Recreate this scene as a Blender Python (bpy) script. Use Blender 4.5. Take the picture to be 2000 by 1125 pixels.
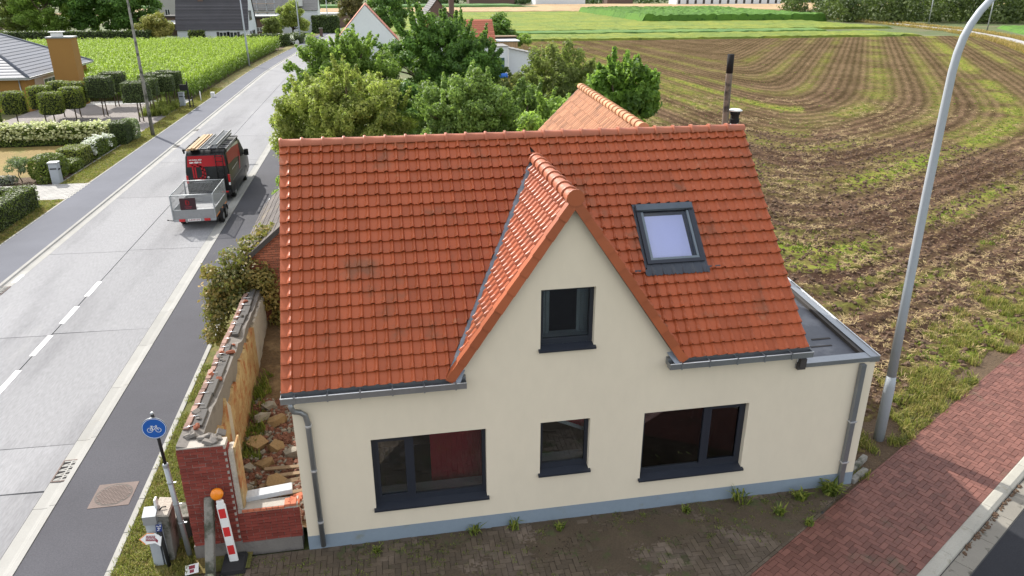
import bpy, bmesh, math, random
import numpy as np
from mathutils import Vector, Matrix, Euler
R = math.radians
for o in list(bpy.data.objects): bpy.data.objects.remove(o)
S = bpy.context.scene
COL = S.collection
RNG = np.random.default_rng(7); random.seed(7)

# ---------------------------------------------------------------- camera
CAMP = Vector((1.7517, -11.1685, 9.4834)); PITCH, ROLL, YAW = R(22.1389), R(-0.0789), R(10.1428)
fw = Vector((math.sin(YAW)*math.cos(PITCH), math.cos(YAW)*math.cos(PITCH), -math.sin(PITCH)))
rt = fw.cross(Vector((0, 0, 1))).normalized(); up = rt.cross(fw)
r2 = rt*math.cos(ROLL)+up*math.sin(ROLL); u2 = up*math.cos(ROLL)-rt*math.sin(ROLL)
cd = bpy.data.cameras.new('camera'); cam = bpy.data.objects.new('camera', cd); COL.objects.link(cam)
cd.sensor_width = 36; cd.lens = 1443.95/2000*36; cd.clip_end = 6000; cd.clip_start = .1
m = Matrix((r2, u2, -fw)).transposed().to_4x4(); m.translation = CAMP; cam.matrix_world = m
S.camera = cam
# ---------------------------------------------------------------- light
SUN_EL, SUN_AZ = R(39), math.atan2(-0.52, 0.854)      # azimuth from +Y towards +X
world = bpy.data.worlds.new('World'); S.world = world; world.use_nodes = True
nt = world.node_tree; bg = nt.nodes['Background']
sky = nt.nodes.new('ShaderNodeTexSky'); sky.sky_type = 'NISHITA'; sky.sun_disc = False
sky.sun_elevation = SUN_EL; sky.sun_rotation = SUN_AZ; sky.air_density = 1.0; sky.dust_density = 2.5; sky.ozone_density = 1.0
tc = nt.nodes.new('ShaderNodeTexCoord'); cn = nt.nodes.new('ShaderNodeTexNoise'); cn.inputs['Scale'].default_value = 2.2; cn.inputs['Detail'].default_value = 6
cr = nt.nodes.new('ShaderNodeValToRGB'); cr.color_ramp.elements[0].position = .40; cr.color_ramp.elements[1].position = .62
mx = nt.nodes.new('ShaderNodeMix'); mx.data_type = 'RGBA'; mx.inputs[7].default_value = (7.5, 7.4, 7.3, 1)
nt.links.new(tc.outputs['Generated'], cn.inputs['Vector']); nt.links.new(cn.outputs['Fac'], cr.inputs['Fac'])
nt.links.new(cr.outputs['Color'], mx.inputs[0]); nt.links.new(sky.outputs['Color'], mx.inputs[6]); nt.links.new(mx.outputs[2], bg.inputs['Color'])
bg.inputs['Strength'].default_value = 0.13
sd = bpy.data.lights.new('sun', 'SUN'); sd.energy = 3.4; sd.angle = R(0.53); sd.color = (1, .96, .90)
sun = bpy.data.objects.new('sun', sd); COL.objects.link(sun)
sdir = Vector((math.sin(SUN_AZ)*math.cos(SUN_EL), math.cos(SUN_AZ)*math.cos(SUN_EL), math.sin(SUN_EL)))
sun.rotation_euler = sdir.to_track_quat('Z', 'Y').to_euler(); sun.location = (0, 0, 60)
S.view_settings.view_transform = 'Standard'; S.view_settings.look = 'None'; S.view_settings.gamma = 1; S.view_settings.use_curve_mapping = False
S.view_settings.exposure = 1.0
S.render.engine = 'CYCLES'; S.render.resolution_x = 1024; S.render.resolution_y = 576
S.cycles.max_bounces = 8; S.cycles.transparent_max_bounces = 16; S.cycles.use_denoising = True

# ---------------------------------------------------------------- objects
def tag(o, label=None, cat=None, group=None, kind=None):
    if label: o['label'] = label
    if cat: o['category'] = cat
    if group: o['group'] = group
    if kind: o['kind'] = kind
    return o
def thing(name, label, cat, loc=(0, 0, 0), rz=0, group=None):
    o = bpy.data.objects.new(name, None); COL.objects.link(o); o.location = loc; o.rotation_euler = (0, 0, rz)
    o.empty_display_size = .2
    return tag(o, label, cat, group)
def link(name, me, parent=None):
    o = bpy.data.objects.new(name, me); COL.objects.link(o)
    if parent is not None: o.parent = parent
    return o
def copy_tree(o, parent=None):
    c = o.copy(); COL.objects.link(c); c.parent = parent
    for ch in list(o.children): copy_tree(ch, c)
    return c
def origin(o):
    v = Vector((0, 0, 0))
    while o is not None: v += o.location; o = o.parent
    return v
class MB:
    def __init__(s): s.v = []; s.f = []; s.m = []; s.cur = 0; s.sm = []; s.smooth = False
    def poly(s, pts):
        i = len(s.v); s.v += [tuple(p) for p in pts]; s.f.append(tuple(range(i, i+len(pts)))); s.m.append(s.cur); s.sm.append(s.smooth); return s
    def faces(s, vs, fs):
        i = len(s.v); s.v += [tuple(p) for p in vs]
        for f in fs: s.f.append(tuple(a+i for a in f)); s.m.append(s.cur); s.sm.append(s.smooth)
        return s
    def box(s, lo, hi, mat=None, bev=0):
        (x0, y0, z0), (x1, y1, z1) = lo, hi
        b = min(bev, (x1-x0)*.3, (y1-y0)*.3, (z1-z0)*.3)
        if b > 0:      # chamfered top edges and vertical edges
            def ring(z, d): return [(x0+b+d, y0+d, z), (x1-b-d, y0+d, z), (x1-d, y0+b+d, z), (x1-d, y1-b-d, z), (x1-b-d, y1-d, z), (x0+b+d, y1-d, z), (x0+d, y1-b-d, z), (x0+d, y0+b+d, z)]
            vs = ring(z0, 0)+ring(z1-b, 0)+ring(z1, b*.7)
            fs = [tuple(range(7, -1, -1)), tuple(range(16, 24))]
            for k in range(2):
                for i in range(8): j = (i+1) % 8; fs.append((k*8+i, k*8+j, k*8+8+j, k*8+8+i))
        else:
            vs = [(x, y, z) for z in (z0, z1) for (x, y) in ((x0, y0), (x1, y0), (x1, y1), (x0, y1))]
            fs = [(3, 2, 1, 0), (4, 5, 6, 7), (0, 1, 5, 4), (1, 2, 6, 5), (2, 3, 7, 6), (3, 0, 4, 7)]
        if mat is not None: vs = [tuple(mat @ Vector(v)) for v in vs]
        return s.faces(vs, fs)
    def prism(s, poly, axis, a, b):      # polygon (2D, ccw) extruded along an axis between a and b
        def P(u, v, w): return {'x': (w, u, v), 'y': (u, w, v), 'z': (u, v, w)}[axis]
        n = len(poly); vs = [P(u, v, a) for u, v in poly]+[P(u, v, b) for u, v in poly]
        fs = [tuple(range(n-1, -1, -1)), tuple(range(n, 2*n))]+[(i, (i+1) % n, n+(i+1) % n, n+i) for i in range(n)]
        return s.faces(vs, fs)
    def tube(s, path, rad, n=8, caps=True, flat=1.0):
        path = [Vector(p) for p in path]; k = len(path)
        rs = rad if isinstance(rad, (list, tuple)) else [rad]*k
        vs = []; pu = None
        for i, p in enumerate(path):
            t = (path[min(i+1, k-1)]-path[max(i-1, 0)]).normalized()
            a = pu if pu is not None else (Vector((0, 0, 1)) if abs(t.z) < .9 else Vector((1, 0, 0)))
            x = (a - t*a.dot(t)).normalized(); y = t.cross(x); pu = x
            for j in range(n):
                an = 2*math.pi*j/n; vs.append(p+x*math.cos(an)*rs[i]+y*math.sin(an)*rs[i]*flat)
        fs = [(i*n+j, i*n+(j+1) % n, (i+1)*n+(j+1) % n, (i+1)*n+j) for i in range(k-1) for j in range(n)]
        if caps: fs += [tuple(range(n-1, -1, -1)), tuple((k-1)*n+j for j in range(n))]
        sm = s.smooth; s.smooth = True; s.faces(vs, fs); s.smooth = sm
        return s
    def lathe(s, prof, c=(0, 0, 0), n=16):
        vs = [(c[0]+r*math.cos(2*math.pi*j/n), c[1]+r*math.sin(2*math.pi*j/n), c[2]+z) for r, z in prof for j in range(n)]
        k = len(prof)
        fs = [(i*n+j, i*n+(j+1) % n, (i+1)*n+(j+1) % n, (i+1)*n+j) for i in range(k-1) for j in range(n)]
        fs += [tuple(range(n-1, -1, -1)), tuple((k-1)*n+j for j in range(n))]
        return s.faces(vs, fs)
    def mesh(s, name, mats, off=(0, 0, 0)):
        me = bpy.data.meshes.new(name)
        ox, oy, oz = off
        me.from_pydata([(x-ox, y-oy, z-oz) for x, y, z in s.v], [], s.f)
        for mt in (mats if isinstance(mats, (list, tuple)) else [mats]): me.materials.append(mt)
        if any(s.m): me.polygons.foreach_set('material_index', s.m)
        if any(s.sm): me.polygons.foreach_set('use_smooth', s.sm)
        me.update(); return me
    def build(s, name, mats, parent=None, world=True):
        off = origin(parent) if (parent is not None and world) else (0, 0, 0)
        return link(name, s.mesh(name, mats, off), parent)
def np_mesh(name, verts, faces, mats, smooth=False, mi=None):     # verts (N,3), faces (M,k)
    me = bpy.data.meshes.new(name); nv, nf, k = len(verts), len(faces), faces.shape[1]
    me.vertices.add(nv); me.vertices.foreach_set('co', np.ascontiguousarray(verts, dtype=np.float32).ravel())
    me.loops.add(nf*k); me.loops.foreach_set('vertex_index', np.ascontiguousarray(faces, dtype=np.int32).ravel())
    me.polygons.add(nf); me.polygons.foreach_set('loop_start', np.arange(0, nf*k, k, dtype=np.int32))
    me.polygons.foreach_set('use_smooth', np.full(nf, smooth))
    if mi is not None: me.polygons.foreach_set('material_index', np.asarray(mi, dtype=np.int32))
    for mt in (mats if isinstance(mats, (list, tuple)) else [mats]): me.materials.append(mt)
    me.update(calc_edges=True); return me
def set_attr(me, name, vals, dom='POINT'):
    a = me.attributes.new(name, 'FLOAT', dom); a.data.foreach_set('value', np.asarray(vals, dtype=np.float32))

# ---------------------------------------------------------------- numpy noise
_T = np.random.default_rng(3).random((256, 256))
def vnoise(x, y):
    xi = np.floor(x).astype(int); yi = np.floor(y).astype(int); fx = x-xi; fy = y-yi
    fx = fx*fx*(3-2*fx); fy = fy*fy*(3-2*fy)
    a = _T[xi % 256, yi % 256]; b = _T[(xi+1) % 256, yi % 256]; c = _T[xi % 256, (yi+1) % 256]; d = _T[(xi+1) % 256, (yi+1) % 256]
    return (a*(1-fx)+b*fx)*(1-fy)+(c*(1-fx)+d*fx)*fy
def fbm(x, y, o=4):
    v = 0; a = .5
    for i in range(o): v = v+a*vnoise(x*2**i+17*i, y*2**i+31*i); a *= .5
    return v/(1-.5**o)

# ---------------------------------------------------------------- materials
def N(nt, t, **kw):
    n = nt.nodes.new('ShaderNode'+t)
    for k, v in kw.items():
        if k in n.inputs: n.inputs[k].default_value = v
        else: setattr(n, k, v)
    return n
def newmat(name):
    m = bpy.data.materials.new(name); m.use_nodes = True; return m, m.node_tree, m.node_tree.nodes['Principled BSDF']
def ramp(nt, fac, a, b):
    n = N(nt, 'MapRange'); n.inputs['From Min'].default_value = a; n.inputs['From Max'].default_value = b
    n.interpolation_type = 'SMOOTHSTEP'; nt.links.new(fac, n.inputs['Value']); return n.outputs['Result']
def noise(nt, vec, scale, detail=4, rough=.6, dist=0):
    n = N(nt, 'TexNoise'); n.inputs['Scale'].default_value = scale; n.inputs['Detail'].default_value = detail; n.inputs['Roughness'].default_value = rough
    n.inputs['Distortion'].default_value = dist
    if vec is not None: nt.links.new(vec, n.inputs['Vector'])
    return n.outputs['Fac']
def mixc(nt, fac, a, b):
    n = N(nt, 'Mix', data_type='RGBA')
    for s, v in ((6, a), (7, b)):
        if isinstance(v, (tuple, list)): n.inputs[s].default_value = (*v[:3], 1)
        else: nt.links.new(v, n.inputs[s])
    if isinstance(fac, (int, float)): n.inputs[0].default_value = fac
    else: nt.links.new(fac, n.inputs[0])
    return n.outputs[2]
def math_(nt, op, a, b=0.0):
    n = N(nt, 'Math', operation=op)
    for i, v in enumerate((a, b)):
        if isinstance(v, (int, float)): n.inputs[i].default_value = v
        else: nt.links.new(v, n.inputs[i])
    return n.outputs[0]
def scalec(nt, col, val):
    n = N(nt, 'Vector' 'Math', operation='SCALE'); nt.links.new(col, n.inputs[0]); nt.links.new(val, n.inputs['Scale']); return n.outputs[0]
def rgb(nt, c):
    n = N(nt, 'RGB'); n.outputs[0].default_value = (*c[:3], 1); return n.outputs[0]
def pos(nt, scl=None):
    g = N(nt, 'NewGeometry').outputs['Position']
    if scl:
        v = N(nt, 'VectorMath', operation='MULTIPLY'); nt.links.new(g, v.inputs[0]); v.inputs[1].default_value = scl; g = v.outputs[0]
    return g
def M(name, col, rough=.8, n1=(3, .12), n2=(40, .10), rand=0, bump=None, metal=0, spec=.35, dirt=None, attr=None, stretch=None, coat=0):
    """base colour with two scales of tone noise, per-piece tone, optional dirt (colour, scale, lo, hi), bump (scale, strength, distance)"""
    m, nt, b = newmat(name); p = pos(nt, stretch)
    c = rgb(nt, col)
    if dirt:
        for d in (dirt if isinstance(dirt, list) else [dirt]):
            c = mixc(nt, ramp(nt, noise(nt, p, d[1], 6, .65), d[2], d[3]), c, d[0])
    v = None
    def add(t):
        nonlocal v
        v = t if v is None else math_(nt, 'MULTIPLY', v, t)
    for sc, am in (n1, n2):
        if am: add(math_(nt, 'ADD', math_(nt, 'MULTIPLY', math_(nt, 'SUBTRACT', noise(nt, p, sc, 5), .5), am*3.2), 1.0))
    if rand:
        r = N(nt, 'Attribute', attribute_name=attr).outputs['Fac'] if attr else N(nt, 'ObjectInfo').outputs['Random']
        add(math_(nt, 'ADD', math_(nt, 'MULTIPLY', math_(nt, 'SUBTRACT', r, .5), rand*2), 1.0))
    if v is not None: c = scalec(nt, c, v)
    nt.links.new(c, b.inputs['Base Color'])
    b.inputs['Roughness'].default_value = rough; b.inputs['Metallic'].default_value = metal; b.inputs['Specular IOR Level'].default_value = spec
    if coat: b.inputs['Coat Weight'].default_value = coat; b.inputs['Coat Roughness'].default_value = .08
    if bump:
        bn = N(nt, 'Bump'); bn.inputs['Strength'].default_value = bump[1]; bn.inputs['Distance'].default_value = bump[2] if len(bump) > 2 else .02
        nt.links.new(noise(nt, p, bump[0], 6), bn.inputs['Height']); nt.links.new(bn.outputs['Normal'], b.inputs['Normal'])
    return m
def leafmat(name, col, var=.35, trans=.35, hue=(.0, .0, .0), rough=.55):
    """leaf: per-leaf tone from the attribute lv, diffuse + gloss + light shining through"""
    m, nt, b = newmat(name)
    at = N(nt, 'Attribute', attribute_name='lv').outputs['Fac']
    c2 = tuple(max(0, a+h) for a, h in zip(col, hue))
    c = mixc(nt, at, col, c2)
    oi = N(nt, 'ObjectInfo').outputs['Random']
    c = scalec(nt, c, math_(nt, 'ADD', math_(nt, 'MULTIPLY', math_(nt, 'SUBTRACT', at, .5), var*2), 1.0))
    nt.links.new(c, b.inputs['Base Color']); b.inputs['Roughness'].default_value = rough; b.inputs['Specular IOR Level'].default_value = .35
    t = N(nt, 'BsdfTranslucent'); ct = mixc(nt, .6, c, mixc(nt, .7, c, (.36, .55, .07)))
    nt.links.new(ct, t.inputs['Color'])
    ms = N(nt, 'MixShader'); ms.inputs[0].default_value = trans
    nt.links.new(b.outputs[0], ms.inputs[1]); nt.links.new(t.outputs[0], ms.inputs[2])
    nt.links.new(ms.outputs[0], nt.nodes['Material Output'].inputs['Surface']); return m
def rgbval(nt, v):
    n = N(nt, 'Value'); n.outputs[0].default_value = v; return n.outputs[0]
def glassmat(name, tint=(.9, .93, .95), refl=1.0, ior=1.62):
    m, nt, b = newmat(name); nt.nodes.remove(b)
    t = N(nt, 'BsdfTransparent'); t.inputs[0].default_value = (*tint, 1)
    g = N(nt, 'BsdfGlossy'); g.inputs['Roughness'].default_value = .01; g.inputs[0].default_value = (refl, refl, refl, 1)
    f = N(nt, 'Fresnel'); f.inputs['IOR'].default_value = ior
    ms = N(nt, 'MixShader'); nt.links.new(f.outputs[0], ms.inputs[0]); nt.links.new(t.outputs[0], ms.inputs[1]); nt.links.new(g.outputs[0], ms.inputs[2])
    nt.links.new(ms.outputs[0], nt.nodes['Material Output'].inputs['Surface']); return m

# ---------------------------------------------------------------- scatter (uncountable ground cover)
def scatter(name, pts, protos, mat, label, cat, smin=.7, smax=1.3, tilt=.15, scales=None):
    """one 'stuff' object: small meshes placed on points by geometry nodes"""
    pc = bpy.data.collections.new(name+'_pieces')
    for i, me in enumerate(protos):
        pc.objects.link(bpy.data.objects.new(name+'_piece', me))
    me = bpy.data.meshes.new(name); me.vertices.add(len(pts)); me.vertices.foreach_set('co', np.asarray(pts, dtype=np.float32).ravel())
    n = len(pts); rg = np.random.default_rng(n)
    rot = np.stack([rg.normal(0, tilt, n), rg.normal(0, tilt, n), rg.random(n)*6.283], 1).astype(np.float32)
    a = me.attributes.new('rot', 'FLOAT_VECTOR', 'POINT'); a.data.foreach_set('vector', rot.ravel())
    set_attr(me, 'scl', scales if scales is not None else rg.uniform(smin, smax, n))
    o = link(name, me); ng = bpy.data.node_groups.new(name, 'GeometryNodeTree')
    ng.interface.new_socket('Geometry', in_out='INPUT', socket_type='NodeSocketGeometry'); ng.interface.new_socket('Geometry', in_out='OUTPUT', socket_type='NodeSocketGeometry')
    gi = ng.nodes.new('NodeGroupInput'); go = ng.nodes.new('NodeGroupOutput'); ip = ng.nodes.new('GeometryNodeInstanceOnPoints')
    ci = ng.nodes.new('GeometryNodeCollectionInfo'); ci.inputs['Collection'].default_value = pc; ci.inputs['Separate Children'].default_value = True; ci.inputs['Reset Children'].default_value = True
    ra = ng.nodes.new('GeometryNodeInputNamedAttribute'); ra.data_type = 'FLOAT_VECTOR'; ra.inputs['Name'].default_value = 'rot'
    sa = ng.nodes.new('GeometryNodeInputNamedAttribute'); sa.data_type = 'FLOAT'; sa.inputs['Name'].default_value = 'scl'
    L = ng.links.new
    L(gi.outputs[0], ip.inputs['Points']); L(ci.outputs[0], ip.inputs['Instance']); ip.inputs['Pick Instance'].default_value = True
    L(ra.outputs['Attribute'], ip.inputs['Rotation']); L(sa.outputs['Attribute'], ip.inputs['Scale']); L(ip.outputs[0], go.inputs[0])
    md = o.modifiers.new('scatter', 'NODES'); md.node_group = ng
    return tag(o, label, cat, kind='stuff')
def blades(name, mat, n, h, w, spread, lean=.5, seed=0, seg=2, droop=.3):
    """a tuft of n grass-like blades"""
    rg = np.random.default_rng(seed); mb = MB(); lv = []
    for i in range(n):
        a = rg.random()*6.283; r = spread*math.sqrt(rg.random()); x, y = r*math.cos(a), r*math.sin(a)
        b = rg.random()*6.283; hh = h*rg.uniform(.55, 1.15); le = lean*rg.random()*hh
        dx, dy = math.cos(b), math.sin(b); px, py = -dy*w/2, dx*w/2
        p0 = (x, y, 0); p1 = (x+dx*le*.4, y+dy*le*.4, hh*.6); p2 = (x+dx*le, y+dy*le, hh*(1-droop*rg.random()))
        t = rg.random(); k = len(mb.v)
        mb.faces([(p0[0]-px, p0[1]-py, 0), (p0[0]+px, p0[1]+py, 0), (p1[0]+px*.8, p1[1]+py*.8, p1[2]), (p1[0]-px*.8, p1[1]-py*.8, p1[2]), p2], [(0, 1, 2, 3), (3, 2, 4)])
        lv += [t]*(len(mb.v)-k)
    me = mb.mesh(name, mat); set_attr(me, 'lv', lv); return me
# ---------------------------------------------------------------- foliage
def leaves_np(P, nrm, size, rg, aspect=.55, lvb=None):
    """P (n,3) leaf centres; returns verts, quad faces, lv per vertex (diamond leaves)"""
    n = len(P); d = nrm + rg.normal(0, .55, (n, 3)); d /= np.linalg.norm(d, axis=1, keepdims=True)+1e-9
    t = rg.normal(0, 1, (n, 3)); t[:, 2] -= .35; a = np.cross(d, t); a /= np.linalg.norm(a, axis=1, keepdims=True)+1e-9; b = np.cross(d, a)
    s = (size*rg.uniform(.65, 1.35, n))[:, None]
    V = np.stack([P-b*s, P+a*s*aspect+d*s*.12, P+b*s, P-a*s*aspect+d*s*.12], 1).reshape(-1, 3)
    F = np.arange(4*n).reshape(n, 4); lv = np.clip(rg.normal(.5, .2, n) if lvb is None else lvb+rg.normal(0, .14, n), 0, 1)
    return V, F, np.repeat(lv, 4)
def clump_leaves(clumps, n, size, rg, shell=.5, aspect=.55):
    """clumps: list of (cx,cy,cz,rx,ry,rz). leaves fill each clump, denser near its surface"""
    C = np.array(clumps); w = (C[:, 3]*C[:, 4]*C[:, 5])**(2/3); idx = rg.choice(len(C), n, p=w/w.sum())
    d = rg.normal(0, 1, (n, 3)); d /= np.linalg.norm(d, axis=1, keepdims=True)
    r = (shell+(1-shell)*rg.random(n))**.8; r *= 1+np.abs(rg.normal(0, .16, n))*rg.choice([-.4, 1], n)
    P = C[idx, :3]+d*C[idx, 3:]*r[:, None]
    tone = rg.normal(0, .13, len(C))
    return leaves_np(P, d+np.array([0, 0, .35]), size, rg, aspect, .5+tone[idx])
def crown_clumps(c, rad, k, cr, rg, flat=.8, low=-.55, bumps=.25):
    """k clumps spread through an ellipsoid, most near its surface"""
    out = []
    while len(out) < k:
        d = rg.normal(0, 1, 3); d /= np.linalg.norm(d)
        if d[2] < low: continue
        r = rg.random()**.35*(1+bumps*rg.normal()*.5)
        s = cr*rg.uniform(.6, 1.3)
        out.append((c[0]+d[0]*rad[0]*r, c[1]+d[1]*rad[1]*r, c[2]+d[2]*rad[2]*r, s, s, s*flat))
    return out
def limbs(mb, base, top, r, tips, rg):
    base, top = Vector(base), Vector(top)
    mid = base.lerp(top, .5)+Vector((rg.normal()*.15, rg.normal()*.15, 0))
    mb.tube([base, mid, top], [r, r*.8, r*.55], 8)
    for t in tips:
        t = Vector(t); s = base.lerp(top, rg.uniform(.45, 1.0)); k = s.lerp(t, .5)+Vector((0, 0, rg.uniform(-.1, .35)*(t-s).length*.4))
        mb.tube([s, k, t], [r*.45, r*.28, r*.08], 6)
def tree(name, label, base, crown_c, crown_r, n, leaf, mat, bark, k=60, cr=.7, seed=1, trunk=.14, group=None, extra=(), aspect=.55, shell=.5, cat='tree', low=-.55, shoots=0):
    rg = np.random.default_rng(seed); o = thing(name, label, cat, base, 0, group)
    cl = crown_clumps(crown_c, crown_r, k, cr, rg, low=low)+list(extra)
    for _ in range(shoots):         # young twigs sticking out of the crown
        d = rg.normal(0, 1, 3); d[2] = abs(d[2])*.9+.1; d /= np.linalg.norm(d); p = np.array(crown_c)+d*np.array(crown_r)*rg.uniform(.9, 1.05); u = d*.6+np.array([0, 0, .7])+rg.normal(0, .3, 3); u /= np.linalg.norm(u); L = rg.uniform(.45, 1.0)
        for q in range(6): e = p+u*L*q/5; s_ = .17-.018*q; cl.append((e[0], e[1], e[2], s_, s_, s_))
    V, F, lv = clump_leaves(cl, n, leaf, rg, shell, aspect)
    keep = V[:, 2].reshape(-1, 4).min(1) > base[2]+.05
    V = V.reshape(-1, 4, 3)[keep].reshape(-1, 3); lv = lv.reshape(-1, 4)[keep].ravel(); F = np.arange(len(V)).reshape(-1, 4)
    me = np_mesh('crown', V-np.array(base), F, mat); set_attr(me, 'lv', lv); link('crown', me, o)
    mb = MB(); tips = [cl[i][:3] for i in rg.choice(len(cl), min(len(cl), 16), replace=False)]
    limbs(mb, (base[0], base[1], base[2]-.03), (crown_c[0], crown_c[1], crown_c[2]-crown_r[2]*.1), trunk, tips, rg)
    mb.build('trunk', bark, o); return o
def hedge_mesh(lo, hi, n, leaf, mats, rg, round_=.0):
    """clipped hedge: solid dark box added inside to block light, plus leaves over its faces"""
    lo = np.array(lo, float); hi = np.array(hi, float); sz = hi-lo
    A = np.array([sz[1]*sz[2]]*2+[sz[0]*sz[2]]*2+[sz[0]*sz[1]]); f = rg.choice(5, n, p=A/A.sum())
    u = rg.random((n, 3)); nr = np.zeros((n, 3))
    for i, (ax, v) in enumerate(((0, 0), (0, 1), (1, 0), (1, 1), (2, 1))):
        q = f == i; u[q, ax] = v; nr[q, ax] = 1 if v else -1
    P = lo+u*sz
    if round_:
        c = (lo+hi)/2; h = sz/2; q = (P-c)/h; ln = np.linalg.norm(q, axis=1, keepdims=True); P = c+h*(q*(1-round_)+q/np.maximum(ln, .3)*round_*1.12)
    P += nr*rg.normal(0, leaf*.45, (n, 1))
    V, F, lv = leaves_np(P, nr*1.2+np.array([0, 0, .2]), leaf, rg)
    ins = leaf*.6; a = lo+ins*np.array([1, 1, 0]); b = hi-ins
    bx = MB().box(tuple(a), tuple(b), bev=.12*min(sz)+round_*.5*min(sz))
    bv = np.array(bx.v); nb = len(V)
    if round_ > .3:
        bx = MB(); c = (a+b)/2; hh = (b-a)/2*.86
        bx.lathe([(.02, -.98), (.6, -.8), (.95, -.3), (.95, .3), (.6, .8), (.02, .98)], n=10); bv = np.array(bx.v)*hh+c
    me = bpy.data.meshes.new('crown'); me.from_pydata(np.concatenate([V, bv]).tolist(), [], F.tolist()+[tuple(x+nb for x in fc) for fc in bx.f])
    for mt in mats: me.materials.append(mt)
    me.polygons.foreach_set('material_index', [0]*len(F)+[1]*len(bx.f)); set_attr(me, 'lv', np.concatenate([lv, np.full(len(bv), .3)])); me.update(); return me
def text_mesh(name, body, size, mat, parent, mtx, bold=0.0, align='CENTER', ext=.002):
    cu = bpy.data.curves.new(name, 'FONT'); cu.body = body; cu.size = size; cu.align_x = align; cu.align_y = 'CENTER'; cu.extrude = ext; cu.offset = bold
    ob = bpy.data.objects.new('tmp', cu); COL.objects.link(ob); bpy.context.view_layer.update()
    me = bpy.data.meshes.new_from_object(ob.evaluated_get(bpy.context.evaluated_depsgraph_get())); bpy.data.objects.remove(ob); bpy.data.curves.remove(cu)
    me.name = name; me.materials.clear(); me.materials.append(mat); me.transform(mtx); return link(name, me, parent)
# ================================================================ SETTING
def sh(y): t = max(0.0, y-80); return .055*t*t/(t+20)
def strip(name, x0, x1, y0, y1, z, mat, step=4.0, parent=None, kind='structure'):
    n = max(1, int((y1-y0)/step)); mb = MB()
    for i in range(n):
        a, b = y0+(y1-y0)*i/n, y0+(y1-y0)*(i+1)/n
        mb.poly([(x0+sh(a), a, z), (x1+sh(a), a, z), (x1+sh(b), b, z), (x0+sh(b), b, z)])
    o = mb.build(name, mat, parent)
    return tag(o, kind=kind) if parent is None else o
m_ground = M('ground_grass', (.075, .10, .03), .95, (.08, .25), (1.2, .2), dirt=((.16, .13, .07), .05, .45, .7), bump=(6, .5, .05))
m_slab = M('road_concrete', (.255, .255, .26), .9, (.35, .10), (26, .22), rand=.05, spec=.06, dirt=[((.20, .20, .205), .45, .48, .70), ((.29, .29, .29), .8, .58, .75)], bump=(90, .25, .004), stretch=(1, .16, 1))
m_joint = M('joint_tar', (.05, .05, .05), .9)
m_gut = M('gutter_concrete', (.295, .29, .27), .9, (1.2, .12), (40, .08), rand=.05, dirt=((.30, .28, .24), 2.2, .55, .75), bump=(60, .2, .004))
m_asph = M('path_asphalt', (.070, .070, .079), .85, (.5, .14), (40, .28), spec=.15, bump=(150, .45, .004))
m_asphL = M('path_asphalt_worn', (.13, .135, .155), .85, (.4, .12), (40, .16), spec=.1, bump=(120, .3, .004))
m_edge = M('edging_concrete', (.27, .265, .24), .75, (2, .15), (50, .1), rand=.06)
m_verge = M('verge_grass', (.12, .125, .03), .95, (.9, .25), (18, .3), dirt=[((.20, .15, .05), 1.3, .42, .62), ((.08, .055, .03), 2.1, .62, .75)], bump=(40, .9, .05))
m_lawn = M('lawn_dry', (.22, .155, .05), .95, (.35, .2), (25, .22), dirt=((.14, .14, .03), .5, .50, .70), bump=(60, .6, .03))
m_soil = M('bare_soil', (.10, .066, .038), .95, (1.5, .2), (20, .25), bump=(14, .9, .08))
m_gravel = M('gravel', (.24, .215, .20), .95, (.6, .08), (55, .30), bump=(80, .8, .02))

g = MB().box((-1500, -900, -1.2), (1500, 2200, -.10)).build('ground', m_ground); tag(g, kind='structure')

# -------- main road: two lanes of cast concrete slabs with open joints
road = strip('road', -11.04, -5.40, -14, 320, -.030, m_joint)
YJ = [-12.6, -4.6, 2.72, 10.62, 18.25, 26.55]
while YJ[-1] < 300: YJ.append(YJ[-1]+8.05)
def slab(x0, x1, a, b, sk=.0):
    k = max(1, int((b-a)/4)) if a > 70 else 1; mb = MB()
    ys = [a+(b-a)*i/k for i in range(k+1)]
    top = [(x0+sh(y), y+sk, 0) for y in ys]; top2 = [(x1+sh(y), y-sk, 0) for y in ys]
    for i in range(k): mb.poly([top[i], top2[i], top2[i+1], top[i+1]])
    def dn(p): return (p[0], p[1], -.03)
    mb.poly([dn(top[0]), dn(top2[0]), top2[0], top[0]]); mb.poly([dn(top2[-1]), dn(top[-1]), top[-1], top2[-1]])
    for i in range(k):
        mb.poly([top[i], top[i+1], dn(top[i+1]), dn(top[i])]); mb.poly([top2[i+1], top2[i], dn(top2[i]), dn(top2[i+1])])
    mb.build('concrete_slab', m_slab, road)
for a, b in zip(YJ[:-1], YJ[1:]):
    gp = .014 if a < 60 else .03
    slab(-11.02, -8.17, a+gp, b-gp, .06)
    if a == 2.72:                       # an extra cross joint in the near right slab
        slab(-8.14, -5.44, a+gp, 4.42, .03); slab(-8.14, -5.44, 4.445, b-gp, .04)
    else: slab(-8.14, -5.44, a+gp, b-gp, .06)
# centre line dashes
m_paint = M('road_paint', (.74, .74, .72), .6, (3, .06), (50, .12), dirt=((.42, .42, .42), 9, .60, .72))
dy = 7.05-2.18*6
cl = []
for k in range(10):
    y = dy+2.18*k
    if y < 15: cl.append(MB().box((-8.235, y, .002), (-8.085, y+1.32, .006)).build('lane_dash', m_paint, road))
MB().box((-11.16, 15.35, .002), (-11.02, 16.1, .006)).build('edge_mark', m_paint, road)
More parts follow.
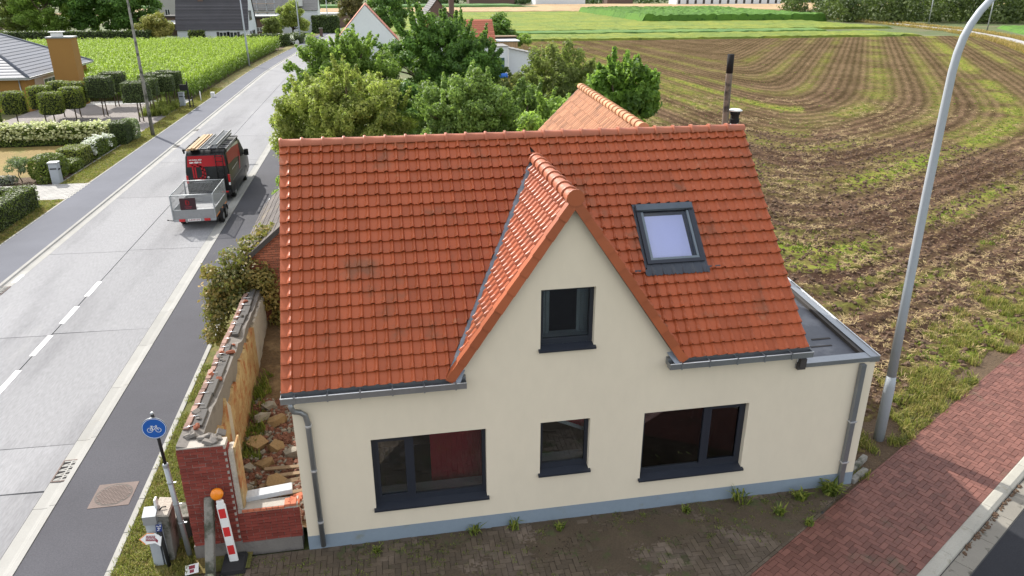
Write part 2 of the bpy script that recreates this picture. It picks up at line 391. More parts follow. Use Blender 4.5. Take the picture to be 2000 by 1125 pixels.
# gutters with a raised lip, in cast lengths
def gutter(name, sgn, xk, y0, y1, L):
    par = strip(name, min(xk, xk-sgn*.42), max(xk, xk-sgn*.42), y0, y1, -.026, m_joint)
    prof = [(-.42, .004), (-.22, -.004), (-.15, .006), (-.11, .055), (0, .06), (0, -.026), (-.42, -.026)]
    pr = [(sgn*u, v) for u, v in prof]
    if sgn > 0: pr = pr[::-1]
    me = MB().prism(pr, 'y', .006, L-.006).mesh('gutter_block', m_gut); y = y0
    while y < y1:
        if y < 130:
            o = link('gutter_block', me, par); o.location = (xk+sh(y), y, 0)
            if y > 80: o.rotation_euler = (0, 0, -math.atan((sh(y+L)-sh(y))/L))
        y += L
    if y1 > 130: tag(strip('gutter_far', min(xk, xk-sgn*.42), max(xk, xk-sgn*.42), 130, y1, .02, m_gut, parent=par), kind='stuff')
    return par
gutter('gutter_right', 1, -5.01, -10, 62, 2.42)
gutter('gutter_left', -1, -11.43, -10, 250, 2.42)
# cycle paths and their concrete edging
cpr = strip('cycle_path_right', -5.0, -3.45, -14, 75, .045, m_asph)
cpl = strip('cycle_path_left', -13.26, -11.44, -14, 260, .05, m_asphL)
def edging(name, x0, x1, y0, y1, z, L=1.0):
    par = strip(name, x0, x1, y0, y1, z-.05, m_joint)
    me = MB().box((0, .004, -.09), (x1-x0, L-.004, 0), bev=.012).mesh('kerb_stone', m_edge); y = y0
    while y < y1:
        o = link('kerb_stone', me, par); o.location = (x0+sh(y), y, z); y += L
edging('path_edging_right', -3.45, -3.33, -9, 40, .062)
edging('path_edging_left', -13.34, -13.26, -8, 120, .062, 2.0)
strip('verge_right', -3.33, -1.0, -.32, 75, .035, m_verge)
strip('verge_left', -14.75, -13.34, -14, 260, .045, m_verge)

# -------- red brick path, kerb and side road in front (turned about 30 degrees)
PO = Vector((10.42, -2.55, 0)); PE = Vector((.863, .505, 0)).normalized(); PN = Vector((-PE.y, PE.x, 0))
def pf(s, n, z=0): v = PO+PE*s+PN*n; return (v.x, v.y, z)
def pstrip(name, n0, n1, s0, s1, z, mat): return tag(MB().poly([pf(s0, n0, z), pf(s1, n0, z), pf(s1, n1, z), pf(s0, n1, z)]).build(name, mat), kind='structure')
m_sand = M('joint_sand', (.10, .085, .065), .95, (2, .2), (60, .2), dirt=((.05, .06, .02), 1.5, .5, .7))
m_asph2 = M('side_road_asphalt', (.026, .027, .031), .85, (.7, .12), (60, .35), spec=.15, bump=(160, .5, .006))
m_kerb = M('kerb_concrete', (.33, .315, .27), .9, (1.5, .15), (40, .12), rand=.05, dirt=((.22, .20, .15), 3.5, .55, .75), bump=(50, .3, .006))
pth = pstrip('brick_path', -.02, 1.88, -14, 60, -.03, m_sand)
pstrip('side_road', -9, -.56, -30, 80, -.092, m_asph2)
sg = pstrip('side_gutter', -.60, -.22, -30, 60, -.088, m_joint)
kb = pstrip('kerb', -.25, 0, -30, 60, -.08, m_joint)
prot = math.atan2(PE.y, PE.x)
me_k = MB().prism([(-.25, -.11), (.0, -.11), (.0, -.004), (-.03, .008), (-.17, .006), (-.23, -.035)], 'x', .004, .996).mesh('kerb_stone', m_kerb)
me_g = MB().box((.004, -.58, -.10), (.996, -.255, -.075), bev=.006).mesh('gutter_slab', M('dirty_gutter', (.20, .185, .155), .9, (1.5, .15), (40, .12), rand=.06, dirt=[((.08, .075, .06), 3, .56, .68)], bump=(50, .4, .006)))
for s in range(-16, 26):
    for me, par, nm in ((me_k, kb, 'kerb_stone'), (me_g, sg, 'gutter_slab')):
        o = link(nm, me, par); o.location = pf(s, 0, 0); o.rotation_euler = (0, 0, prot)
def brick_cells(i0, i1, j0, j1):
    for i in range(i0, i1):
        for j in range(j0, j1):
            k = (i-j) % 4
            if k == 0: yield i, j, 0
            elif k == 3: yield i, j, 1
MOD = .108
def clip2(poly, planes):
    """clip a 2D polygon by half planes (nx, ny, c): keeps nx*x+ny*y <= c"""
    for nx, ny, c in planes:
        out = []
        for (x0, y0), (x1, y1) in zip(poly, poly[1:]+poly[:1]):
            d0, d1 = nx*x0+ny*y0-c, nx*x1+ny*y1-c
            if d0 <= 0: out.append((x0, y0))
            if (d0 < 0 < d1) or (d1 < 0 < d0): t = d0/(d0-d1); out.append((x0+(x1-x0)*t, y0+(y1-y0)*t))
        poly = out
        if len(poly) < 3: return []
    return poly
def lay(parent, name, frame, cells, keep, mat, matj, rot0, planes, jit=.0025):
    """herringbone bricks, cut straight where they meet the given border lines (local coordinates)"""
    a = MOD; g_ = .002
    meH = MB().box((g_, g_, -.03), (2*a-g_, a-g_, 0), bev=.006).mesh(name, mat); meV = MB().box((g_, g_, -.03), (a-g_, 2*a-g_, 0), bev=.006).mesh(name, mat)
    rg = np.random.default_rng(5); L = []
    for i, j, v in cells:
        w, h = (a, 2*a) if v else (2*a, a); x, y = i*a, j*a
        rect = [(x+g_, y+g_), (x+w-g_, y+g_), (x+w-g_, y+h-g_), (x+g_, y+h-g_)]
        if not keep(x+w/2, y+h/2): continue
        pc = clip2(rect, planes)
        if not pc: continue
        ar = abs(sum(p[0]*q[1]-q[0]*p[1] for p, q in zip(pc, pc[1:]+pc[:1])))/2
        if ar < .0012: continue
        q3 = Vector(frame(x+w/2, y+h/2))-CAMP; vis = abs(q3.dot(u2)/q3.dot(fw)) < .395 and abs(q3.dot(r2)/q3.dot(fw)) < .70
        L.append((q3.length+(0 if vis else 500), i, j, v, pc if ar < .97*(w-2*g_)*(h-2*g_) else None))
    L.sort(key=lambda q: q[0]); far = MB(); rv = []
    for q, (d, i, j, v, pc) in enumerate(L):
        p = Vector(frame(i*a, j*a)); p.z += rg.normal()*jit; rot = (rg.normal()*.008, rg.normal()*.008, rot0)
        def shape(mb, mt=None):
            if pc:
                k = len(mb.v); mb.prism([(u-i*a, w-j*a) for u, w in pc], 'z', -.03, 0)
                if mt is not None: mb.v[k:] = [tuple(mt @ Vector(c)) for c in mb.v[k:]]
            else: mb.box((g_, g_, -.03), ((a if v else 2*a)-g_, (2*a if v else a)-g_, 0), mt, bev=.006)
        if q < 300:
            if pc: t = MB(); shape(t); me = t.mesh(name, mat)
            else: me = meV if v else meH
            o = link(name, me, parent); o.location = p; o.rotation_euler = rot
        else:
            k0 = len(far.v); shape(far, Matrix.Translation(p) @ Euler(rot).to_matrix().to_4x4()); rv += [rg.random()]*(len(far.v)-k0)
    if far.v:
        me = far.mesh(name+'s', matj); set_attr(me, 'rv', rv); tag(link(name+'s', me, parent), kind='stuff')
dirtR = [((.10, .075, .05), 1.1, .56, .74)]
m_brickp = M('path_brick', (.150, .066, .050), .55, (.8, .14), (30, .12), rand=.22, spec=.2, dirt=dirtR, bump=(70, .3, .004))
m_brickpj = M('path_brick_far', (.150, .066, .050), .55, (.8, .14), (30, .12), rand=.22, spec=.2, attr='rv', dirt=dirtR, bump=(70, .3, .004))
lay(pth, 'path_brick', pf, brick_cells(-125, 130, -2, 19), lambda x, y: -13.3 < x < 13.6, m_brickp, m_brickpj, prot, [(0, -1, -.004), (0, 1, 1.878)])
# grey-brown pavers between the house and the red path
pav = tag(MB().poly([(-3.33, -8, -.03), pf(-14.0, 1.9, -.03), pf(.35, 1.9, -.03), (10.85, 0, -.03), (-3.33, 0.05, -.03)]).build('pavement', m_sand), kind='structure')
dirtP = [((.085, .065, .044), .6, .36, .56), ((.05, .055, .02), 1.7, .58, .70)]
m_pav = M('paver', (.135, .105, .08), .9, (1.0, .18), (30, .15), rand=.18, dirt=dirtP, bump=(50, .4, .005))
m_pavj = M('paver_far', (.135, .105, .08), .9, (1.0, .18), (30, .15), rand=.18, attr='rv', dirt=dirtP, bump=(50, .4, .005))
PNc = PO.dot(PN)+1.952
lay(pav, 'paver', lambda x, y: (x, y, 0), brick_cells(-32, 102, -64, 2), lambda x, y: x > -3.3, m_pav, m_pavj, 0, [(0, 1, -.006), (1, 0, 10.84), (-PN.x, -PN.y, -PNc)], .004)
bd = tag(MB().poly([pf(-13, 1.88, -.02), pf(.4, 1.88, -.02), pf(.4, 1.95, -.02), pf(-13, 1.95, -.02)]).build('path_border', m_joint), kind='structure')
me_b = MB().box((.003, 0, -.03), (.197, .06, .004), bev=.006).mesh('border_brick', m_pav)
for k in range(66):
    o = link('border_brick', me_b, bd); o.location = pf(-12.9+.2*k, 1.885, 0); o.rotation_euler = (0, 0, prot)

# trodden earth and moss lying over parts of the pavers, dark grit along the kerb
st_ = .035; gx = np.arange(-2.2, 10.8, st_); gy = np.arange(-3.6, -.01, st_); X, Y = np.meshgrid(gx, gy)
nn_ = (X-PO.x)*PN.x+(Y-PO.y)*PN.y; fq = fbm(X*1.1+5, Y*1.6, 5)+.10*np.clip(.5+Y, -1, .5)-.05*np.clip(4-X, 0, 4)/4
Zq = .003+.02*np.clip(fq-.5, 0, .3)+.004*vnoise(X*30, Y*30); i4 = np.arange(X.size).reshape(X.shape)
F = np.stack([i4[:-1, :-1], i4[:-1, 1:], i4[1:, 1:], i4[1:, :-1]], -1).reshape(-1, 4); kq = (fq.ravel()[F].mean(1)+.05*np.random.default_rng(2).normal(0, 1, len(F)) > .50) & (nn_.ravel()[F].min(1) > 1.9)
m_dirt = M('trodden_earth', (.075, .056, .036), .95, (1.5, .25), (30, .25), dirt=((.06, .068, .026), 2.4, .52, .66), bump=(40, .7, .01))
F = F[kq]; us, F = np.unique(F, return_inverse=True); F = F.reshape(-1, 4)
tag(link('pavement_dirt', np_mesh('pavement_dirt', np.stack([X, Y, Zq], -1).reshape(-1, 3)[us], F, m_dirt, False)), 'brown trodden earth and moss lying over the grey pavers', 'dirt', kind='stuff')
# -------- harvested field: passes run parallel to its edges and bend round the corner
def fdist(x, y):
    d1 = x-9.5; d2 = -(x-13)*.505+(y-1.6)*.863; d3 = -(x-116)*.826+(y-113)*.563
    k = 2.2; e = lambda d: np.exp(-np.clip(d, -20, 120)/k)
    return -k*np.log(e(d1)+e(d2)+e(d3)+1e-30)
def axis(a, b, s0, gr):
    out = [a]
    while out[-1] < b: out.append(out[-1]+s0+gr*(out[-1]-a))
    return np.array(out)
xs = axis(8.5, 150, .07, .0085); ys = axis(-1.0, 131.5, .07, .0085)
X, Y = np.meshgrid(xs, ys); D = fdist(X, Y); near = np.clip(1-np.hypot(X-10, Y-5)/70, 0, 1)
Wd = D+.5*(fbm(X*.25, Y*.25)-.5)
fur = np.sin(Wd*2*math.pi/.85)
Zf = .012+.06*fur*np.clip(1.3-np.abs(D-9)/14, .3, 1)*near+.16*(fbm(X*2.3, Y*2.3, 4)-.5)*(near*.8+.2)+.10*(vnoise(X*9, Y*9)-.5)*near
edge = np.clip(D/1.6, 0, 1); Zf = np.where(D < 0, -.13+.0*D, Zf*edge)
V = np.stack([X, Y, Zf], -1).reshape(-1, 3); nx = len(xs); idx = np.arange(len(V)).reshape(len(ys), nx)
F = np.stack([idx[:-1, :-1], idx[:-1, 1:], idx[1:, 1:], idx[1:, :-1]], -1).reshape(-1, 4)
F = F[(D.reshape(-1)[F] > -1.2).all(1)]
mf, nt, b = newmat('field_soil'); p = pos(nt)
at = N(nt, 'Attribute', attribute_name='fd').outputs['Fac']; at2 = N(nt, 'Attribute', attribute_name='fg').outputs['Fac']
c = mixc(nt, ramp(nt, noise(nt, p, .16, 5), .38, .62), (.062, .038, .027), (.095, .061, .042))
c = mixc(nt, ramp(nt, noise(nt, p, 5.0, 7, .75), .54, .62), c, (.23, .165, .085))
c = mixc(nt, ramp(nt, noise(nt, p, 2.2, 6, .8), .60, .66), c, (.05, .032, .022))
rw_ = math_(nt, 'SINE', math_(nt, 'ADD', math_(nt, 'MULTIPLY', at, 2*math.pi/.85), math_(nt, 'MULTIPLY', noise(nt, p, .6, 5, .7), 7.0)))
c = scalec(nt, c, math_(nt, 'ADD', math_(nt, 'MULTIPLY', rw_, .30), 1.0))
c = scalec(nt, c, math_(nt, 'ADD', math_(nt, 'MULTIPLY', math_(nt, 'SUBTRACT', noise(nt, p, 1.5, 7, .8), .5), 2.0), 1.0))
rw2 = math_(nt, 'SINE', math_(nt, 'ADD', math_(nt, 'MULTIPLY', at, 2*math.pi/3.4), math_(nt, 'MULTIPLY', noise(nt, p, .15, 5, .7), 6.0)))
c = scalec(nt, c, math_(nt, 'ADD', math_(nt, 'MULTIPLY', rw2, .10), 1.0))
gm = math_(nt, 'MULTIPLY', at2, ramp(nt, noise(nt, p, 3.2, 6, .7), .36, .56))
c = mixc(nt, gm, c, mixc(nt, ramp(nt, noise(nt, p, 1.1, 4), .4, .6), (.15, .20, .028), (.23, .22, .055)))
nt.links.new(c, b.inputs['Base Color']); b.inputs['Roughness'].default_value = 1; b.inputs['Specular IOR Level'].default_value = .0
bn = N(nt, 'Bump'); bn.inputs['Strength'].default_value = .8; bn.inputs['Distance'].default_value = .10
nt.links.new(noise(nt, p, 6, 8, .7), bn.inputs['Height']); nt.links.new(bn.outputs['Normal'], b.inputs['Normal'])
me = np_mesh('ploughed_field', V, F, mf, True); dv = D.ravel()
def bump1(d, c, w): return np.exp(-((d-c)/w)**2)
def green(x, y, d):
    left = (x-9.5) < d+2.5
    gb = .8*bump1(d, 11.6, 1.0)+.55*bump1(d, 6.3, .7)+.35*bump1(d, 16.8, .8)+.45*bump1(d, 22, 1.3)+.8*bump1(d, 24.8, .6)*left+.35*bump1(d, 28.5, .7)+.3*bump1(d, 33, .7)+.3*bump1(d, 38, .9)+.6*bump1(d, .5, .8)+.3*bump1(d, 3.6, .4)
    gb = gb+.6*bump1(d, 19.5, .6)*left+.3*bump1(d, 13.5, .5)
    gb = gb*np.clip(3.2*(fbm(x*.22, y*.22, 3)-.22), .1, 1.25)+.14*np.clip(np.hypot(x-10, y-5)/80, 0, 1)+.6*bump1(x, 17.5, 3)*bump1(y, 13, 4)*(np.sin(d*6)>0)
    return np.clip(gb, 0, 1)
set_attr(me, 'fd', dv); set_attr(me, 'fg', np.clip(green(V[:, 0], V[:, 1], dv)*1.15-.06, 0, 1))
fld = tag(link('ploughed_field', me), kind='structure')
# straw, weeds and clods lying on the near part of the field
m_straw = M('straw', (.36, .27, .13), .9, (3, .15), (60, .15)); m_clod = M('clod', (.11, .07, .045), .95, (3, .2), (60, .2))
m_weed = leafmat('weed_leaf', (.10, .15, .025), .4, .3, (.09, .05, .01)); m_drygrass = leafmat('dry_grass', (.24, .19, .06), .35, .3, (.08, .05, .02)); m_grass = leafmat('grass_blade', (.12, .135, .028), .35, .35, (.14, .09, .03))
def fieldz(x, y):
    d = fdist(x, y); nr = np.clip(1-np.hypot(x-10, y-5)/70, 0, 1)
    w = d+.5*(fbm(x*.25, y*.25)-.5); z = .012+.06*np.sin(w*2*math.pi/.85)*np.clip(1.3-np.abs(d-9)/14, .3, 1)*nr+.16*(fbm(x*2.3, y*2.3, 4)-.5)*(nr*.8+.2)+.10*(vnoise(x*9, y*9)-.5)*nr
    return np.where(d < 0, -.13, z*np.clip(d/1.6, 0, 1))
def field_pts(n, rmax, dens, seed, pw=.6):
    rg = np.random.default_rng(seed); r = rmax*rg.random(n*3)**pw; a = rg.uniform(-.35, 1.75, n*3)
    x = 9.5+r*np.cos(a); y = r*np.sin(a); d = fdist(x, y); k = (d > .1) & (rg.random(n*3) < dens(x, y, d)); x, y = x[k][:n], y[k][:n]
    return np.stack([x, y, fieldz(x, y)-.01], 1)
def straw_mesh(seed, n=14):
    rg = np.random.default_rng(seed); mb = MB()
    for i in range(n):
        a = rg.random()*6.28; l = rg.uniform(.08, .22); x, y = rg.normal(0, .09, 2); dx, dy = math.cos(a)*l, math.sin(a)*l; w = .008; z0, z1 = rg.uniform(.0, .05), rg.uniform(.0, .07)
        mb.poly([(x-dy*w/l, y+dx*w/l, z0), (x+dy*w/l, y-dx*w/l, z0), (x+dx+dy*w/l, y+dy-dx*w/l, z1), (x+dx-dy*w/l, y+dy+dx*w/l, z1)])
    return mb.mesh('straw', m_straw)
def clod_mesh(seed):
    rg = np.random.default_rng(seed); mb = MB(); mb.lathe([(.02, -.05), (.07, -.01), (.08, .03), (.04, .07), (.01, .075)], n=7)
    mb.v = [(x*rg.uniform(.6, 1.3), y*rg.uniform(.6, 1.3), z*rg.uniform(.7, 1.2)) for x, y, z in mb.v]; return mb.mesh('clod', m_clod)
scatter('straw_litter', field_pts(11000, 60, lambda x, y, d: np.clip(.05+2.2*(fbm(x*.5, y*.5, 3)-.45)+.8*bump1(d, 2.6, 1.6), .02, 1), 1), [straw_mesh(i) for i in range(5)], m_straw, 'pale straw litter strewn over the brown field', 'straw', .5, 1.25)
scatter('soil_clods', field_pts(14000, 42, lambda x, y, d: .6, 2), [clod_mesh(i) for i in range(5)], m_clod, 'dark soil clods lying on the ploughed field', 'soil', .3, 1.25, .5)
scatter('field_weeds', field_pts(24000, 105, lambda x, y, d: green(x, y, d)**2*np.clip((105-np.hypot(x-9.5, y))/60, 0, 1), 3, .72), [blades('weed', m_weed, 9, .11, .035, .11, .9, s, droop=.6) for s in range(4)], m_weed, 'green weeds sprouting in rows on the ploughed field', 'weeds', .6, 1.4)
rg = np.random.default_rng(16); m_grit = M('kerb_grit', (.03, .028, .022), .95)
kp = np.array([pf(s_, -.265-abs(rg.normal())*.03, -.072) for s_ in rg.uniform(-2, 12, 700) if fbm(np.array(s_*1.3), np.array(2.), 3) > .42])
scatter('kerb_grit', kp, [clod_mesh(i+40) for i in range(3)], m_grit, 'dark grit lying in the gutter below the kerb', 'grit', .1, .45, .6)
# grass along the field edge beside the red path
def edge_pts(n, seed):
    rg = np.random.default_rng(seed); s = rg.uniform(.3, 16, n); q = 1.90+np.abs(rg.normal(0, .75+.03*s, n))*(.6+1.1*fbm(s*.7, s*0+3, 3)); p = np.array([pf(a, b, .0) for a, b in zip(s, q)])
    k = (p[:, 0] > 11.0+.08*p[:, 1]) & (fbm(p[:, 0]*1.1, p[:, 1]*1.1, 3) > .47); p = p[k]; p[:, 2] = np.maximum(fieldz(p[:, 0], p[:, 1]), -.10)*.5-.03; return p
tufts = [blades('tuft', m_grass, 16, .20, .013, .09, .8, s, droop=.5) for s in range(4)]; dtufts = [blades('tuft', m_drygrass, 14, .22, .012, .10, .9, s+9, droop=.5) for s in range(3)]
scatter('field_edge_grass', edge_pts(4600, 4), tufts+dtufts[:1], m_grass, 'rough green grass along the field edge beside the red brick path', 'grass', .35, 1.5)
tag(MB().poly([pf(-.2, 1.86, -.035), pf(60, 1.86, -.035), pf(60, 4.6, -.035), pf(2, 4.6, -.035)]).build('field_edge_soil', m_soil), kind='structure')
# sparse grass of the near verge between cycle path and old wall
rg = np.random.default_rng(12); vp = np.stack([rg.uniform(-3.32, -2.0, 5200), rg.uniform(-.3, 8, 5200), np.full(5200, .03)], 1)
vp = vp[fbm(vp[:, 0]*1.6, vp[:, 1]*1.6, 3) > .34]
scatter('verge_grass', vp, [blades('tuft', m_grass, 12, .10, .010, .07, .8, s+20, droop=.5) for s in range(3)]+[blades('tuft', m_drygrass, 12, .09, .010, .07, .9, 33)], m_grass, 'short yellowing grass between cycle path and old brick wall', 'grass', .5, 1.3)
rg = np.random.default_rng(13); vp = np.stack([rg.uniform(-14.7, -13.4, 9000), rg.uniform(14, 70, 9000), np.full(9000, .04)], 1)
vp = vp[(vp[:, 1] < 26.6) | (vp[:, 1] > 30.0)]
scatter('verge_grass', vp, [blades('tuft', m_grass, 8, .09, .02, .10, .8, s+40, droop=.5) for s in range(2)]+[blades('tuft', m_drygrass, 8, .09, .02, .1, .9, 43)], m_grass, 'dry mown grass strip along the far side cycle path', 'grass', .5, 1.2)
# weeds and moss on the pavers in front of the house
rg = np.random.default_rng(14); n = 900; vp = np.stack([rg.uniform(-2.4, 10.6, n), -.04-np.abs(rg.normal(0, .75, n)), np.zeros(n)], 1)
vp = vp[(((vp[:, :2]-np.array(PO)[:2]) @ np.array(PN)[:2]) > 1.95) & (fbm(vp[:, 0]*1.3, vp[:, 1]*1.3, 3) > .46)]
scatter('pavement_weeds', vp, [blades('tuft', m_weed, 9, .05, .012, .06, 1.2, s+50, droop=.8) for s in range(3)], m_weed, 'small weeds growing between the grey pavers before the house', 'weeds', .4, 1.1)
# -------- far fields
def slabfield(name, x0, x1, y0, y1, h, mat, st, amp, seed, skew=0.0):
    xa = np.arange(float(x0), x1+st, st); ya = np.arange(float(y0), y1+st, st); X, Y = np.meshgrid(xa, ya); Z = h+amp*(fbm(X*.9+seed, Y*.9, 2)-.5)*2
    Z[0, :] = -.1; Z[-1, :] = -.1; Z[:, 0] = -.1; Z[:, -1] = -.1; X = X+skew*(Y-y0)
    Y[0, :] += st*.8
    V = np.stack([X, Y, Z], -1).reshape(-1, 3); i = np.arange(len(V)).reshape(len(ya), len(xa))
    F = np.stack([i[:-1, :-1], i[:-1, 1:], i[1:, 1:], i[1:, :-1]], -1).reshape(-1, 4)
    return tag(link(name, np_mesh(name, V, F, mat, False)), kind='structure')
def cropmat(name, a, b_, c_, s1, s2, bs=3):
    m, nt, b = newmat(name); p = pos(nt)
    c = mixc(nt, ramp(nt, noise(nt, p, s1, 5), .38, .62), a, b_); c = mixc(nt, ramp(nt, noise(nt, p, s2, 6, .7), .52, .66), c, c_)
    nt.links.new(c, b.inputs['Base Color']); b.inputs['Roughness'].default_value = .9; b.inputs['Specular IOR Level'].default_value = .2
    bn = N(nt, 'Bump'); bn.inputs['Distance'].default_value = .4; nt.links.new(noise(nt, p, bs, 5), bn.inputs['Height']); nt.links.new(bn.outputs[0], b.inputs['Normal']); return m
m_lime = cropmat('bean_crop', (.22, .25, .035), (.15, .21, .035), (.085, .125, .025), .09, .8)
m_blue = cropmat('beet_crop', (.10, .20, .06), (.14, .23, .05), (.07, .14, .05), .06, 1.2)
m_cornf = cropmat('maize_far', (.10, .21, .03), (.085, .18, .03), (.04, .10, .018), .08, .7)
m_wheat = cropmat('stubble_far', (.44, .31, .17), (.36, .25, .14), (.30, .20, .11), .02, .3)
m_dkgreen = cropmat('grass_far', (.08, .17, .05), (.10, .19, .05), (.07, .13, .05), .03, .6)
slabfield('crop_field_front', 8, 114, 132, 150, .35, m_lime, 1.2, .18, 1)
slabfield('crop_field_strip', 8, 104, 150, 161, .40, m_blue, 1.2, .18, 2, .3)
slabfield('crop_field_back', -6, 128, 161, 300, .40, m_lime, 1.8, .2, 3)
slabfield('maize_field_far', 78, 136, 203, 296, 2.1, m_cornf, 1.1, .55, 4, .06)
slabfield('stubble_field_far', -120, 240, 302, 372, .5, m_wheat, 4, .2, 5)
slabfield('green_field_far', -120, 78, 374, 420, 1.2, m_dkgreen, 4, .3, 6)
slabfield('stubble_field_distant', 90, 420, 374, 440, .3, m_wheat, 5, .2, 7)
slabfield('green_field_distant', -400, -20, 260, 300, .2, m_dkgreen, 5, .1, 8)
slabfield('green_field_right', 118, 260, 100, 160, .5, m_cornf, 1.6, .2, 9, .62)
# farm track on the far right
m_track = M('track_concrete', (.33, .32, .31), .8, (.3, .1), (5, .1))
m_hay = leafmat('dry_verge', (.30, .21, .07), .3, .2, (.08, .05, .01))
mb = MB(); tr = [(60, 28), (80, 58), (99, 87), (112, 107), (122, 124), (133, 148), (142, 186), (150, 240)]
for (a, c), (d, e) in zip(tr[:-1], tr[1:]): mb.poly([(a+1, c, .0), (a+5.0, c, .0), (d+5.0, e, .0), (d+1, e, .0)])
tag(mb.build('farm_track', m_track), kind='structure')
rg = np.random.default_rng(15); tv = []
for (a, c), (d, e) in zip(tr[:-1], tr[1:]):
    for k in range(900):
        t = rg.random(); tv.append((a+(d-a)*t+rg.choice([rg.uniform(-1.8, .9), rg.uniform(5.2, 7)]), c+(e-c)*t, -.03))
scatter('track_verge_grass', np.array(tv), [blades('tuft', m_hay, 8, .55, .05, .3, .8, s+60) for s in range(3)], m_hay, 'tall straw-coloured grass along the farm track', 'grass')
# ================================================================ THE HOUSE
m_stucco = M('stucco', (.66, .59, .465), .92, (.5, .05), (5, .03), spec=.2, bump=(220, .25, .003), stretch=(1, 1, .5))
m_plinth = M('plinth', (.205, .255, .305), .85, (1.2, .05), (12, .05), dirt=((.18, .20, .18), 1.8, .58, .78), bump=(120, .2, .003))
m_zinc = M('zinc', (.27, .285, .30), .42, (1.5, .12), (20, .08), metal=.75, spec=.5)
m_zinc2 = M('zinc_bead', (.62, .63, .64), .3, (2, .05), (20, .03), metal=.6, spec=.5)
m_lead = M('lead', (.26, .29, .33), .55, (2, .2), (14, .14), metal=.35, dirt=((.38, .39, .40), 3, .55, .7))
m_alu = M('anthracite_frame', (.018, .022, .032), .38, (2, .05), (30, .03), spec=.5)
m_tilecol = (.335, .078, .027)
dirtT = [((.22, .075, .034), 1.3, .54, .72), ((.34, .125, .06), 2.3, .62, .76)]
def tilemat(name, attr=None): return M(name, m_tilecol, .42, (.7, .08), (18, .07), rand=.12, attr=attr, dirt=dirtT, spec=.30, bump=(60, .08, .003))
m_tile = tilemat('roof_tile'); m_tilej = tilemat('roof_tile_mass', 'rv')
m_tile2 = M('verge_tile', (.33, .088, .034), .45, (1, .05), (14, .05), rand=.16, spec=.45)
m_ridge = M('ridge_tile', (.36, .112, .055), .5, (1, .06), (14, .05), rand=.08, spec=.45)
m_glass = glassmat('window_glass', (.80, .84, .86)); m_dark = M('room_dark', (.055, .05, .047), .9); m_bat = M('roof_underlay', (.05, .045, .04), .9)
m_room = M('room_wall', (.10, .085, .08), .9); m_white = M('white_sill', (.55, .56, .54), .5, (2, .05), (20, .04)); m_red = M('curtain_and_reflection_red', (.42, .03, .045), .85, (3, .08), (30, .06))
H = thing('house', 'cream rendered house with steep orange tiled roof and tall gable dormer', 'house', (0, 0, 0))
# ---- front wall, cut open for the windows
WINS = [(1.246, 3.277, .70, 2.195), (4.27, 5.20, 1.06, 2.20), (6.235, 8.315, .69, 2.185), (4.245, 5.198, 3.645, 4.79)]
XR = 10.83; APX, APZ, VL, VR, VZ = 4.75, 6.20, 2.70, 6.80, 3.22
def topz(x):
    if x <= VL: return 3.2
    if x <= APX: return VZ+(APZ-VZ)*(x-VL)/(APX-VL)
    if x <= VR: return APZ-(APZ-VZ)*(x-APX)/(VR-APX)
    if x <= 9.18: return 3.2
    return 2.90
mb = MB(); bx = sorted({0, XR, VL, APX, VR, 9.18}|{v for w in WINS for v in w[:2]}); ZP = .293
for a, b in zip(bx[:-1], bx[1:]):
    ta, tb = (topz(a+1e-6), topz(b-1e-6)); segs = []; z = (ZP, ZP)
    for w in sorted([w for w in WINS if w[0] < (a+b)/2 < w[1]], key=lambda w: w[2]):
        segs.append((z, (w[2], w[2]))); z = (w[3], w[3])
    segs.append((z, (ta, tb)))
    for (l0, r0), (l1, r1) in segs: mb.poly([(a, 0, l0), (b, 0, r0), (b, 0, r1), (a, 0, l1)])
DEP = .17
for x0, x1, z0, z1 in WINS:
    mb.poly([(x0, 0, z0), (x0, DEP, z0), (x0, DEP, z1), (x0, 0, z1)]); mb.poly([(x1, DEP, z0), (x1, 0, z0), (x1, 0, z1), (x1, DEP, z1)])
    mb.poly([(x0, DEP, z1), (x1, DEP, z1), (x1, 0, z1), (x0, 0, z1)]); mb.poly([(x0, 0, z0), (x1, 0, z0), (x1, DEP, z0), (x0, DEP, z0)])
YB = 6.9; XRB = XR+.094*YB
mb.poly([(0, YB, 0), (0, 0, 0), (0, 0, 3.2), (0, 3.4, 6.55), (0, YB, 3.2)]); mb.poly([(XR, 0, ZP), (XRB, YB, ZP), (XRB, YB, 2.9), (XR, 0, 2.9)])
mb.poly([(9.18, 0, 2.9), (9.18, YB, 2.9), (9.18, YB, 3.2), (9.18, 3.4, 6.55), (9.18, 0, 3.2)]); mb.poly([(XRB, YB, 0), (0, YB, 0), (0, YB, 2.9), (XRB, YB, 2.9)]); mb.poly([(9.18, YB, 2.9), (0, YB, 2.9), (0, YB, 3.2), (9.18, YB, 3.2)])
wall = mb.build('wall', m_stucco, H)
mb = MB(); mb.prism([(-.004, -.004), (XR+.004, -.004), (XRB+.004, YB), (-.004, YB)], 'z', -.12, ZP).build('plinth', m_plinth, H)
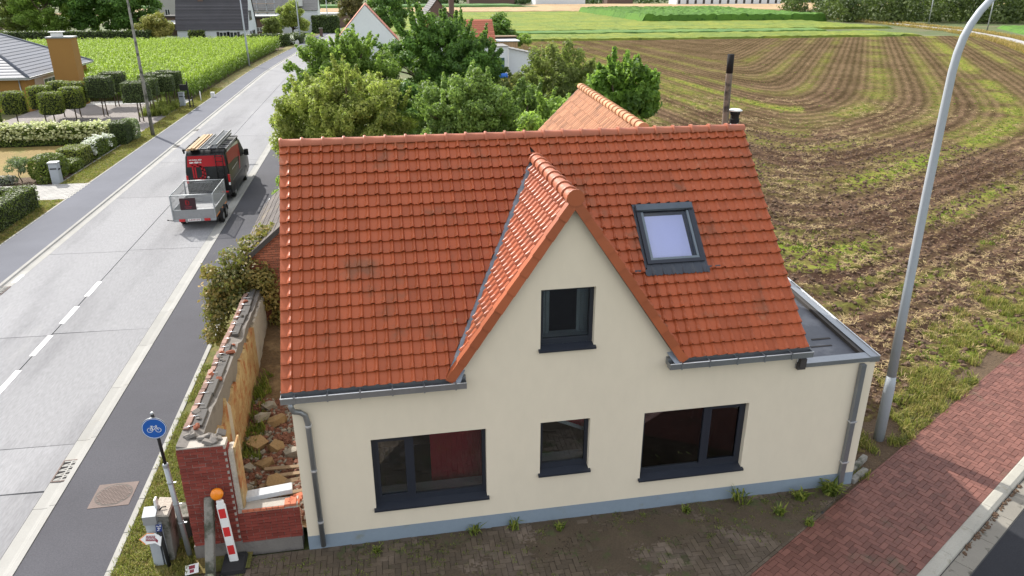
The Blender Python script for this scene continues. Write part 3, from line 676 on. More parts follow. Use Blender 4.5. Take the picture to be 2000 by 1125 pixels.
# ---- windows: frame, mullion, panes, sill, and the room behind
def window(x0, x1, z0, z1, mull=None, mside='l', name='window'):
    w = MB(); f = .065; y0, y1 = DEP-.06, DEP+.02; zb = z0+.075
    w.box((x0, y0, zb), (x0+f, y1, z1)); w.box((x1-f, y0, zb), (x1, y1, z1)); w.box((x0+f, y0, z1-f), (x1-f, y1, z1)); w.box((x0+f, y0, zb), (x1-f, y1, zb+f+.03))
    fr = w.build('window', m_alu, H)
    xs = [(x0+f, x1-f)]
    if mull:
        MB().box((mull-.05, y0-.008, zb+f+.03), (mull+.05, y1, z1-f)).build('mullion', m_alu, fr)
        xs = [(x0+f, mull-.05), (mull+.05, x1-f)]
        a, b = xs[0 if mside == 'l' else 1]          # opening sash
        s = MB(); q = .055; za, zc = zb+f+.03, z1-f
        s.box((a, y0-.012, za), (a+q, y0+.02, zc)); s.box((b-q, y0-.012, za), (b, y0+.02, zc)); s.box((a+q, y0-.012, za), (b-q, y0+.02, za+q)); s.box((a+q, y0-.012, zc-q), (b-q, y0+.02, zc)); s.build('sash', m_alu, fr)
    for a, b in xs: MB().box((a, y0+.028, zb+f+.03), (b, y0+.036, z1-f)).build('pane', m_glass, fr)
    s = MB(); s.prism([(-.065, z0-.005), (DEP-.06, z0+.03), (DEP-.06, z0+.074), (-.05, z0+.034), (-.065, z0+.03)][::-1], 'x', x0-.035, x1+.035); s.build('sill', m_alu, fr)
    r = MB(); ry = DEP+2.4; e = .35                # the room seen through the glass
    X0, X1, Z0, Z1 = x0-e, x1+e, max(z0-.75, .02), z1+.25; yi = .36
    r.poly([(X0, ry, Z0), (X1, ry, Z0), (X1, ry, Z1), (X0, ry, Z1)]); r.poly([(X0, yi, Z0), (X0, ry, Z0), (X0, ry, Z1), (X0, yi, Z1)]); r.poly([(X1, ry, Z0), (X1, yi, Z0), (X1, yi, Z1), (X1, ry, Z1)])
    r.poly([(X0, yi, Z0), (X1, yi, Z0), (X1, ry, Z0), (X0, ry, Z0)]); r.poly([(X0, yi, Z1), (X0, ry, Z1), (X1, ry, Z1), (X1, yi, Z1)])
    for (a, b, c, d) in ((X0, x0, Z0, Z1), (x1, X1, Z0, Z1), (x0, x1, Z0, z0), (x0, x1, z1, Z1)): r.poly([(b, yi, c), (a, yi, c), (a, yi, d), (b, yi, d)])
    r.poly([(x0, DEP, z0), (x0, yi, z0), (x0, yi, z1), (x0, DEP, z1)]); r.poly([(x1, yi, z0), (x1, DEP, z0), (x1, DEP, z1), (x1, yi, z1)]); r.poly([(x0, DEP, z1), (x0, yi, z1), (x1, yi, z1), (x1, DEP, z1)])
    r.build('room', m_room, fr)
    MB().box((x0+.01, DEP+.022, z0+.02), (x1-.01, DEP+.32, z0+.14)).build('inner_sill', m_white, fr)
    return fr
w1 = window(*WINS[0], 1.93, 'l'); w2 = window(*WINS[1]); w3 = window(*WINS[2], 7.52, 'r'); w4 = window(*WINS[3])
cl = MB()
for i in range(20): cl.box((2.30+i*.05, .62+.02*(i % 2), .60+.03*math.sin(i*1.3)), (2.352+i*.05, .65+.02*(i % 2), 2.35))
tag(cl.build('red_curtain', m_red), 'dark red curtain hanging behind the left wide window', 'curtain')
rcb = thing('red_reflection_panel', 'red cloth with slanting white hem imitating a reflection in the small ground floor window', 'blind', (5.0, .55, 1.5))  # added red sheet imitates the brick path and kerb reflected in the pane
MB().prism([(4.30, 2.12), (5.35, 1.62), (5.35, 2.32), (4.30, 2.32)], 'y', .54, .56).build('panel', m_red, rcb); MB().prism([(4.30, 2.04), (5.35, 1.54), (5.35, 1.615), (4.30, 2.115)], 'y', .535, .555).build('trim', m_white, rcb)
m_cur = M('grey_curtain', (.35, .36, .34), .9)
for a in (4.28, 4.98):
    cl = MB()
    for i in range(6): cl.box((a+i*.035, .40+.02*(i % 2), 3.70), (a+.034+i*.035, .42+.02*(i % 2), 4.80))
    tag(cl.build('net_curtain', m_cur), 'pale net curtain at the %s side of the gable window' % ('left' if a < 4.5 else 'right'), 'curtain', 'net curtains of the gable window')
m_pot = M('terracotta_pot', (.40, .22, .07), .7); m_potd = M('dark_pot', (.05, .05, .05), .6)
for (x, r, h, mt, lab, sp, nb) in ((6.50, .07, .13, m_pot, 'small ochre pot with a leafy plant behind the right wide window', .10, 26), (7.15, .09, .12, m_potd, 'spiky grass-like plant in dark pot behind the right wide window', .2, 70)):
    t = thing('potted_plant', lab, 'plant', (x, .32, WINS[2][2]+.14))
    MB().lathe([(r*.7, 0), (r, h), (r*1.05, h), (r*.9, h-.01)], (x, .32, WINS[2][2]+.14), 12).build('pot', mt, t)
    o = link('foliage', blades('foliage', m_weed, nb, .30, .014, sp*.3, 1.1, 3, droop=.5), t); o.location = (0, 0, h-.02)
# ---- main roof
RX0, RW, RY, RZ, EY, EZ = -.116, 9.4, 3.40, 6.73, -.10, 3.308
sl = Vector((0, EY-RY, EZ-RZ)); SL = sl.length; dn = sl.normalized(); nrm = Vector((1, 0, 0)).cross(-dn).normalized()
ROW, CW, NR, NC = SL/20, .2, 20, 47
def roofM(o, ax, ay, az): return Matrix((ax, ay, az)).transposed().to_4x4(), o
def tile_mb(cw=CW, row=ROW):
    """interlocking tile: flat pan, rolled rib on its right that swells towards the lower edge. x across, y down the slope, z out"""
    mb = MB(); L = row+.02; T = .024; prof0 = [(0, .0), (.132, .0), (.150, .018), (.166, .030), (.178, .032), (.190, .018), (.200, -.002)]
    prof1 = [(0, .0), (.108, .0), (.130, .026), (.154, .048), (.176, .053), (.193, .026), (.200, -.002)]
    st = [(0, prof0, .010), (.55, prof0, .032), (.86, prof1, .044), (1.0, prof1, .046)]
    vs = []
    for t, pr, lift in st: vs += [(x*cw/.2, -.02+t*L, z+lift) for x, z in pr]
    n = len(prof0); fs = [(i*n+j, (i+1)*n+j, (i+1)*n+j+1, i*n+j+1) for i in range(len(st)-1) for j in range(n-1)]
    k = len(vs); b = (len(st)-1)*n; vs += [(x, y-.006, z-T-.006) for x, y, z in vs[b:b+n]]
    fs += [(b+j, k+j, k+j+1, b+j+1) for j in range(n-1)]
    k2 = len(vs); vs += [(vs[0][0], vs[0][1], -.01), (vs[b][0], vs[b][1], vs[b][2]-T)]; fs += [(0, k2, k2+1, b)]
    k3 = len(vs); vs += [(vs[n-1][0], vs[n-1][1], -.01), (vs[b+n-1][0], vs[b+n-1][1], vs[b+n-1][2]-T)]; fs += [(n-1, b+n-1, k3+1, k3)]
    mb.smooth = False; mb.faces(vs, fs); return mb
TILE = tile_mb(); me_tile = TILE.mesh('roof_tile', m_tile)
def cut_mesh(name, mat, mtx, planes, base=None):
    """tile clipped by vertical planes given in house space: list of (point, normal) - keeps the side the normal points away from"""
    bm = bmesh.new(); bm.from_mesh(base or me_tile); inv = mtx.inverted()
    for p, nn in planes:
        lp = inv @ Vector(p); ln = (inv.to_3x3() @ Vector(nn)).normalized()
        bmesh.ops.bisect_plane(bm, geom=bm.verts[:]+bm.edges[:]+bm.faces[:], plane_co=lp, plane_no=ln, clear_outer=True)
    if not bm.faces: bm.free(); return None
    me = bpy.data.meshes.new(name); bm.to_mesh(me); bm.free(); me.materials.clear(); me.materials.append(mat); return me
def tiles(parent, name, items, nobj, mat, matj, base):
    """items: (matrix, planes or None); the nearest nobj become objects, the rest one joined part"""
    items.sort(key=lambda it: (it[0] @ Vector((.1, .12, 0))-CAMP).length); rg = np.random.default_rng(8); V = []; F = []; rv = []; k = 0
    po = origin(parent)
    for q, (mt, pl) in enumerate(items):
        me = base
        if pl:
            me = cut_mesh(name, mat, mt, pl, base)
            if me is None: continue
        j = Matrix.Rotation(rg.normal()*.006, 4, 'Z') @ Matrix.Rotation(rg.normal()*.008, 4, 'X')
        if q < nobj:
            o = link(name, me, parent); o.matrix_local = Matrix.Translation(-po) @ mt @ j
        else:
            X = mt @ j; r = rg.random()
            for v in me.vertices: V.append(tuple(X @ v.co-po)); rv.append(r)
            F += [tuple(i+k for i in p.vertices) for p in me.polygons]; k += len(me.vertices)
    if V:
        me = bpy.data.meshes.new(name+'s'); me.from_pydata(V, [], F); me.materials.append(matj); set_attr(me, 'rv', rv); tag(link(name+'s', me, parent), kind='stuff')
# dormer planes (valley lines in plan)
DY = 3.02; DRZ = 6.36; GL, GR = 2.66, 6.84          # where the dormer meets the eaves
nL = Vector((-(DY-EY), APX-GL, 0)).normalized()     # left valley, normal pointing left
def vplane(side): 
    p = Vector((GL if side < 0 else GR, EY, 0)); q = Vector((APX, DY, 0)); d = (q-p); n = Vector((-d.y, d.x, 0)).normalized()
    return p, (n if n.x*side > 0 else -n)
pL, nL = vplane(-1); pR, nR = vplane(1)
SKX0, SKX1, SKR0, SKR1 = 6.50, 7.74, 7, 13          # skylight: columns in x, rows from the ridge
items = []
for r in range(NR):
    for c in range(NC):
        o = Vector((RX0+c*CW, RY, RZ))+dn*(r*ROW)+nrm*.0
        mt = Matrix((Vector((1, 0, 0)), dn, nrm)).transposed().to_4x4(); mt.translation = o
        cor = [mt @ Vector((a, b, 0)) for a in (0, CW) for b in (-.02, ROW)]
        pl = []
        inL = [(p-pL).dot(nL) for p in cor]; inR = [(p-pR).dot(nR) for p in cor]
        if max(inL) < .045 and max(inR) < .045: continue
        cen = sum(cor, Vector())/4
        if cen.x < APX:
            if max(inL) < .045: continue
            if min(inL) < .045: pl.append((pL+nL*.045, -nL))
        else:
            if max(inR) < .045: continue
            if min(inR) < .045: pl.append((pR+nR*.045, -nR))
        if SKR0 <= r < SKR1:
            x0, x1 = o.x, o.x+CW
            if x0 >= SKX0 and x1 <= SKX1: continue
            if x0 < SKX0 < x1: pl.append((Vector((SKX0, 0, 0)), Vector((1, 0, 0))))
            elif x0 < SKX1 < x1: pl.append((Vector((SKX1, 0, 0)), Vector((-1, 0, 0))))
        items.append((mt, pl))
mb = MB(); off = nrm*-.012
def RP(x, v, o=-.012): p = Vector((x, RY, RZ))+dn*v+nrm*o; return p
mb.poly([RP(RX0, 0), RP(RX0, SL-.03), RP(GL-.1, SL-.03), RP(APX, .5)]); mb.poly([RP(RX0, 0), RP(APX, .5), RP(GR+.1, SL-.03), RP(RX0+RW, SL-.03), RP(RX0+RW, 0)])
bk = lambda x, v: Vector((x, RY+abs(dn.y)*v, RZ-abs(dn.z)*v))
mb.poly([bk(RX0, 0), bk(RX0+RW, 0), bk(RX0+RW, SL), bk(RX0, SL)])
for x in (RX0+.01, RX0+RW-.01): mb.poly([RP(x, 0), RP(x, SL-.03), RP(x, SL-.03, -.14), RP(x, .0, -.14)])
roof = mb.build('roof', m_bat, H)
tiles(roof, 'roof_tile', items, 300, m_tile, m_tilej, me_tile)
mb = MB(); rv = []; k0 = 0; rg = np.random.default_rng(4)    # back slope, never closely seen
for r in range(NR):
    for c in range(NC):
        mt = Matrix((Vector((-1, 0, 0)), Vector((0, -dn.y, dn.z)), Vector((0, -nrm.y, nrm.z)))).transposed().to_4x4(); mt.translation = bk(RX0+(c+1)*CW, r*ROW)
        mb.faces([tuple(mt @ Vector(v)) for v in TILE.v], TILE.f); rv += [rg.random()]*len(TILE.v)
o = mb.build('back_roof_tiles', m_tilej, roof); set_attr(o.data, 'rv', rv); tag(o, kind='stuff')
def ridge_mesh(L, r, n=9, col=True, mat=m_ridge):
    """half-round ridge tile along +x with a raised collar"""
    mb = MB(); st = [(0, r+.026), (.012, r+.032), (.040, r+.032), (.055, r+.006), (L*.6, r), (L+.02, r-.004)] if col else [(0, r), (L, r)]
    vs = []
    for x, rr in st: vs += [(x, rr*math.cos(math.pi*(1.12*j/(n-1)-.06)), rr*.92*math.sin(math.pi*(1.12*j/(n-1)-.06))) for j in range(n)]
    fs = [(i*n+j, i*n+j+1, (i+1)*n+j+1, (i+1)*n+j) for i in range(len(st)-1) for j in range(n-1)]
    mb.smooth = True; mb.faces(vs, fs); mb.smooth = False; mb.poly([v for v in vs[:n]]); mb.poly([v for v in vs[-n:]][::-1]); return mb.mesh('ridge_tile', mat)
NRG = 24; me_r = ridge_mesh(RW/NRG, .105)
for i in range(NRG):
    o = link('ridge_tile', me_r, roof); o.location = (RX0+RW*i/NRG, RY, RZ-.005); o.rotation_euler = (0, rg.normal()*.004, rg.normal()*.004)
# ---- gable dormer
dorm = MB()
for sd, gx in ((-1, GL), (1, GR)):
    dorm.poly([(APX, -.02, DRZ-.05), (APX, DY, DRZ-.05), (gx, -.02, VZ+.06)])
dorm.poly([(VL-.02, -.02, VZ), (GL, -.02, VZ+.06), (APX, -.02, DRZ-.06), (APX, -.02, APZ)]); dorm.poly([(VR+.02, -.02, VZ), (APX, -.02, APZ), (APX, -.02, DRZ-.06), (GR, -.02, VZ+.06)])
dr = dorm.build('dormer_roof', m_bat, H)
for sd, gx, name in ((-1, GL, 'l'), (1, GR, 'r')):
    a = Vector((APX, -.10, DRZ)); b = Vector((gx+.02*sd, -.10, VZ+.09)); dd = (b-a).normalized(); Ls = (b-a).length
    ax = Vector((0, 1, 0)) if sd < 0 else Vector((0, -1, 0)); nn = ax.cross(dd).normalized()
    nr = 15; rw = Ls/nr; tb = tile_mb(.2, rw); met = tb.mesh('dormer_tile', m_tile); it = []
    pp, pn = vplane(sd)
    for r in range(nr):
        for c in range(17):
            y0 = -.10+c*.2
            o = Vector((APX, y0 if sd < 0 else y0+.2, DRZ))+dd*(r*rw)
            mt = Matrix((ax, dd, nn)).transposed().to_4x4(); mt.translation = o
            cor = [mt @ Vector((u, v, 0)) for u in (0, .2) for v in (0, rw)]
            ins = [(p-pp).dot(pn) for p in cor]       # >0 is outside the dormer
            lim = -.06
            if min(ins) > lim: continue
            it.append((mt, [(pp+pn*lim, pn)] if max(ins) > lim else None))
    tiles(dr, 'dormer_tile', it, 140, m_tile, m_tilej, met)
    # verge tiles on the gable edge
    nv = 10; vl = Ls/nv
    vm = MB(); vm.smooth = False
    vm.faces([(0.004, -.040, .050), (0.004, -.040, -.095), (vl+.014, -.060, -.095), (vl+.014, -.060, .068), (0.004, .12, .046), (vl+.014, .12, .064), (0.004, -.015, -.095), (vl+.014, -.035, -.095)],
             [(0, 1, 2, 3), (0, 3, 5, 4), (3, 2, 7, 5), (0, 4, 6, 1), (1, 6, 7, 2)])
    mev = vm.mesh('verge_tile', m_tile2)
    for i in range(nv):
        mt = Matrix((dd, Vector((0, 1, 0)), nn)).transposed().to_4x4(); mt.translation = a+dd*(i*vl); o = link('verge_tile', mev, dr); o.matrix_local = mt
    # lead valley lining
    lm = MB(); q0 = Vector((gx, EY-.02, 0)); q1 = Vector((APX, DY, 0)); w = .075; k = 14
    def onroof(p, o=.012): t = (RY-p.y)/(RY-EY); return Vector((p.x, p.y, RZ+(EZ-RZ)*t))+nrm*o
    for i in range(k):
        u0, u1 = q0.lerp(q1, i/k), q0.lerp(q1, (i+1)/k)
        lm.poly([onroof(u0+pn*w, .03), onroof(u0-pn*.16, .008), onroof(u1-pn*.16, .008), onroof(u1+pn*w, .03)])
    lm.build('valley_lead', m_lead, dr)
nd = 9; Ld = (DY+.34)/nd; me_d = ridge_mesh(Ld, .125, mat=m_ridge)
for i in range(nd):
    o = link('ridge_tile', me_d, dr); o.location = (APX, -.15+Ld*i, DRZ-.01); o.rotation_euler = (0, 0, math.pi/2)
mb = MB(); n = 16; mb.poly([(APX+.145*math.cos(2*math.pi*j/n), -.16, DRZ+.03+.145*math.sin(2*math.pi*j/n)*(1 if j < 9 else .9)) for j in range(n)]); mb.prism([(APX+.145*math.cos(2*math.pi*j/n), DRZ+.03+.140*math.sin(2*math.pi*j/n)) for j in range(n)], 'y', -.158, -.12); mb.build('ridge_end', m_tile2, dr)
# ---- skylight
v0, v1 = SKR0*ROW, SKR1*ROW
SM = Matrix((Vector((1, 0, 0)), dn, nrm)).transposed().to_4x4(); SM.translation = Vector((0, RY, RZ))
def sbox(mb, x0, x1, a, b, z0, z1, bev=0): mb.box((x0, a, z0), (x1, b, z1), SM, bev)
sk = MB(); X0, X1, A, B = SKX0+.05, SKX1-.05, v0+.06, v1-.16
for bx_ in ((X0, X0+.08, A, B), (X1-.08, X1, A, B), (X0+.08, X1-.08, A, A+.12), (X0+.08, X1-.08, B-.07, B)): sbox(sk, *bx_, -.02, .085)
skl = sk.build('skylight', m_alu, H)
sk = MB()
for bx_ in ((X0+.085, X0+.13, A+.14, B-.075), (X1-.13, X1-.085, A+.14, B-.075), (X0+.13, X1-.13, B-.12, B-.075)): sbox(sk, *bx_, .0, .075)
m_skf = M('skylight_sash', (.16, .19, .21), .4, metal=.5); sk.build('sash', m_skf, skl)
sk = MB(); sbox(sk, X0+.12, X1-.12, A+.14, B-.1, .045, .053); sk.build('pane', glassmat('skylight_glass', (.95, .96, .97), 1.0, 1.42), skl)
sk = MB(); sbox(sk, X0-.01, X1+.01, A-.02, A+.13, .075, .125, .02); sk.build('hood', M('skylight_hood', (.10, .12, .14), .35, metal=.6), skl)
m_blind = M('roller_blind', (.58, .60, .82), .8, (1, .03), (20, .02))
sk = MB(); sbox(sk, X0+.12, X1-.2, A+.20, B-.10, -.005, .0); sk.build('blind', m_blind, skl)
sk = MB(); sbox(sk, X0+.08, X1-.08, A+.12, B-.075, -.03, -.02); sk.build('reveal', m_white, skl)
m_apron = M('apron_flashing', (.035, .042, .055), .45, (2, .1), (20, .08), spec=.5)
sk = MB(); vs = []; nx_ = 64; x0, x1 = SKX0-.22, SKX1+.24
for i in range(nx_+1):
    x = x0+(x1-x0)*i/nx_; ph = ((x-RX0)/CW) % 1; rib = .032*max(0, math.sin((ph-.62)/.38*math.pi)) if ph > .62 else 0
    far = v1+.05-(.10 if (x < SKX0-.01 or x > SKX1+.01) else 0)+.012*math.sin(i*2.1)
    up_ = v1-.17 if SKX0+.02 < x < SKX1-.02 else v1-.06
    vs += [SM @ Vector((x, up_, .05)), SM @ Vector((x, v1-.05, .052+rib*.6)), SM @ Vector((x, far+.02, .046+rib))]
sk.faces(vs, [(i*3+j, i*3+j+1, i*3+4+j, i*3+3+j) for i in range(nx_) for j in range(2)]); sk.build('apron', m_apron, skl)
sk = MB(); sbox(sk, SKX0-.0, X0+.0, v0, v1-.1, .0, .035); sbox(sk, X1, SKX1, v0, v1-.1, .0, .035); sbox(sk, SKX0, SKX1, v0-.03, A, .0, .04); sk.build('side_flashing', m_apron, skl)
# ---- gutters with brackets, downpipes
def gut(x0, x1):
    gt = MB(); y0, y1, z0, z1 = -.225, -.085, 3.175, 3.285
    gt.box((x0, y0, z0), (x1, y1, z0+.006)); gt.box((x0, y0-.004, z0), (x1, y0+.002, z1-.012)); gt.box((x0, y1-.004, z0), (x1, y1, z1+.03)); gt.box((x0, y0, z0), (x0+.006, y1, z1)); gt.box((x1-.006, y0, z0), (x1, y1, z1))
    g_ = gt.build('gutter', m_zinc, H)
    MB().tube([(x0, y0-.002, z1), (x1, y0-.002, z1)], .011, 8).build('bead', m_zinc2, g_)
    x = x0+.22
    while x < x1-.05:
        MB().box((x-.014, y0-.017, z0-.008), (x+.014, y0-.006, z1+.014)).box((x-.012, y0-.012, z1+.002), (x+.012, y1, z1+.008)).build('bracket', m_zinc, g_); x += .53
    mb = MB().box((x0, y1, z0+.03), (x1, .0, z1+.05)); mb.build('fascia', m_zinc, g_)
gut(-.125, 2.93); gut(6.56, 9.33)
dp = MB(); dp.tube([(.02, -.155, 3.18), (.02, -.155, 3.08), (.05, -.15, 2.99), (.14, -.10, 2.94), (.22, -.075, 2.86), (.245, -.065, 2.7), (.26, -.062, .10)], .048, 12); d_ = dp.build('downpipe', m_zinc, H)
for z in (2.62, 1.72, .62): MB().lathe([(.054, 0), (.056, .01), (.056, .03), (.054, .04)], (.247+(2.7-z)*.0055, -.063, z), 12).box((.20, -.06, z+.01), (.30, 0.0, z+.03)).build('pipe_bracket', m_zinc2, d_)
dp = MB(); dp.box((10.48, -.10, .08), (10.58, -.015, 2.83)); d_ = dp.build('downpipe', m_zinc, H)
for z in (1.55, .60): MB().box((10.465, -.112, z), (10.595, .0, z+.025)).box((10.59, -.09, z+.004), (10.63, -.06, z+.02)).build('pipe_bracket', m_zinc2, d_)
# ---- flat roof of the side extension with zinc coping
m_bitu = M('roof_membrane', (.06, .065, .08), .5, (.6, .2), (8, .12), spec=.4, dirt=[((.11, .115, .13), 1.2, .50, .62), ((.03, .03, .033), 2.6, .66, .72)])
fr_ = MB().poly([(9.0, .05, 2.86), (XR, .05, 2.86), (XRB, YB, 2.86), (9.0, YB, 2.86)]).build('flat_roof', m_bitu, H)
def cope(p, q, w, z0, z1):
    p, q = Vector(p), Vector(q); d = (q-p).normalized(); n = Vector((-d.y, d.x, 0))
    mb = MB(); A = [p, q, q+n*w, p+n*w]; mb.prism([(v.x, v.y) for v in A], 'z', z0, z1); return mb
cope((9.14, -.035, 0), (XR+.04, -.035, 0), .22, 2.86, 2.945).build('coping', m_zinc, fr_)
cope((XR+.05, -.035, 0), (XRB+.05, YB, 0), .19, 2.84, 2.955).build('coping', m_zinc, fr_)
cope((XR-.14, .19, 0), (XRB-.14, YB, 0), .07, 2.84, 2.935).build('upstand', m_dark, fr_)
cope((XR+.052, -.037, 0), (XRB+.052, YB, 0), .02, 2.957, 2.972).build('coping_bead', m_zinc2, fr_)
MB().box((9.14, -.10, 2.86), (9.30, -.04, 3.0)).box((9.16, -.14, 2.93), (9.28, -.04, 3.1)).build('gutter_outlet', m_dark, fr_)
MB().box((10.1, 1.0, 2.861), (10.5, 1.05, 2.872)).box((9.9, .7, 2.861), (10.35, .74, 2.87)).build('membrane_seam', m_dark, fr_)
# flues standing on the flat roof behind the ridge
m_pipe = M('cement_pipe', (.16, .13, .10), .9, (2, .25), (25, .2), dirt=((.03, .027, .025), 1.4, .5, .62), bump=(40, .4, .01))
m_soot = M('soot', (.012, .011, .011), .9)
MB().tube([(9.98, 5.5, 2.86), (9.93, 5.5, 5.5), (9.885, 5.5, 7.55), (9.88, 5.5, 8.04)], .075, 14).build('cement_flue', m_pipe, fr_)
MB().tube([(9.885, 5.5, 7.62), (9.88, 5.5, 8.045)], .0765, 14).build('flue_soot', m_soot, fr_)
fl = MB().tube([(10.14, 5.5, 2.86), (10.14, 5.5, 6.46)], .085, 14); f_ = fl.build('steel_flue', m_zinc2, fr_)
MB().lathe([(.09, 0), (.115, .02), (.115, .10), (.10, .12), (.10, .2), (.118, .22), (.118, .27), (.06, .3)], (10.14, 5.5, 6.46), 16).build('cowl', m_soot, f_)
MB().lathe([(.05, 0), (.16, .0), (.165, .018), (.12, .045), (.02, .06)], (10.14, 5.5, 6.75), 18).build('cap', m_white, f_)

# ================================================================ REAR WING roof behind the house
RWG = thing('rear_wing', 'rear wing with older pale orange tiled gable roof behind the main ridge', 'building', (8.6, 12, -.1))
wa, wb = Vector((8.50, 7.2, 6.1)), Vector((9.16, 15.9, 6.1)); wd = (wb-wa).normalized(); wl = Vector((-wd.y, wd.x, 0)); WL = (wb-wa).length
m_tileo = M('old_tile', (.42, .20, .105), .75, (.8, .15), (12, .12), rand=.22, dirt=((.20, .11, .07), 1.5, .55, .7)); m_tileoj = M('old_tile_mass', (.42, .20, .105), .75, (.8, .15), (12, .12), rand=.22, attr='rv', dirt=((.20, .11, .07), 1.5, .55, .7))
m_ridgeo = M('old_ridge', (.47, .235, .12), .75, (1, .12), (14, .1), rand=.15)
mb = MB(); hw = 3.2
def WP(s, t, z): v = wa+wd*s+wl*t; return (v.x, v.y, z)
for s in (0, WL): mb.poly([WP(s, -hw+.1, -.1), WP(s, hw-.1, -.1), WP(s, hw-.1, 6.1-hw), WP(s, 0, 6.02), WP(s, -hw+.1, 6.1-hw)])
for t in (-hw+.1, hw-.1): mb.poly([WP(0, t, -.1), WP(WL, t, -.1), WP(WL, t, 6.1-hw), WP(0, t, 6.1-hw)])
mb.build('wall', m_stucco, RWG)
mb = MB()
for sg_ in (-1, 1): mb.poly([WP(-.1, 0, 6.08), WP(WL+.1, 0, 6.08), WP(WL+.1, sg_*hw, 6.08-hw), WP(-.1, sg_*hw, 6.08-hw)])
rr = mb.build('roof', m_bat, RWG)
def old_tile(cw=.21, row=.31):
    mb = MB(); n = 7; vs = []
    for t, lift in ((0, .01), (1, .035)): vs += [(cw*j/(n-1), t*(row+.02)-.01, lift+.028*math.sin(math.pi*2*j/(n-1))) for j in range(n)]
    vs += [(x, y, z-.03) for x, y, z in vs[n:2*n]]
    mb.faces(vs, [(j, n+j, n+j+1, j+1) for j in range(n-1)]+[(n+j, 2*n+j, 2*n+j+1, n+j+1) for j in range(n-1)]); return mb
OT = old_tile(); me_ot = OT.mesh('old_tile', m_tileo)
for sg_ in (1, -1):
    dd = Vector((wl.x*sg_, wl.y*sg_, -1)).normalized(); ax = -wd if sg_ > 0 else wd; ax = ax if ax.cross(dd).z > 0 else -ax; nn = ax.cross(dd); it = []
    for r in range(int(hw*1.414/.31)):
        for c in range(int(WL/.21)):
            o = wa+wd*(c*.21 if ax.dot(wd) > 0 else (c+1)*.21)+dd*(r*.31); mt = Matrix((ax, dd, nn)).transposed().to_4x4(); mt.translation = o; it.append((mt, None))
    if sg_ > 0:
        it.sort(key=lambda q: -q[0].translation.z-.05*q[0].translation.y)
        vis = it[:240]; rest = it[240:]
        tiles(rr, 'old_tile', vis, 300, m_tileo, m_tileoj, me_ot); tiles(rr, 'old_tile', rest, 0, m_tileo, m_tileoj, me_ot)
    else: tiles(rr, 'old_tile', it, 0, m_tileo, m_tileoj, me_ot)
nr_ = 20; me_or = ridge_mesh(WL/nr_, .13, col=True, mat=m_ridgeo)
for i in range(nr_):
    o = link('ridge_tile', me_or, rr); v = wa+wd*(i*WL/nr_)-Vector((0, 0, 0)); po = origin(rr); o.location = v-po; o.rotation_euler = (0, 0, math.atan2(wd.y, wd.x))
# ================================================================ REMAINS OF THE DEMOLISHED HOUSE (left gap)
m_mortar = M('mortar', (.36, .33, .29), .95, (3, .15), (40, .15), bump=(60, .4, .006))
m_rbrick = M('red_brick', (.20, .042, .030), .8, (2, .12), (40, .1), rand=.22, bump=(60, .3, .004))
m_rbrickj = M('red_brick_mass', (.20, .042, .030), .8, (2, .12), (40, .1), rand=.22, attr='rv', bump=(60, .3, .004))
m_obrick = M('orange_brick', (.30, .105, .06), .85, (2, .15), (40, .12), rand=.25, bump=(60, .3, .004))
m_plaster = M('old_plaster', (.34, .21, .095), .95, (1.6, .2), (14, .2), dirt=[((.38, .28, .14), 1.6, .42, .55), ((.30, .12, .045), 2.6, .50, .62), ((.55, .50, .42), .9, .60, .68)], bump=(12, .8, .03))
m_lime = M('lime_plaster', (.42, .38, .32), .9, (2, .15), (30, .12), dirt=((.30, .27, .23), 3, .52, .7), bump=(18, .8, .03))
m_cem = M('grey_cement', (.17, .155, .14), .92, (2, .15), (30, .12), dirt=((.12, .11, .10), 2.5, .55, .7), bump=(25, .6, .01))
m_wood = M('old_wood', (.20, .14, .085), .85, (2, .2), (30, .2), rand=.25, stretch=(1, 8, 1), bump=(30, .4, .01))
def brick_face(parent, x0, x1, z0, z1, yf, mat, L=.205, h=.054, joint=.009, seed=1, limit=170, depth=.022, ragged=0.0, name='brick', matj=None, axis='x'):
    """stretcher-bond bricks proud of the mortar on a wall face looking towards -y (or -x)"""
    rg = np.random.default_rng(seed); z = z0; r = 0; po = origin(parent); cnt = 0; far = MB(); rv = []
    me = MB().box((0, 0, 0), (L, depth, h)).mesh(name, mat); cache = {}
    while z+h < z1+1e-4:
        x = x0-(L/2 if r % 2 else 0)
        while x < x1-.02:
            a, b = max(x, x0), min(x+L, x1)
            if b-a > .03 and not (ragged and z > z1-ragged and rg.random() < .45):
                if cnt < limit:
                    key = round(b-a, 3)
                    if key not in cache: cache[key] = MB().box((0, 0, 0), (b-a, depth, h)).mesh(name, mat) if axis == 'x' else MB().box((0, 0, 0), (depth, b-a, h)).mesh(name, mat)
                    o = link(name, cache[key], parent); pr = rg.normal()*.0025
                    o.location = (Vector((a, yf-depth*.5+pr, z)) if axis == 'x' else Vector((yf-depth*.5+pr, a, z)))-po; cnt += 1
                else:
                    k = len(far.v); pr = rg.normal()*.0025
                    if axis == 'x': far.box((a, yf-depth*.5+pr, z), (b, yf+depth*.5+pr, z+h))
                    else: far.box((yf-depth*.5+pr, a, z), (yf+depth*.5+pr, b, z+h))
                    rv += [rg.random()]*(len(far.v)-k)
            x += L+joint
        z += h+joint; r += 1
    if far.v:
        o = far.build(name+'s', matj or mat, parent); set_attr(o.data, 'rv', rv); tag(o, kind='stuff')
    return cnt
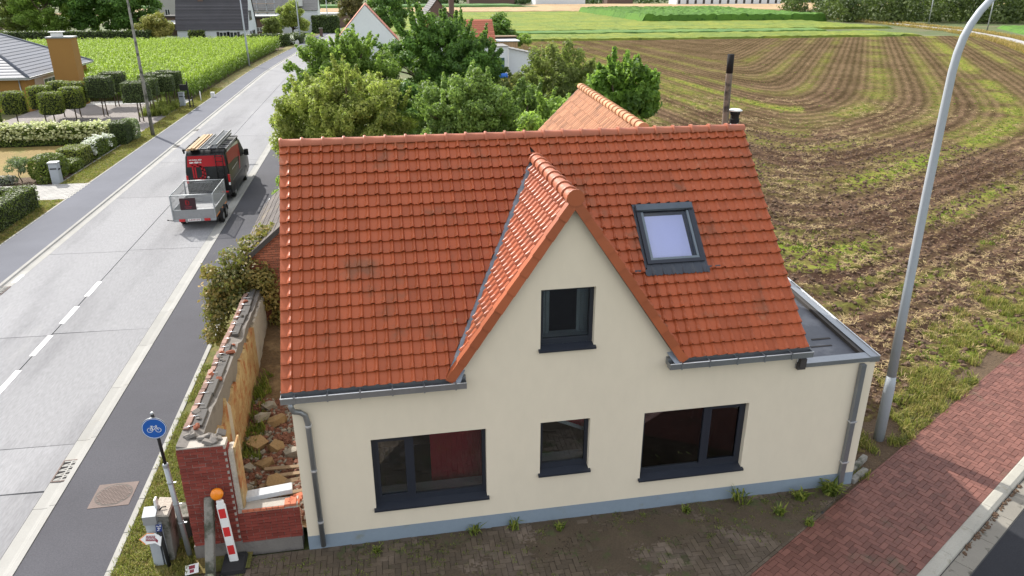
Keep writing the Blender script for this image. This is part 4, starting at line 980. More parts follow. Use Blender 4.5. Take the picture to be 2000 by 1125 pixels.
# --- long wall along the path: pillar end in red brick, core, broken top, plastered inside
OW = thing('ruined_wall', 'ruined brick wall with plastered inner side left from a demolished house', 'wall', (-1.95, .12, -.02))
WX0, WX1, WY0, WY1, WZ = -1.95, -1.60, .12, 7.75, 2.22
mb = MB(); k = 24; rg = np.random.default_rng(31)
tops = [WZ+.16-.25*i/k+rg.normal()*.015 for i in range(k+1)]; tops2 = [t-.05+rg.normal()*.03 for t in tops]
for i in range(k):
    a, b = WY0+(WY1-WY0)*i/k, WY0+(WY1-WY0)*(i+1)/k
    mb.poly([(WX0, b, -.05), (WX0, a, -.05), (WX0, a, tops[i]), (WX0, b, tops[i+1])]); mb.poly([(WX0, a, tops[i]), (WX1, a, tops2[i]), (WX1, b, tops2[i+1]), (WX0, b, tops[i+1])])
    mb.poly([(WX1, a, -.05), (WX1, b, -.05), (WX1, b, tops2[i+1]), (WX1, a, tops2[i])])
mb.poly([(WX1, WY1, -.05), (WX0, WY1, -.05), (WX0, WY1, tops[-1]), (WX1, WY1, tops2[-1])]); mb.poly([(WX0, WY0, -.05), (WX1, WY0, -.05), (WX1, WY0, tops2[0]), (WX0, WY0, tops[0])])
mb.build('core', m_cem, OW)
# inner plaster skin with a ragged outline
pl = MB(); n = 30
for i in range(n):
    a, b = .55+(WY1-.55)*i/n, .55+(WY1-.55)*(i+1)/n
    h0 = 1.98-.28*abs(math.sin(i*.9))*(1 if i < 14 else .3)+rg.normal()*.03; h1 = 1.98-.28*abs(math.sin((i+1)*.9))*(1 if i+1 < 14 else .3)+rg.normal()*.03
    t = .035+.02*rg.random()
    pl.cur = 1 if (i > n*.72 or i in (7,)) else 0
    pl.poly([(WX1+t, a, -.05), (WX1+t, b, -.05), (WX1+t+.01, b, h1), (WX1+t, a, h0)]); pl.poly([(WX1+t, a, h0), (WX1+t+.01, b, h1), (WX1, b, h1+.02), (WX1, a, h0+.02)])
    pl.poly([(WX1, b, -.05), (WX1, b, h1), (WX1+t+.01, b, h1), (WX1+t, b, -.05)]); pl.poly([(WX1, a, h0), (WX1, a, -.05), (WX1+t, a, -.05), (WX1+t, a, h0)])
pl.build('inner_plaster', [m_plaster, m_lime], OW)
# bricks of the broken wall crown: a row along the outer edge, loose pieces and ties behind it
po = origin(OW); me = MB().box((0, 0, 0), (.10, .20, .055), bev=.006).mesh('brick', M('dusty_brick', (.24, .15, .12), .9, (3, .2), (40, .15), rand=.3))
y = WY0+.5; i = 0
while y < WY1-.2:
    t = np.interp(y, [WY0+(WY1-WY0)*j/k for j in range(k+1)], tops)
    if rg.random() < .92:
        o = link('crown_brick', me, OW); o.location = Vector((WX0-.005+rg.normal()*.006, y, t-.03))-po; o.rotation_euler = (rg.normal()*.03, rg.normal()*.03, rg.normal()*.03)
    if i % 2 == 0:
        MB().tube([(WX0+.04, y, t+.045), (WX0+.20, y+rg.normal()*.03, t+.05)], .008, 5).build('wall_tie', m_zinc2, OW)
    y += .213; i += 1
mb = MB()
for i in range(12):
    y0 = WY0+.62+i*.58; t = np.interp(y0, [WY0+(WY1-WY0)*j/k for j in range(k+1)], tops)
    if i in (6,): continue
    mb.box((WX0+.125, y0, t-.06), (WX1-.08+rg.normal()*.015, y0+.56, t+.015+rg.normal()*.012), bev=.01)
mb.build('mortar_cap', M('dark_capping', (.085, .08, .075), .92, (2, .2), (25, .2), bump=(30, .6, .01)), OW)
for i in range(16):
    y0 = rg.uniform(WY0+.1, WY1); s = rg.uniform(.03, .09); mt = Matrix.Translation((rg.uniform(WX0+.05, WX1-.05), y0, np.interp(y0, [WY0, WY1], [tops[0], tops[-1]])+.03)) @ Euler(rg.uniform(-1, 1, 3)).to_matrix().to_4x4()
    mb = MB(); mb.box((-s, -s*.8, -s*.4), (s, s*.8, s*.4), mt, bev=.02); mb.build('broken_brick', m_obrick if i % 2 else m_cem, OW)
# pillar front
pm = MB(); pm.box((-1.95, .10, -.03), (-1.17, .34, 2.33)); pm.build('pillar_core', m_mortar, OW)
brick_face(OW, -1.95, -1.17, .30, 2.36, .10, m_rbrick, limit=150, ragged=.09, seed=2)
brick_face(OW, .12, .34, .30, 2.3, -1.17+.012, m_rbrick, limit=40, axis='y', seed=3)
brick_face(OW, .12, 2.6, .30, 2.3, -1.955, m_rbrick, limit=60, axis='y', seed=6, matj=m_rbrickj)
MB().box((-1.97, .075, -.05), (-1.15, .40, .30)).build('pillar_base', m_cem, OW)
MB().box((-1.165, .13, .95), (-1.06, .42, 2.18), bev=.02).build('plaster_jamb', m_lime, OW)
MB().box((-1.06, .16, .95), (-1.03, .55, 2.22)).build('jamb_board', m_plaster, OW)
mb = MB()
for i in range(12):
    s = rg.uniform(.03, .07); mt = Matrix.Translation((rg.uniform(-1.9, -1.25), rg.uniform(.14, .45), 2.36)) @ Euler(rg.uniform(-.6, .6, 3)).to_matrix().to_4x4(); mb.box((-s*1.3, -s, -.02), (s*1.3, s, .035), mt, bev=.01)
mb.build('broken_top', m_cem, OW)
# --- low front wall between pillar and house
LW = thing('low_brick_wall', 'low red brick wall stub between the pillar and the cream house', 'wall', (-.6, .12, -.02))
MB().box((-1.17, .13, -.03), (-.13, .36, .94)).build('core', m_mortar, LW)
brick_face(LW, -1.165, -.10, .24, .90, .125, m_rbrick, limit=90, seed=4)
MB().box((-1.19, .09, -.05), (-.12, .38, .24)).build('base', m_cem, LW)
po = origin(LW); meh = MB().box((0, 0, 0), (.098, .19, .05), bev=.006).mesh('header_brick', M('bright_brick', (.42, .13, .07), .8, (2, .1), (30, .1), rand=.15))
for i in range(9): o = link('header_brick', meh, LW); o.location = Vector((-1.08+i*.104, .105, .885+.03*(i > 6)))-po; o.rotation_euler = (0, 0, rg.normal()*.02)
for i in range(3):
    mt = Matrix.Translation((-.2+.03*i, .22+.1*i, .93-.02*i)) @ Euler((.2, .3, .4*i)).to_matrix().to_4x4(); MB().box((-.1, -.05, -.03), (.1, .05, .03), mt, bev=.008).build('broken_brick', meh.materials[0], LW)
sl_ = thing('stone_lintel', 'pale grey stone slab lying on the low brick wall', 'slab', (-.7, .5, .95))
mt = Matrix.Translation((-.66, .48, 1.0)) @ Euler((.05, -.03, .1)).to_matrix().to_4x4(); MB().box((-.42, -.11, -.045), (.42, .10, .045), mt, bev=.012).build('slab', M('bluestone', (.42, .44, .46), .7, (3, .15), (30, .12), bump=(40, .3, .006)), sl_)
# --- rubble and earth in the gap
xs_ = np.linspace(-1.60, 0.0, 22); ys_ = np.linspace(.35, 8.0, 90); X, Y = np.meshgrid(xs_, ys_)
def gapz(x, y): return .34+.75*np.clip((y-2.8)/5.0, 0, 1)**1.2+.16*(fbm(x*2.2, y*2.2, 3)-.5)-.12*np.clip(1.2-y, 0, 1)
Z = gapz(X, Y); V = np.stack([X, Y, Z], -1).reshape(-1, 3); ii = np.arange(len(V)).reshape(len(ys_), len(xs_)); F = np.stack([ii[:-1, :-1], ii[:-1, 1:], ii[1:, 1:], ii[1:, :-1]], -1).reshape(-1, 4)
m_earth = M('brown_earth', (.12, .073, .035), .95, (1.2, .25), (12, .25), dirt=((.20, .13, .065), 1.6, .5, .68), bump=(10, .9, .06))
tag(link('earth_mound', np_mesh('earth_mound', V, F, m_earth, True)), kind='structure')
def stone_mesh(seed, mat, name='stone'):
    r_ = np.random.default_rng(seed); bm = bmesh.new(); bmesh.ops.create_icosphere(bm, subdivisions=1, radius=1.0)
    for v in bm.verts: v.co = Vector([math.copysign(abs(c)**.55, c) for c in v.co])*r_.uniform(.75, 1.1)
    me = bpy.data.meshes.new(name); bm.to_mesh(me); bm.free(); me.materials.append(mat); return me
m_sto = M('ochre_stone', (.25, .165, .08), .9, (3, .2), (30, .2), rand=.2, bump=(25, .6, .02)); m_stg = M('grey_stone', (.21, .19, .155), .9, (3, .2), (30, .2), rand=.25, bump=(25, .6, .02))
rg = np.random.default_rng(77); sms = [stone_mesh(i, m_sto) for i in range(5)]; smg = [stone_mesh(i+9, m_stg) for i in range(4)]
big = [(-1.25, 3.0, .17, 0, 'square ochre rubble stone near the plastered wall'), (-.92, 3.75, .17, 0, 'upper ochre rubble block beside the red brick debris'), (-.85, 2.85, .17, 0, 'ochre rubble block in the middle of the heap'), (-1.0, 2.25, .15, 0, 'small ochre rubble stone with a dark hole'), (-.72, 1.55, .17, 0, 'lowest ochre rubble block behind the low wall'), (-.5, 2.55, .17, 1, 'flat grey-green rubble slab in the heap'), (-1.28, 3.9, .15, 1, 'dark grey rubble stone against the wall foot'), (-1.32, 2.15, .11, 1, 'grey rubble stone at the left edge of the heap'), (-1.15, 4.3, .13, 1, 'dark rubble stone at the top of the heap'), (-1.3, 1.5, .12, 1, 'rough grey stone behind the brick pillar')]
for i, (x, y, s, kd, lab) in enumerate(big):
    o = link('rubble_stone', (smg if kd else sms)[i % 4]); o.location = (x, y, float(gapz(np.array(x), np.array(y)))+s*.42); s *= 1.2; o.scale = (s*rg.uniform(.9, 1.2), s*rg.uniform(.85, 1.1), s*rg.uniform(.55, .75)); o.rotation_euler = tuple(rg.uniform(-.35, .35, 2))+(rg.random()*6,)
    tag(o, lab, 'stone', 'rubble stones in the gap')
planks = [(-.35, 1.35, .9), (-.3, 1.55, 1.0), (-.38, 1.75, .85), (-.28, 1.95, .95), (-.7, 1.25, .6), (-.35, 1.15, .8)]
for i, (x, y, l) in enumerate(planks):
    o = link('wooden_board', MB().box((-l/2, -.05, -.012), (l/2, .05, .012), bev=.004).mesh('wooden_board', m_wood)); o.location = (max(-1.2, min(x, -.03-l*.5)), y, .36+.03*i % .1+.03); o.rotation_euler = (rg.normal()*.1, rg.normal()*.03, rg.normal()*.12)
    tag(o, '%s weathered board in the debris beside the cream house' % ['lowest', 'second', 'middle', 'fourth', 'shortest', 'front'][i], 'board', 'old boards in the debris')
n = 3200; p = np.stack([rg.uniform(-1.48, -.06, n), rg.uniform(.5, 4.6, n), np.zeros(n)], 1); p[:, 2] = gapz(p[:, 0], p[:, 1])+.01
p2 = p[(p[:, 0] > -1.0) | (rg.random(n) < .4)]
m_rub = M('brick_rubble', (.16, .07, .045), .9, (5, .35), (40, .2), bump=(40, .5, .01))
scatter('brick_rubble', p2, [stone_mesh(i+30, m_rub if i % 3 else m_stg, 'rubble') for i in range(6)], m_rub, 'small red brick rubble heaped between old wall and house', 'rubble', .015, .07, .8)
gp = np.stack([rg.uniform(-1.5, -1.2, 90), rg.uniform(2.5, 5.5, 90), np.zeros(90)], 1); gp[:, 2] = gapz(gp[:, 0], gp[:, 1])
gp = np.concatenate([gp, np.array([(-.98+rg.normal()*.05, .8+rg.normal()*.06, .45) for _ in range(14)]), np.array([(-1.35+rg.normal()*.06, 1.0+rg.normal()*.1, .5) for _ in range(20)])])
scatter('rubble_weeds', gp, [blades('tuft', m_weed, 12, .22, .02, .07, .8, s+70, droop=.4) for s in range(3)], m_weed, 'green weeds at the foot of the plastered ruin wall', 'weeds', .5, 1.3)
# ================================================================ NEIGHBOUR BUILDING behind the gap: brick gable, old slate-grey roof
NB = thing('neighbour_outbuilding', 'old brick outbuilding with dark tiled roof behind the gap', 'building', (-.5, 11, -.1))
NY = 8.05; ex, ez = -1.97, 2.80; hw = 1.95; rx, rz = ex+hw, ez+hw*.83
mb = MB().prism([(ex, -.1), (ex+2*hw, -.1), (ex+2*hw, ez), (rx, rz), (ex, ez)][::1], 'y', NY+.02, 14.6); mb.build('wall', m_mortar, NB)
rg = np.random.default_rng(9); po = origin(NB); z = .7; r = 0; cc = {}
while z < 3.7:
    x = ex-(.1 if r % 2 else 0)
    while x < -.02:
        a, b = max(x, ex), min(x+.2, .0); lim = ex+max(0, (z+.06-ez))/.83
        a = max(a, lim)
        if b-a > .04:
            key = round(b-a, 3)
            if key not in cc: cc[key] = MB().box((0, 0, 0), (b-a, .03, .054)).mesh('brick', m_obrick)
            o = link('brick', cc[key], NB); o.location = Vector((a, NY-.008+rg.normal()*.003, z))-po
        x += .211
    z += .065; r += 1
m_slate = M('old_dark_tile', (.10, .085, .078), .85, (1, .25), (20, .2), rand=.25, dirt=((.16, .13, .08), 2.2, .55, .7))
rf = MB(); rf.prism([(ex-.06, ez-.05), (rx, rz), (ex+2*hw+.06, ez-.05), (ex+2*hw+.06, ez+.01), (rx, rz+.07), (ex-.06, ez+.01)], 'y', NY-.08, 14.7); rfo = rf.build('roof', m_slate, NB)
dd = Vector((-1, 0, -.83)).normalized(); nn = Vector((-.83, 0, 1)).normalized(); ax = Vector((0, -1, 0)); it = []
st_ = MB().box((0, -.01, 0), (.205, .30, .022)); mes = st_.mesh('old_roof_tile', m_slate)
for r in range(9):
    for c in range(30):
        o = Vector((rx, 0, rz+.075))+dd*(r*.285+.3); o.y = NY+.14+c*.21; mt = Matrix((ax, dd, nn)).transposed().to_4x4() @ Matrix.Rotation(-.05, 4, 'X'); mt.translation = o; it.append((mt, None))
it.sort(key=lambda q: q[0].translation.x)
tiles(rfo, 'old_roof_tile', it[:260], 300, m_slate, m_slate, mes); tiles(rfo, 'old_roof_tile', it[260:], 0, m_slate, m_slate, mes)
MB().prism([(ex-.16, ez-.06), (ex-.06, ez-.08), (ex-.04, ez-.02), (ex-.055, ez-.03), (ex-.14, ez-.03), (ex-.155, ez+.0)], 'y', NY+1.6, 14.6).build('gutter', m_zinc2, NB)
MB().box((ex-.05, NY-.12, ez-.04), (ex+.02, NY-.06, ez+.02)).prism([(ex-.06, ez-.10), (rx, rz-.05), (rx, rz+.10), (ex-.06, ez+.05)], 'y', NY-.12, NY-.06).build('verge_board', m_dark, NB)
# shrub growing over the wall end and the roof edge
m_leafr = leafmat('shrub_leaf', (.10, .13, .035), .5, .3, (.20, .06, .02))
m_bark = M('bark', (.10, .075, .05), .9, (4, .2), (40, .2), bump=(30, .6, .01))
ex_cl = [(-2.6, 8.0, 2.0, .5, .5, .45), (-2.3, 7.8, 2.4, .5, .45, .4), (-2.75, 7.7, 1.5, .4, .4, .35), (-1.7, 7.9, 2.55, .45, .35, .4), (-1.45, 7.8, 1.9, .4, .25, .4), (-1.1, 7.8, 1.6, .35, .2, .35), (-2.2, 8.1, 2.9, .45, .4, .3), (-1.75, 8.4, 3.2, .4, .4, .22), (-1.4, 8.7, 3.45, .35, .4, .16), (-2.9, 7.6, 1.0, .3, .35, .3), (-2.6, 7.6, .9, .3, .35, .3), (-1.2, 7.75, 1.25, .3, .18, .3)]
tree('climbing_shrub', 'reddish green climbing shrub spilling over the end of the ruined wall', (-2.05, 8.0, 0), (-2.2, 7.9, 2.1), (.8, .5, .7), 9000, .055, m_leafr, m_bark, 26, .28, 41, .05, extra=ex_cl, cat='shrub', aspect=.6)
# ================================================================ STREET FURNITURE AND VEHICLES
m_galv = M('galvanised', (.34, .36, .37), .45, (2, .08), (20, .06), metal=.5)
m_galvd = M('grey_painted_pole', (.34, .37, .40), .5, (1, .05), (20, .05))
m_conc = M('post_concrete', (.22, .21, .185), .9, (2, .15), (30, .15), dirt=((.06, .065, .045), 2.5, .46, .62), bump=(40, .5, .008))
m_blk = M('black_plastic', (.015, .015, .016), .55); m_rub2 = M('rubber', (.025, .025, .026), .9, bump=(30, .4, .01))
m_wht = M('white_film', (.72, .72, .70), .5, (3, .05), (30, .04)); m_redf = M('red_film', (.55, .03, .03), .45); m_bluef = M('blue_film', (.012, .09, .36), .4, (1, .02), (10, .02)); m_ora = M('orange_lens', (.75, .22, .01), .3, coat=.4); m_maroon = M('maroon_print', (.22, .03, .045), .6)
# --- bicycle sign on two-part pole
b0 = Vector((-2.09, .15, .03)); SG = thing('cycle_route_sign', 'round blue bicycle sign on a grey pole beside the brick pillar', 'sign', b0)
lean = Vector((-.05, 0, 0))
MB().tube([b0, b0+Vector((-.09, .01, 1.95))], .045, 12).lathe([(.045, 0), (.05, .01), (.05, .06), (.035, .075)], tuple(b0+Vector((-.09, .01, 1.93))), 12).build('pole_lower', m_galv, SG)
MB().tube([b0+Vector((-.088, .01, 1.95)), b0+Vector((-.13, .01, 2.98))], .028, 10).build('pole_upper', m_blk, SG)
for z in (.75, 1.15, 1.6): MB().lathe([(.048, 0), (.052, .01), (.052, .03), (.048, .04)], tuple(b0+Vector((-.09*z/1.95, .005, z))), 12).box(tuple(b0+Vector((.04-.09*z/1.95, -.02, z+.01))), tuple(b0+Vector((.10-.09*z/1.95, .01, z+.025)))).build('pole_clamp', m_galv, SG)
sc = b0+Vector((-.125, -.05, 2.74)); tl = R(-14)
SMx = Matrix.Translation(sc-b0) @ Matrix.Rotation(R(4), 4, 'Y') @ Matrix.Rotation(R(90), 4, 'X')      # local: x right, y up, z towards viewer (-Y)
def disc(r, z, n=36, r2=None):
    mb = MB(); return mb
d = MB(); d.lathe([(.20, -.012), (.20, 0)], n=40); d.v = [tuple(SMx @ Vector(v)) for v in d.v]; dsk = d.build('sign_disc', m_galv, SG, world=False)
d = MB(); d.lathe([(.192, .0), (.192, .002)], n=40); d.v = [tuple(SMx @ Vector(v)) for v in d.v]; d.build('blue_face', m_bluef, dsk, world=False)
d = MB(); n = 40
for j in range(n):
    a0, a1 = 2*math.pi*j/n, 2*math.pi*(j+1)/n; d.poly([SMx @ Vector((r*math.cos(a), r*math.sin(a), .0035)) for r, a in ((.178, a0), (.186, a0), (.186, a1), (.178, a1))])
d.build('white_rim', m_wht, dsk, world=False)
def ring(mb, cx, cy, r, w, mt, z=.0035, n=24):
    for j in range(n):
        a0, a1 = 2*math.pi*j/n, 2*math.pi*(j+1)/n; mb.poly([mt @ Vector((cx+q*math.cos(a), cy+q*math.sin(a), z)) for q, a in ((r-w, a0), (r, a0), (r, a1), (r-w, a1))])
def seg(mb, p, q, w, mt, z=.0035):
    p, q = Vector((*p, z)), Vector((*q, z)); dd = (q-p).normalized(); nn = Vector((-dd.y, dd.x, 0))*w/2; mb.poly([mt @ v for v in (p-nn, q-nn, q+nn, p+nn)])
d = MB(); ring(d, -.065, -.03, .045, .008, SMx); ring(d, .065, -.03, .045, .008, SMx)
for a, b in (((-.065, -.03), (-.035, .045)), ((-.035, .03), (.04, .035)), ((-.012, -.03), (-.035, .03)), ((-.012, -.03), (.04, .035)), ((-.012, -.03), (-.065, -.03)), ((.065, -.03), (.035, .055)), ((.02, .058), (.05, .052)), ((-.055, .048), (-.015, .048))): seg(d, a, b, .009, SMx)
d.build('bicycle_symbol', m_wht, dsk, world=False)
MB().lathe([(.02, 0), (.03, .01), (.03, .03), (.015, .045)], tuple(b0+Vector((-.13, .01, 2.97))), 10).build('pole_cap', m_galv, SG)
# --- cable cabinet, leaning guide post with arrow sign, concrete bits
CB = thing('cable_cabinet', 'small weathered grey cable cabinet with pitched lid on the verge', 'cabinet', (-2.5, .2, .03))
c0 = Vector((-2.5, .2, 0))
MB().box((-2.66, .02, .03), (-2.50, .12, .95)).box((-2.47, .02, .03), (-2.42, .10, .9)).build('front_post', m_galvd, CB)
MB().prism([(-2.50, .03), (-2.34, .03), (-2.30, 1.02), (-2.50, 1.05)], 'y', .12, .50).build('body', m_conc, CB)
MB().prism([(-2.54, 1.05), (-2.27, 1.02), (-2.29, 1.06), (-2.52, 1.10)], 'y', .06, .54).build('lid', m_lime, CB)
MB().prism([(.0, .93), (.30, .96), (.30, 1.10), (.20, 1.17), (.0, 1.10)], 'x', -2.68, -2.46).build('cap', m_galv, CB)
MB().box((-2.51, .18, 1.08), (-2.47, .30, 1.30), bev=.01).build('handle', m_wht, CB)
MB().tube([(-2.44, .16, 1.10), (-2.40, .22, 1.115), (-2.34, .24, 1.10)], .012, 6).build('bracket', m_blk, CB)
AS = thing('arrow_sign', 'white arrow sign with red print and orange edge on black post', 'sign', (-2.40, -.02, .03))
MB().tube([(-2.40, -.03, .03), (-2.43, -.03, .9)], .035, 8).build('post', m_blk, AS)
AM = Matrix.Translation((-2.56, -.075, .70)) @ Matrix.Rotation(R(8), 4, 'Y') @ Matrix.Rotation(R(68), 4, 'X')
po = origin(AS)
def ap(pts, z): return [tuple(AM @ Vector((x, y, z))) for x, y in pts]
arrow = [(-.21, -.01), (-.10, -.10), (.05, -.075), (.145, -.13), (.15, .04), (.03, .10), (-.09, .10)]
mb = MB(); mb.poly(ap(arrow, .004)); mb.poly(ap(arrow[::-1], -.004))
for i in range(7): a, b = arrow[i], arrow[(i+1) % 7]; mb.poly(ap([a], -.004)+ap([b], -.004)+ap([b], .004)+ap([a], .004))
pl_ = mb.build('plate', m_wht, AS)
mb = MB(); mb.poly(ap([(-.21, -.01), (-.19, -.01), (-.085, .087), (-.09, .10)], .006)); mb.poly(ap([(-.09, .10), (-.085, .087), (.028, .087), (.03, .10)], .006)); mb.poly(ap([(-.21, -.01), (-.10, -.10), (-.095, -.088), (-.19, -.01)], .006)); mb.build('orange_edge', m_ora, pl_)
mb = MB(); mb.poly(ap([(-.10, -.04), (.045, -.04), (.045, .055), (-.10, .055)], .006)); mb.poly(ap([(.05, -.04), (.09, -.07), (.10, -.03), (.05, .02)], .006)); mb.build('red_print', m_maroon, pl_)
mb = MB()
for i, y in enumerate((-.02, .005, .03)):
    for q in range(6): x = -.09+.022*q; mb.poly(ap([(x, y), (x+.014, y), (x+.014, y+.006+.008*((i+q) % 2)), (x, y+.012)], .008))
mb.build('white_marks', m_wht, pl_)
BS = thing('number_plate_sign', 'small dark blue sign with white marks above the arrow sign', 'sign', (-2.42, -.05, .88))
BM = Matrix.Translation((-2.41, -.09, .92)) @ Matrix.Rotation(R(5), 4, 'Y') @ Matrix.Rotation(R(72), 4, 'X'); mb = MB(); mb.box((-.05, -.06, -.004), (.05, .06, .004), BM); pb = mb.build('plate', M('navy_film', (.01, .025, .13), .4), BS)
mb = MB()
for (x0, x1, y0, y1) in ((-.035, .0, .02, .028), (-.035, -.027, .02, .045), (.008, .035, .02, .028), (.008, .035, .04, .047), (-.03, .03, -.012, -.005), (-.004, .004, -.045, .01), (-.03, -.01, -.045, -.037)): mb.poly([tuple(BM @ Vector((x, y, .0055))) for x, y in ((x0, y0), (x1, y0), (x1, y1), (x0, y1))])
mb.build('white_marks', m_wht, pb)
tb = thing('dark_concrete_block', 'dark mossy concrete block behind the cable cabinet', 'block', (-2.3, .75, .03))
MB().box((-2.42, .62, .03), (-2.12, 1.05, .52), bev=.02).build('block', M('dark_block', (.06, .058, .05), .9, (2, .2), (20, .2), bump=(30, .6, .02)), tb)
MB().box((-2.43, .61, .521), (-2.11, 1.06, .56), bev=.01).build('cap', m_conc, tb)
# leaning mossy concrete post, fallen white sign, beacon
cp = thing('concrete_post', 'mossy concrete fence post leaning on the red brick pillar', 'post', (-1.62, -.22, 0))
pm_ = Matrix.Translation((-1.64, -.42, 0)) @ Matrix.Rotation(R(-21), 4, 'X') @ Matrix.Rotation(R(3), 4, 'Y'); MB().box((-.075, -.075, 0), (.075, .075, 1.42), pm_, bev=.015).build('shaft', m_conc, cp)
pm_ = Matrix.Translation((-1.60, -.62, 0)); MB().box((-.09, -.09, 0), (.09, .09, .2), pm_, bev=.015).build('foot', m_conc, cp)
fs = thing('fallen_sign', 'white square sign with red print lying on the ground', 'sign', (-1.98, -.25, .03))
FM = Matrix.Translation((-1.98, -.22, .07)) @ Matrix.Rotation(R(12), 4, 'X') @ Matrix.Rotation(R(9), 4, 'Z'); MB().box((-.11, -.10, -.004), (.11, .10, .004), FM).build('plate', m_wht, fs)
mb = MB()
for (x0, x1, y0, y1) in ((-.05, .05, 0, .075), (-.035, .035, -.08, -.012)): mb.poly([tuple(FM @ Vector((x, y, .006))) for x, y in ((x0, y0), (x1, y0), (x1, y1), (x0, y1))])
mb.build('red_print', m_maroon, fs)
bc = thing('warning_beacon', 'red and white striped warning beacon with amber lamp before the pillar', 'beacon', (-1.28, -.14, 0))
MB().prism([(-1.50, .0), (-1.06, .0), (-1.10, .09), (-1.46, .09)], 'y', -.42, .04).build('foot', m_rub2, bc)
BMx = Matrix.Translation((-1.28, -.15, .06)) @ Matrix.Rotation(R(-3), 4, 'X') @ Matrix.Rotation(R(-3.5), 4, 'Y')
def bb(name, x0, x1, z0, z1, y0, y1, mt, par, bev=0): mb = MB(); mb.box((x0, y0, z0), (x1, y1, z1), BMx, bev); return mb.build(name, mt, par)
brd = bb('board', -.075, .075, .0, 1.22, -.025, .02, m_wht, bc, .015)
for z in (.18, .56, .94): bb('red_stripe', -.055, .055, z, z+.19, -.028, -.0255, m_redf, brd)
bb('lamp_bracket', -.06, .06, 1.22, 1.30, -.03, .03, m_wht, bc, .02)
LMx = BMx @ Matrix.Translation((-.02, -.0, 1.42)) @ Matrix.Rotation(R(80), 4, 'X'); mb = MB(); mb.smooth = True; mb.lathe([(.03, -.05), (.095, -.045), (.105, -.02), (.105, .02), (.09, .05), (.03, .06)], n=20); mb.v = [tuple(LMx @ Vector(v)) for v in mb.v]; mb.build('amber_lamp', m_ora, bc)
# --- covers in the ground
m_iron = M('cast_iron', (.15, .115, .10), .85, (4, .15), (40, .15)); m_irond = M('iron_recess', (.10, .085, .075), .85)
mc = thing('manhole_cover', 'square cast iron manhole cover with round lid in the asphalt path', 'manhole cover', (-3.98, 2.25, .046))
MB().box((-4.36, 1.87, .046), (-3.60, 2.63, .052)).build('frame', m_iron, mc)
MB().lathe([(.35, 0), (.35, .002)], (-3.98, 2.25, .052), 40).build('groove', m_irond, mc)
mb = MB()
for i in range(-5, 6):
    for j in range(-7, 8):
        x, y = i*.06+(.03 if j % 2 else 0), j*.046
        if math.hypot(x, y) < .31: mb.box((-3.98+x-.025, 2.25+y-.018, .053), (-3.98+x+.025, 2.25+y+.018, .059))
mb.build('tread_studs', m_iron, mc)
def drain(x, y, lab, n=9):
    t = thing('drain_grate', lab, 'drain', (x, y, .006), group='drain grates in the gutters')
    MB().box((x-.17, y-.36, .0045), (x+.17, y+.36, .010)).build('pit', m_soot, t); MB().box((x-.19, y-.39, .005), (x-.16, y+.39, .018)).box((x+.16, y-.39, .005), (x+.19, y+.39, .018)).box((x-.16, y-.39, .005), (x+.16, y-.36, .018)).box((x-.16, y+.36, .005), (x+.16, y+.39, .018)).build('frame', m_iron, t)
    mb = MB()
    for i in range(n):
        yy = y-.33+i*.66/(n-1); mt = Matrix.Translation((x, yy, .014)) @ Matrix.Rotation(R(25 if i % 2 else 0), 4, 'Z'); mb.box((-.15, -.018, -.004), (.15, .018, .004), mt)
    mb.box((x-.015, y-.36, .0105), (x+.015, y+.36, .017)); mb.build('bars', m_gut, t)
drain(-5.24, 3.35, 'drain grate in the near right gutter'); drain(-11.2, 14.6, 'drain grate in the far gutter at the photo edge'); drain(-11.2, 39.5, 'drain grate in the far gutter left of the van'); drain(-11.2, 45.5, 'drain grate in the far gutter near the tapered pole')
# --- street lights
LP = thing('street_lamp', 'tall grey street lamp with curved arm beside the brick path', 'lamp post', (12.45, 1.4, -.05))
path = [(12.45, 1.4, -.05), (12.43, 1.4, 1.9)]; MB().tube([(12.45, 1.4, -.05), (12.44, 1.4, 1.35), (12.43, 1.4, 1.6)], [.115, .112, .098], 16).build('base_section', m_galvd, LP)
pts = [(12.43, 1.4, 1.6), (12.37, 1.4, 3.7), (12.33, 1.4, 5.6), (12.315, 1.4, 7.4), (12.315, 1.4, 8.0), (12.34, 1.4, 8.35), (12.40, 1.4, 8.63), (12.49, 1.4, 8.85), (12.62, 1.4, 9.07), (12.80, 1.4, 9.28), (13.1, 1.4, 9.5), (13.6, 1.4, 9.7), (14.4, 1.4, 9.85)]
MB().tube(pts, [.098, .090, .082, .076, .073, .071, .070, .068, .066, .064, .060, .056, .05], 16).build('mast', m_galvd, LP)
MB().box((14.2, 1.27, 9.78), (15.0, 1.53, 9.92), bev=.04).build('lamp_head', m_galvd, LP)
MB().tube([(12.545, 1.42, -.05), (12.53, 1.42, 1.25)], .022, 6).build('cable_guard', m_blk, LP)
for x, y, h, lab in ((-13.58, 43.6, 9.6, 'nearest tapered lamp column on the grass verge left of the road'), (-14.2, 93.0, 9.6, 'lamp column standing beside the maize field'), (-11.2, 135.4, 9.0, 'lamp column in front of the round willow'), (-8.6, 185, 9.0, 'farthest lamp column where the road bends away')):
    t = thing('lamp_column', lab, 'lamp post', (x, y, 0), group='lamp columns left of the road')
    MB().tube([(x, y, 0), (x-.02, y, 4), (x-.06, y, h)], [.13, .11, .055], 12).build('shaft', m_conc if y < 60 else m_galvd, t); MB().tube([(x-.06, y, h), (x+.5, y, h+.3), (x+1.4, y, h+.35)], .04, 8).build('arm', m_galvd, t); MB().box((x+1.2, y-.12, h+.30), (x+1.9, y+.12, h+.42), bev=.04).build('lamp_head', m_galvd, t)
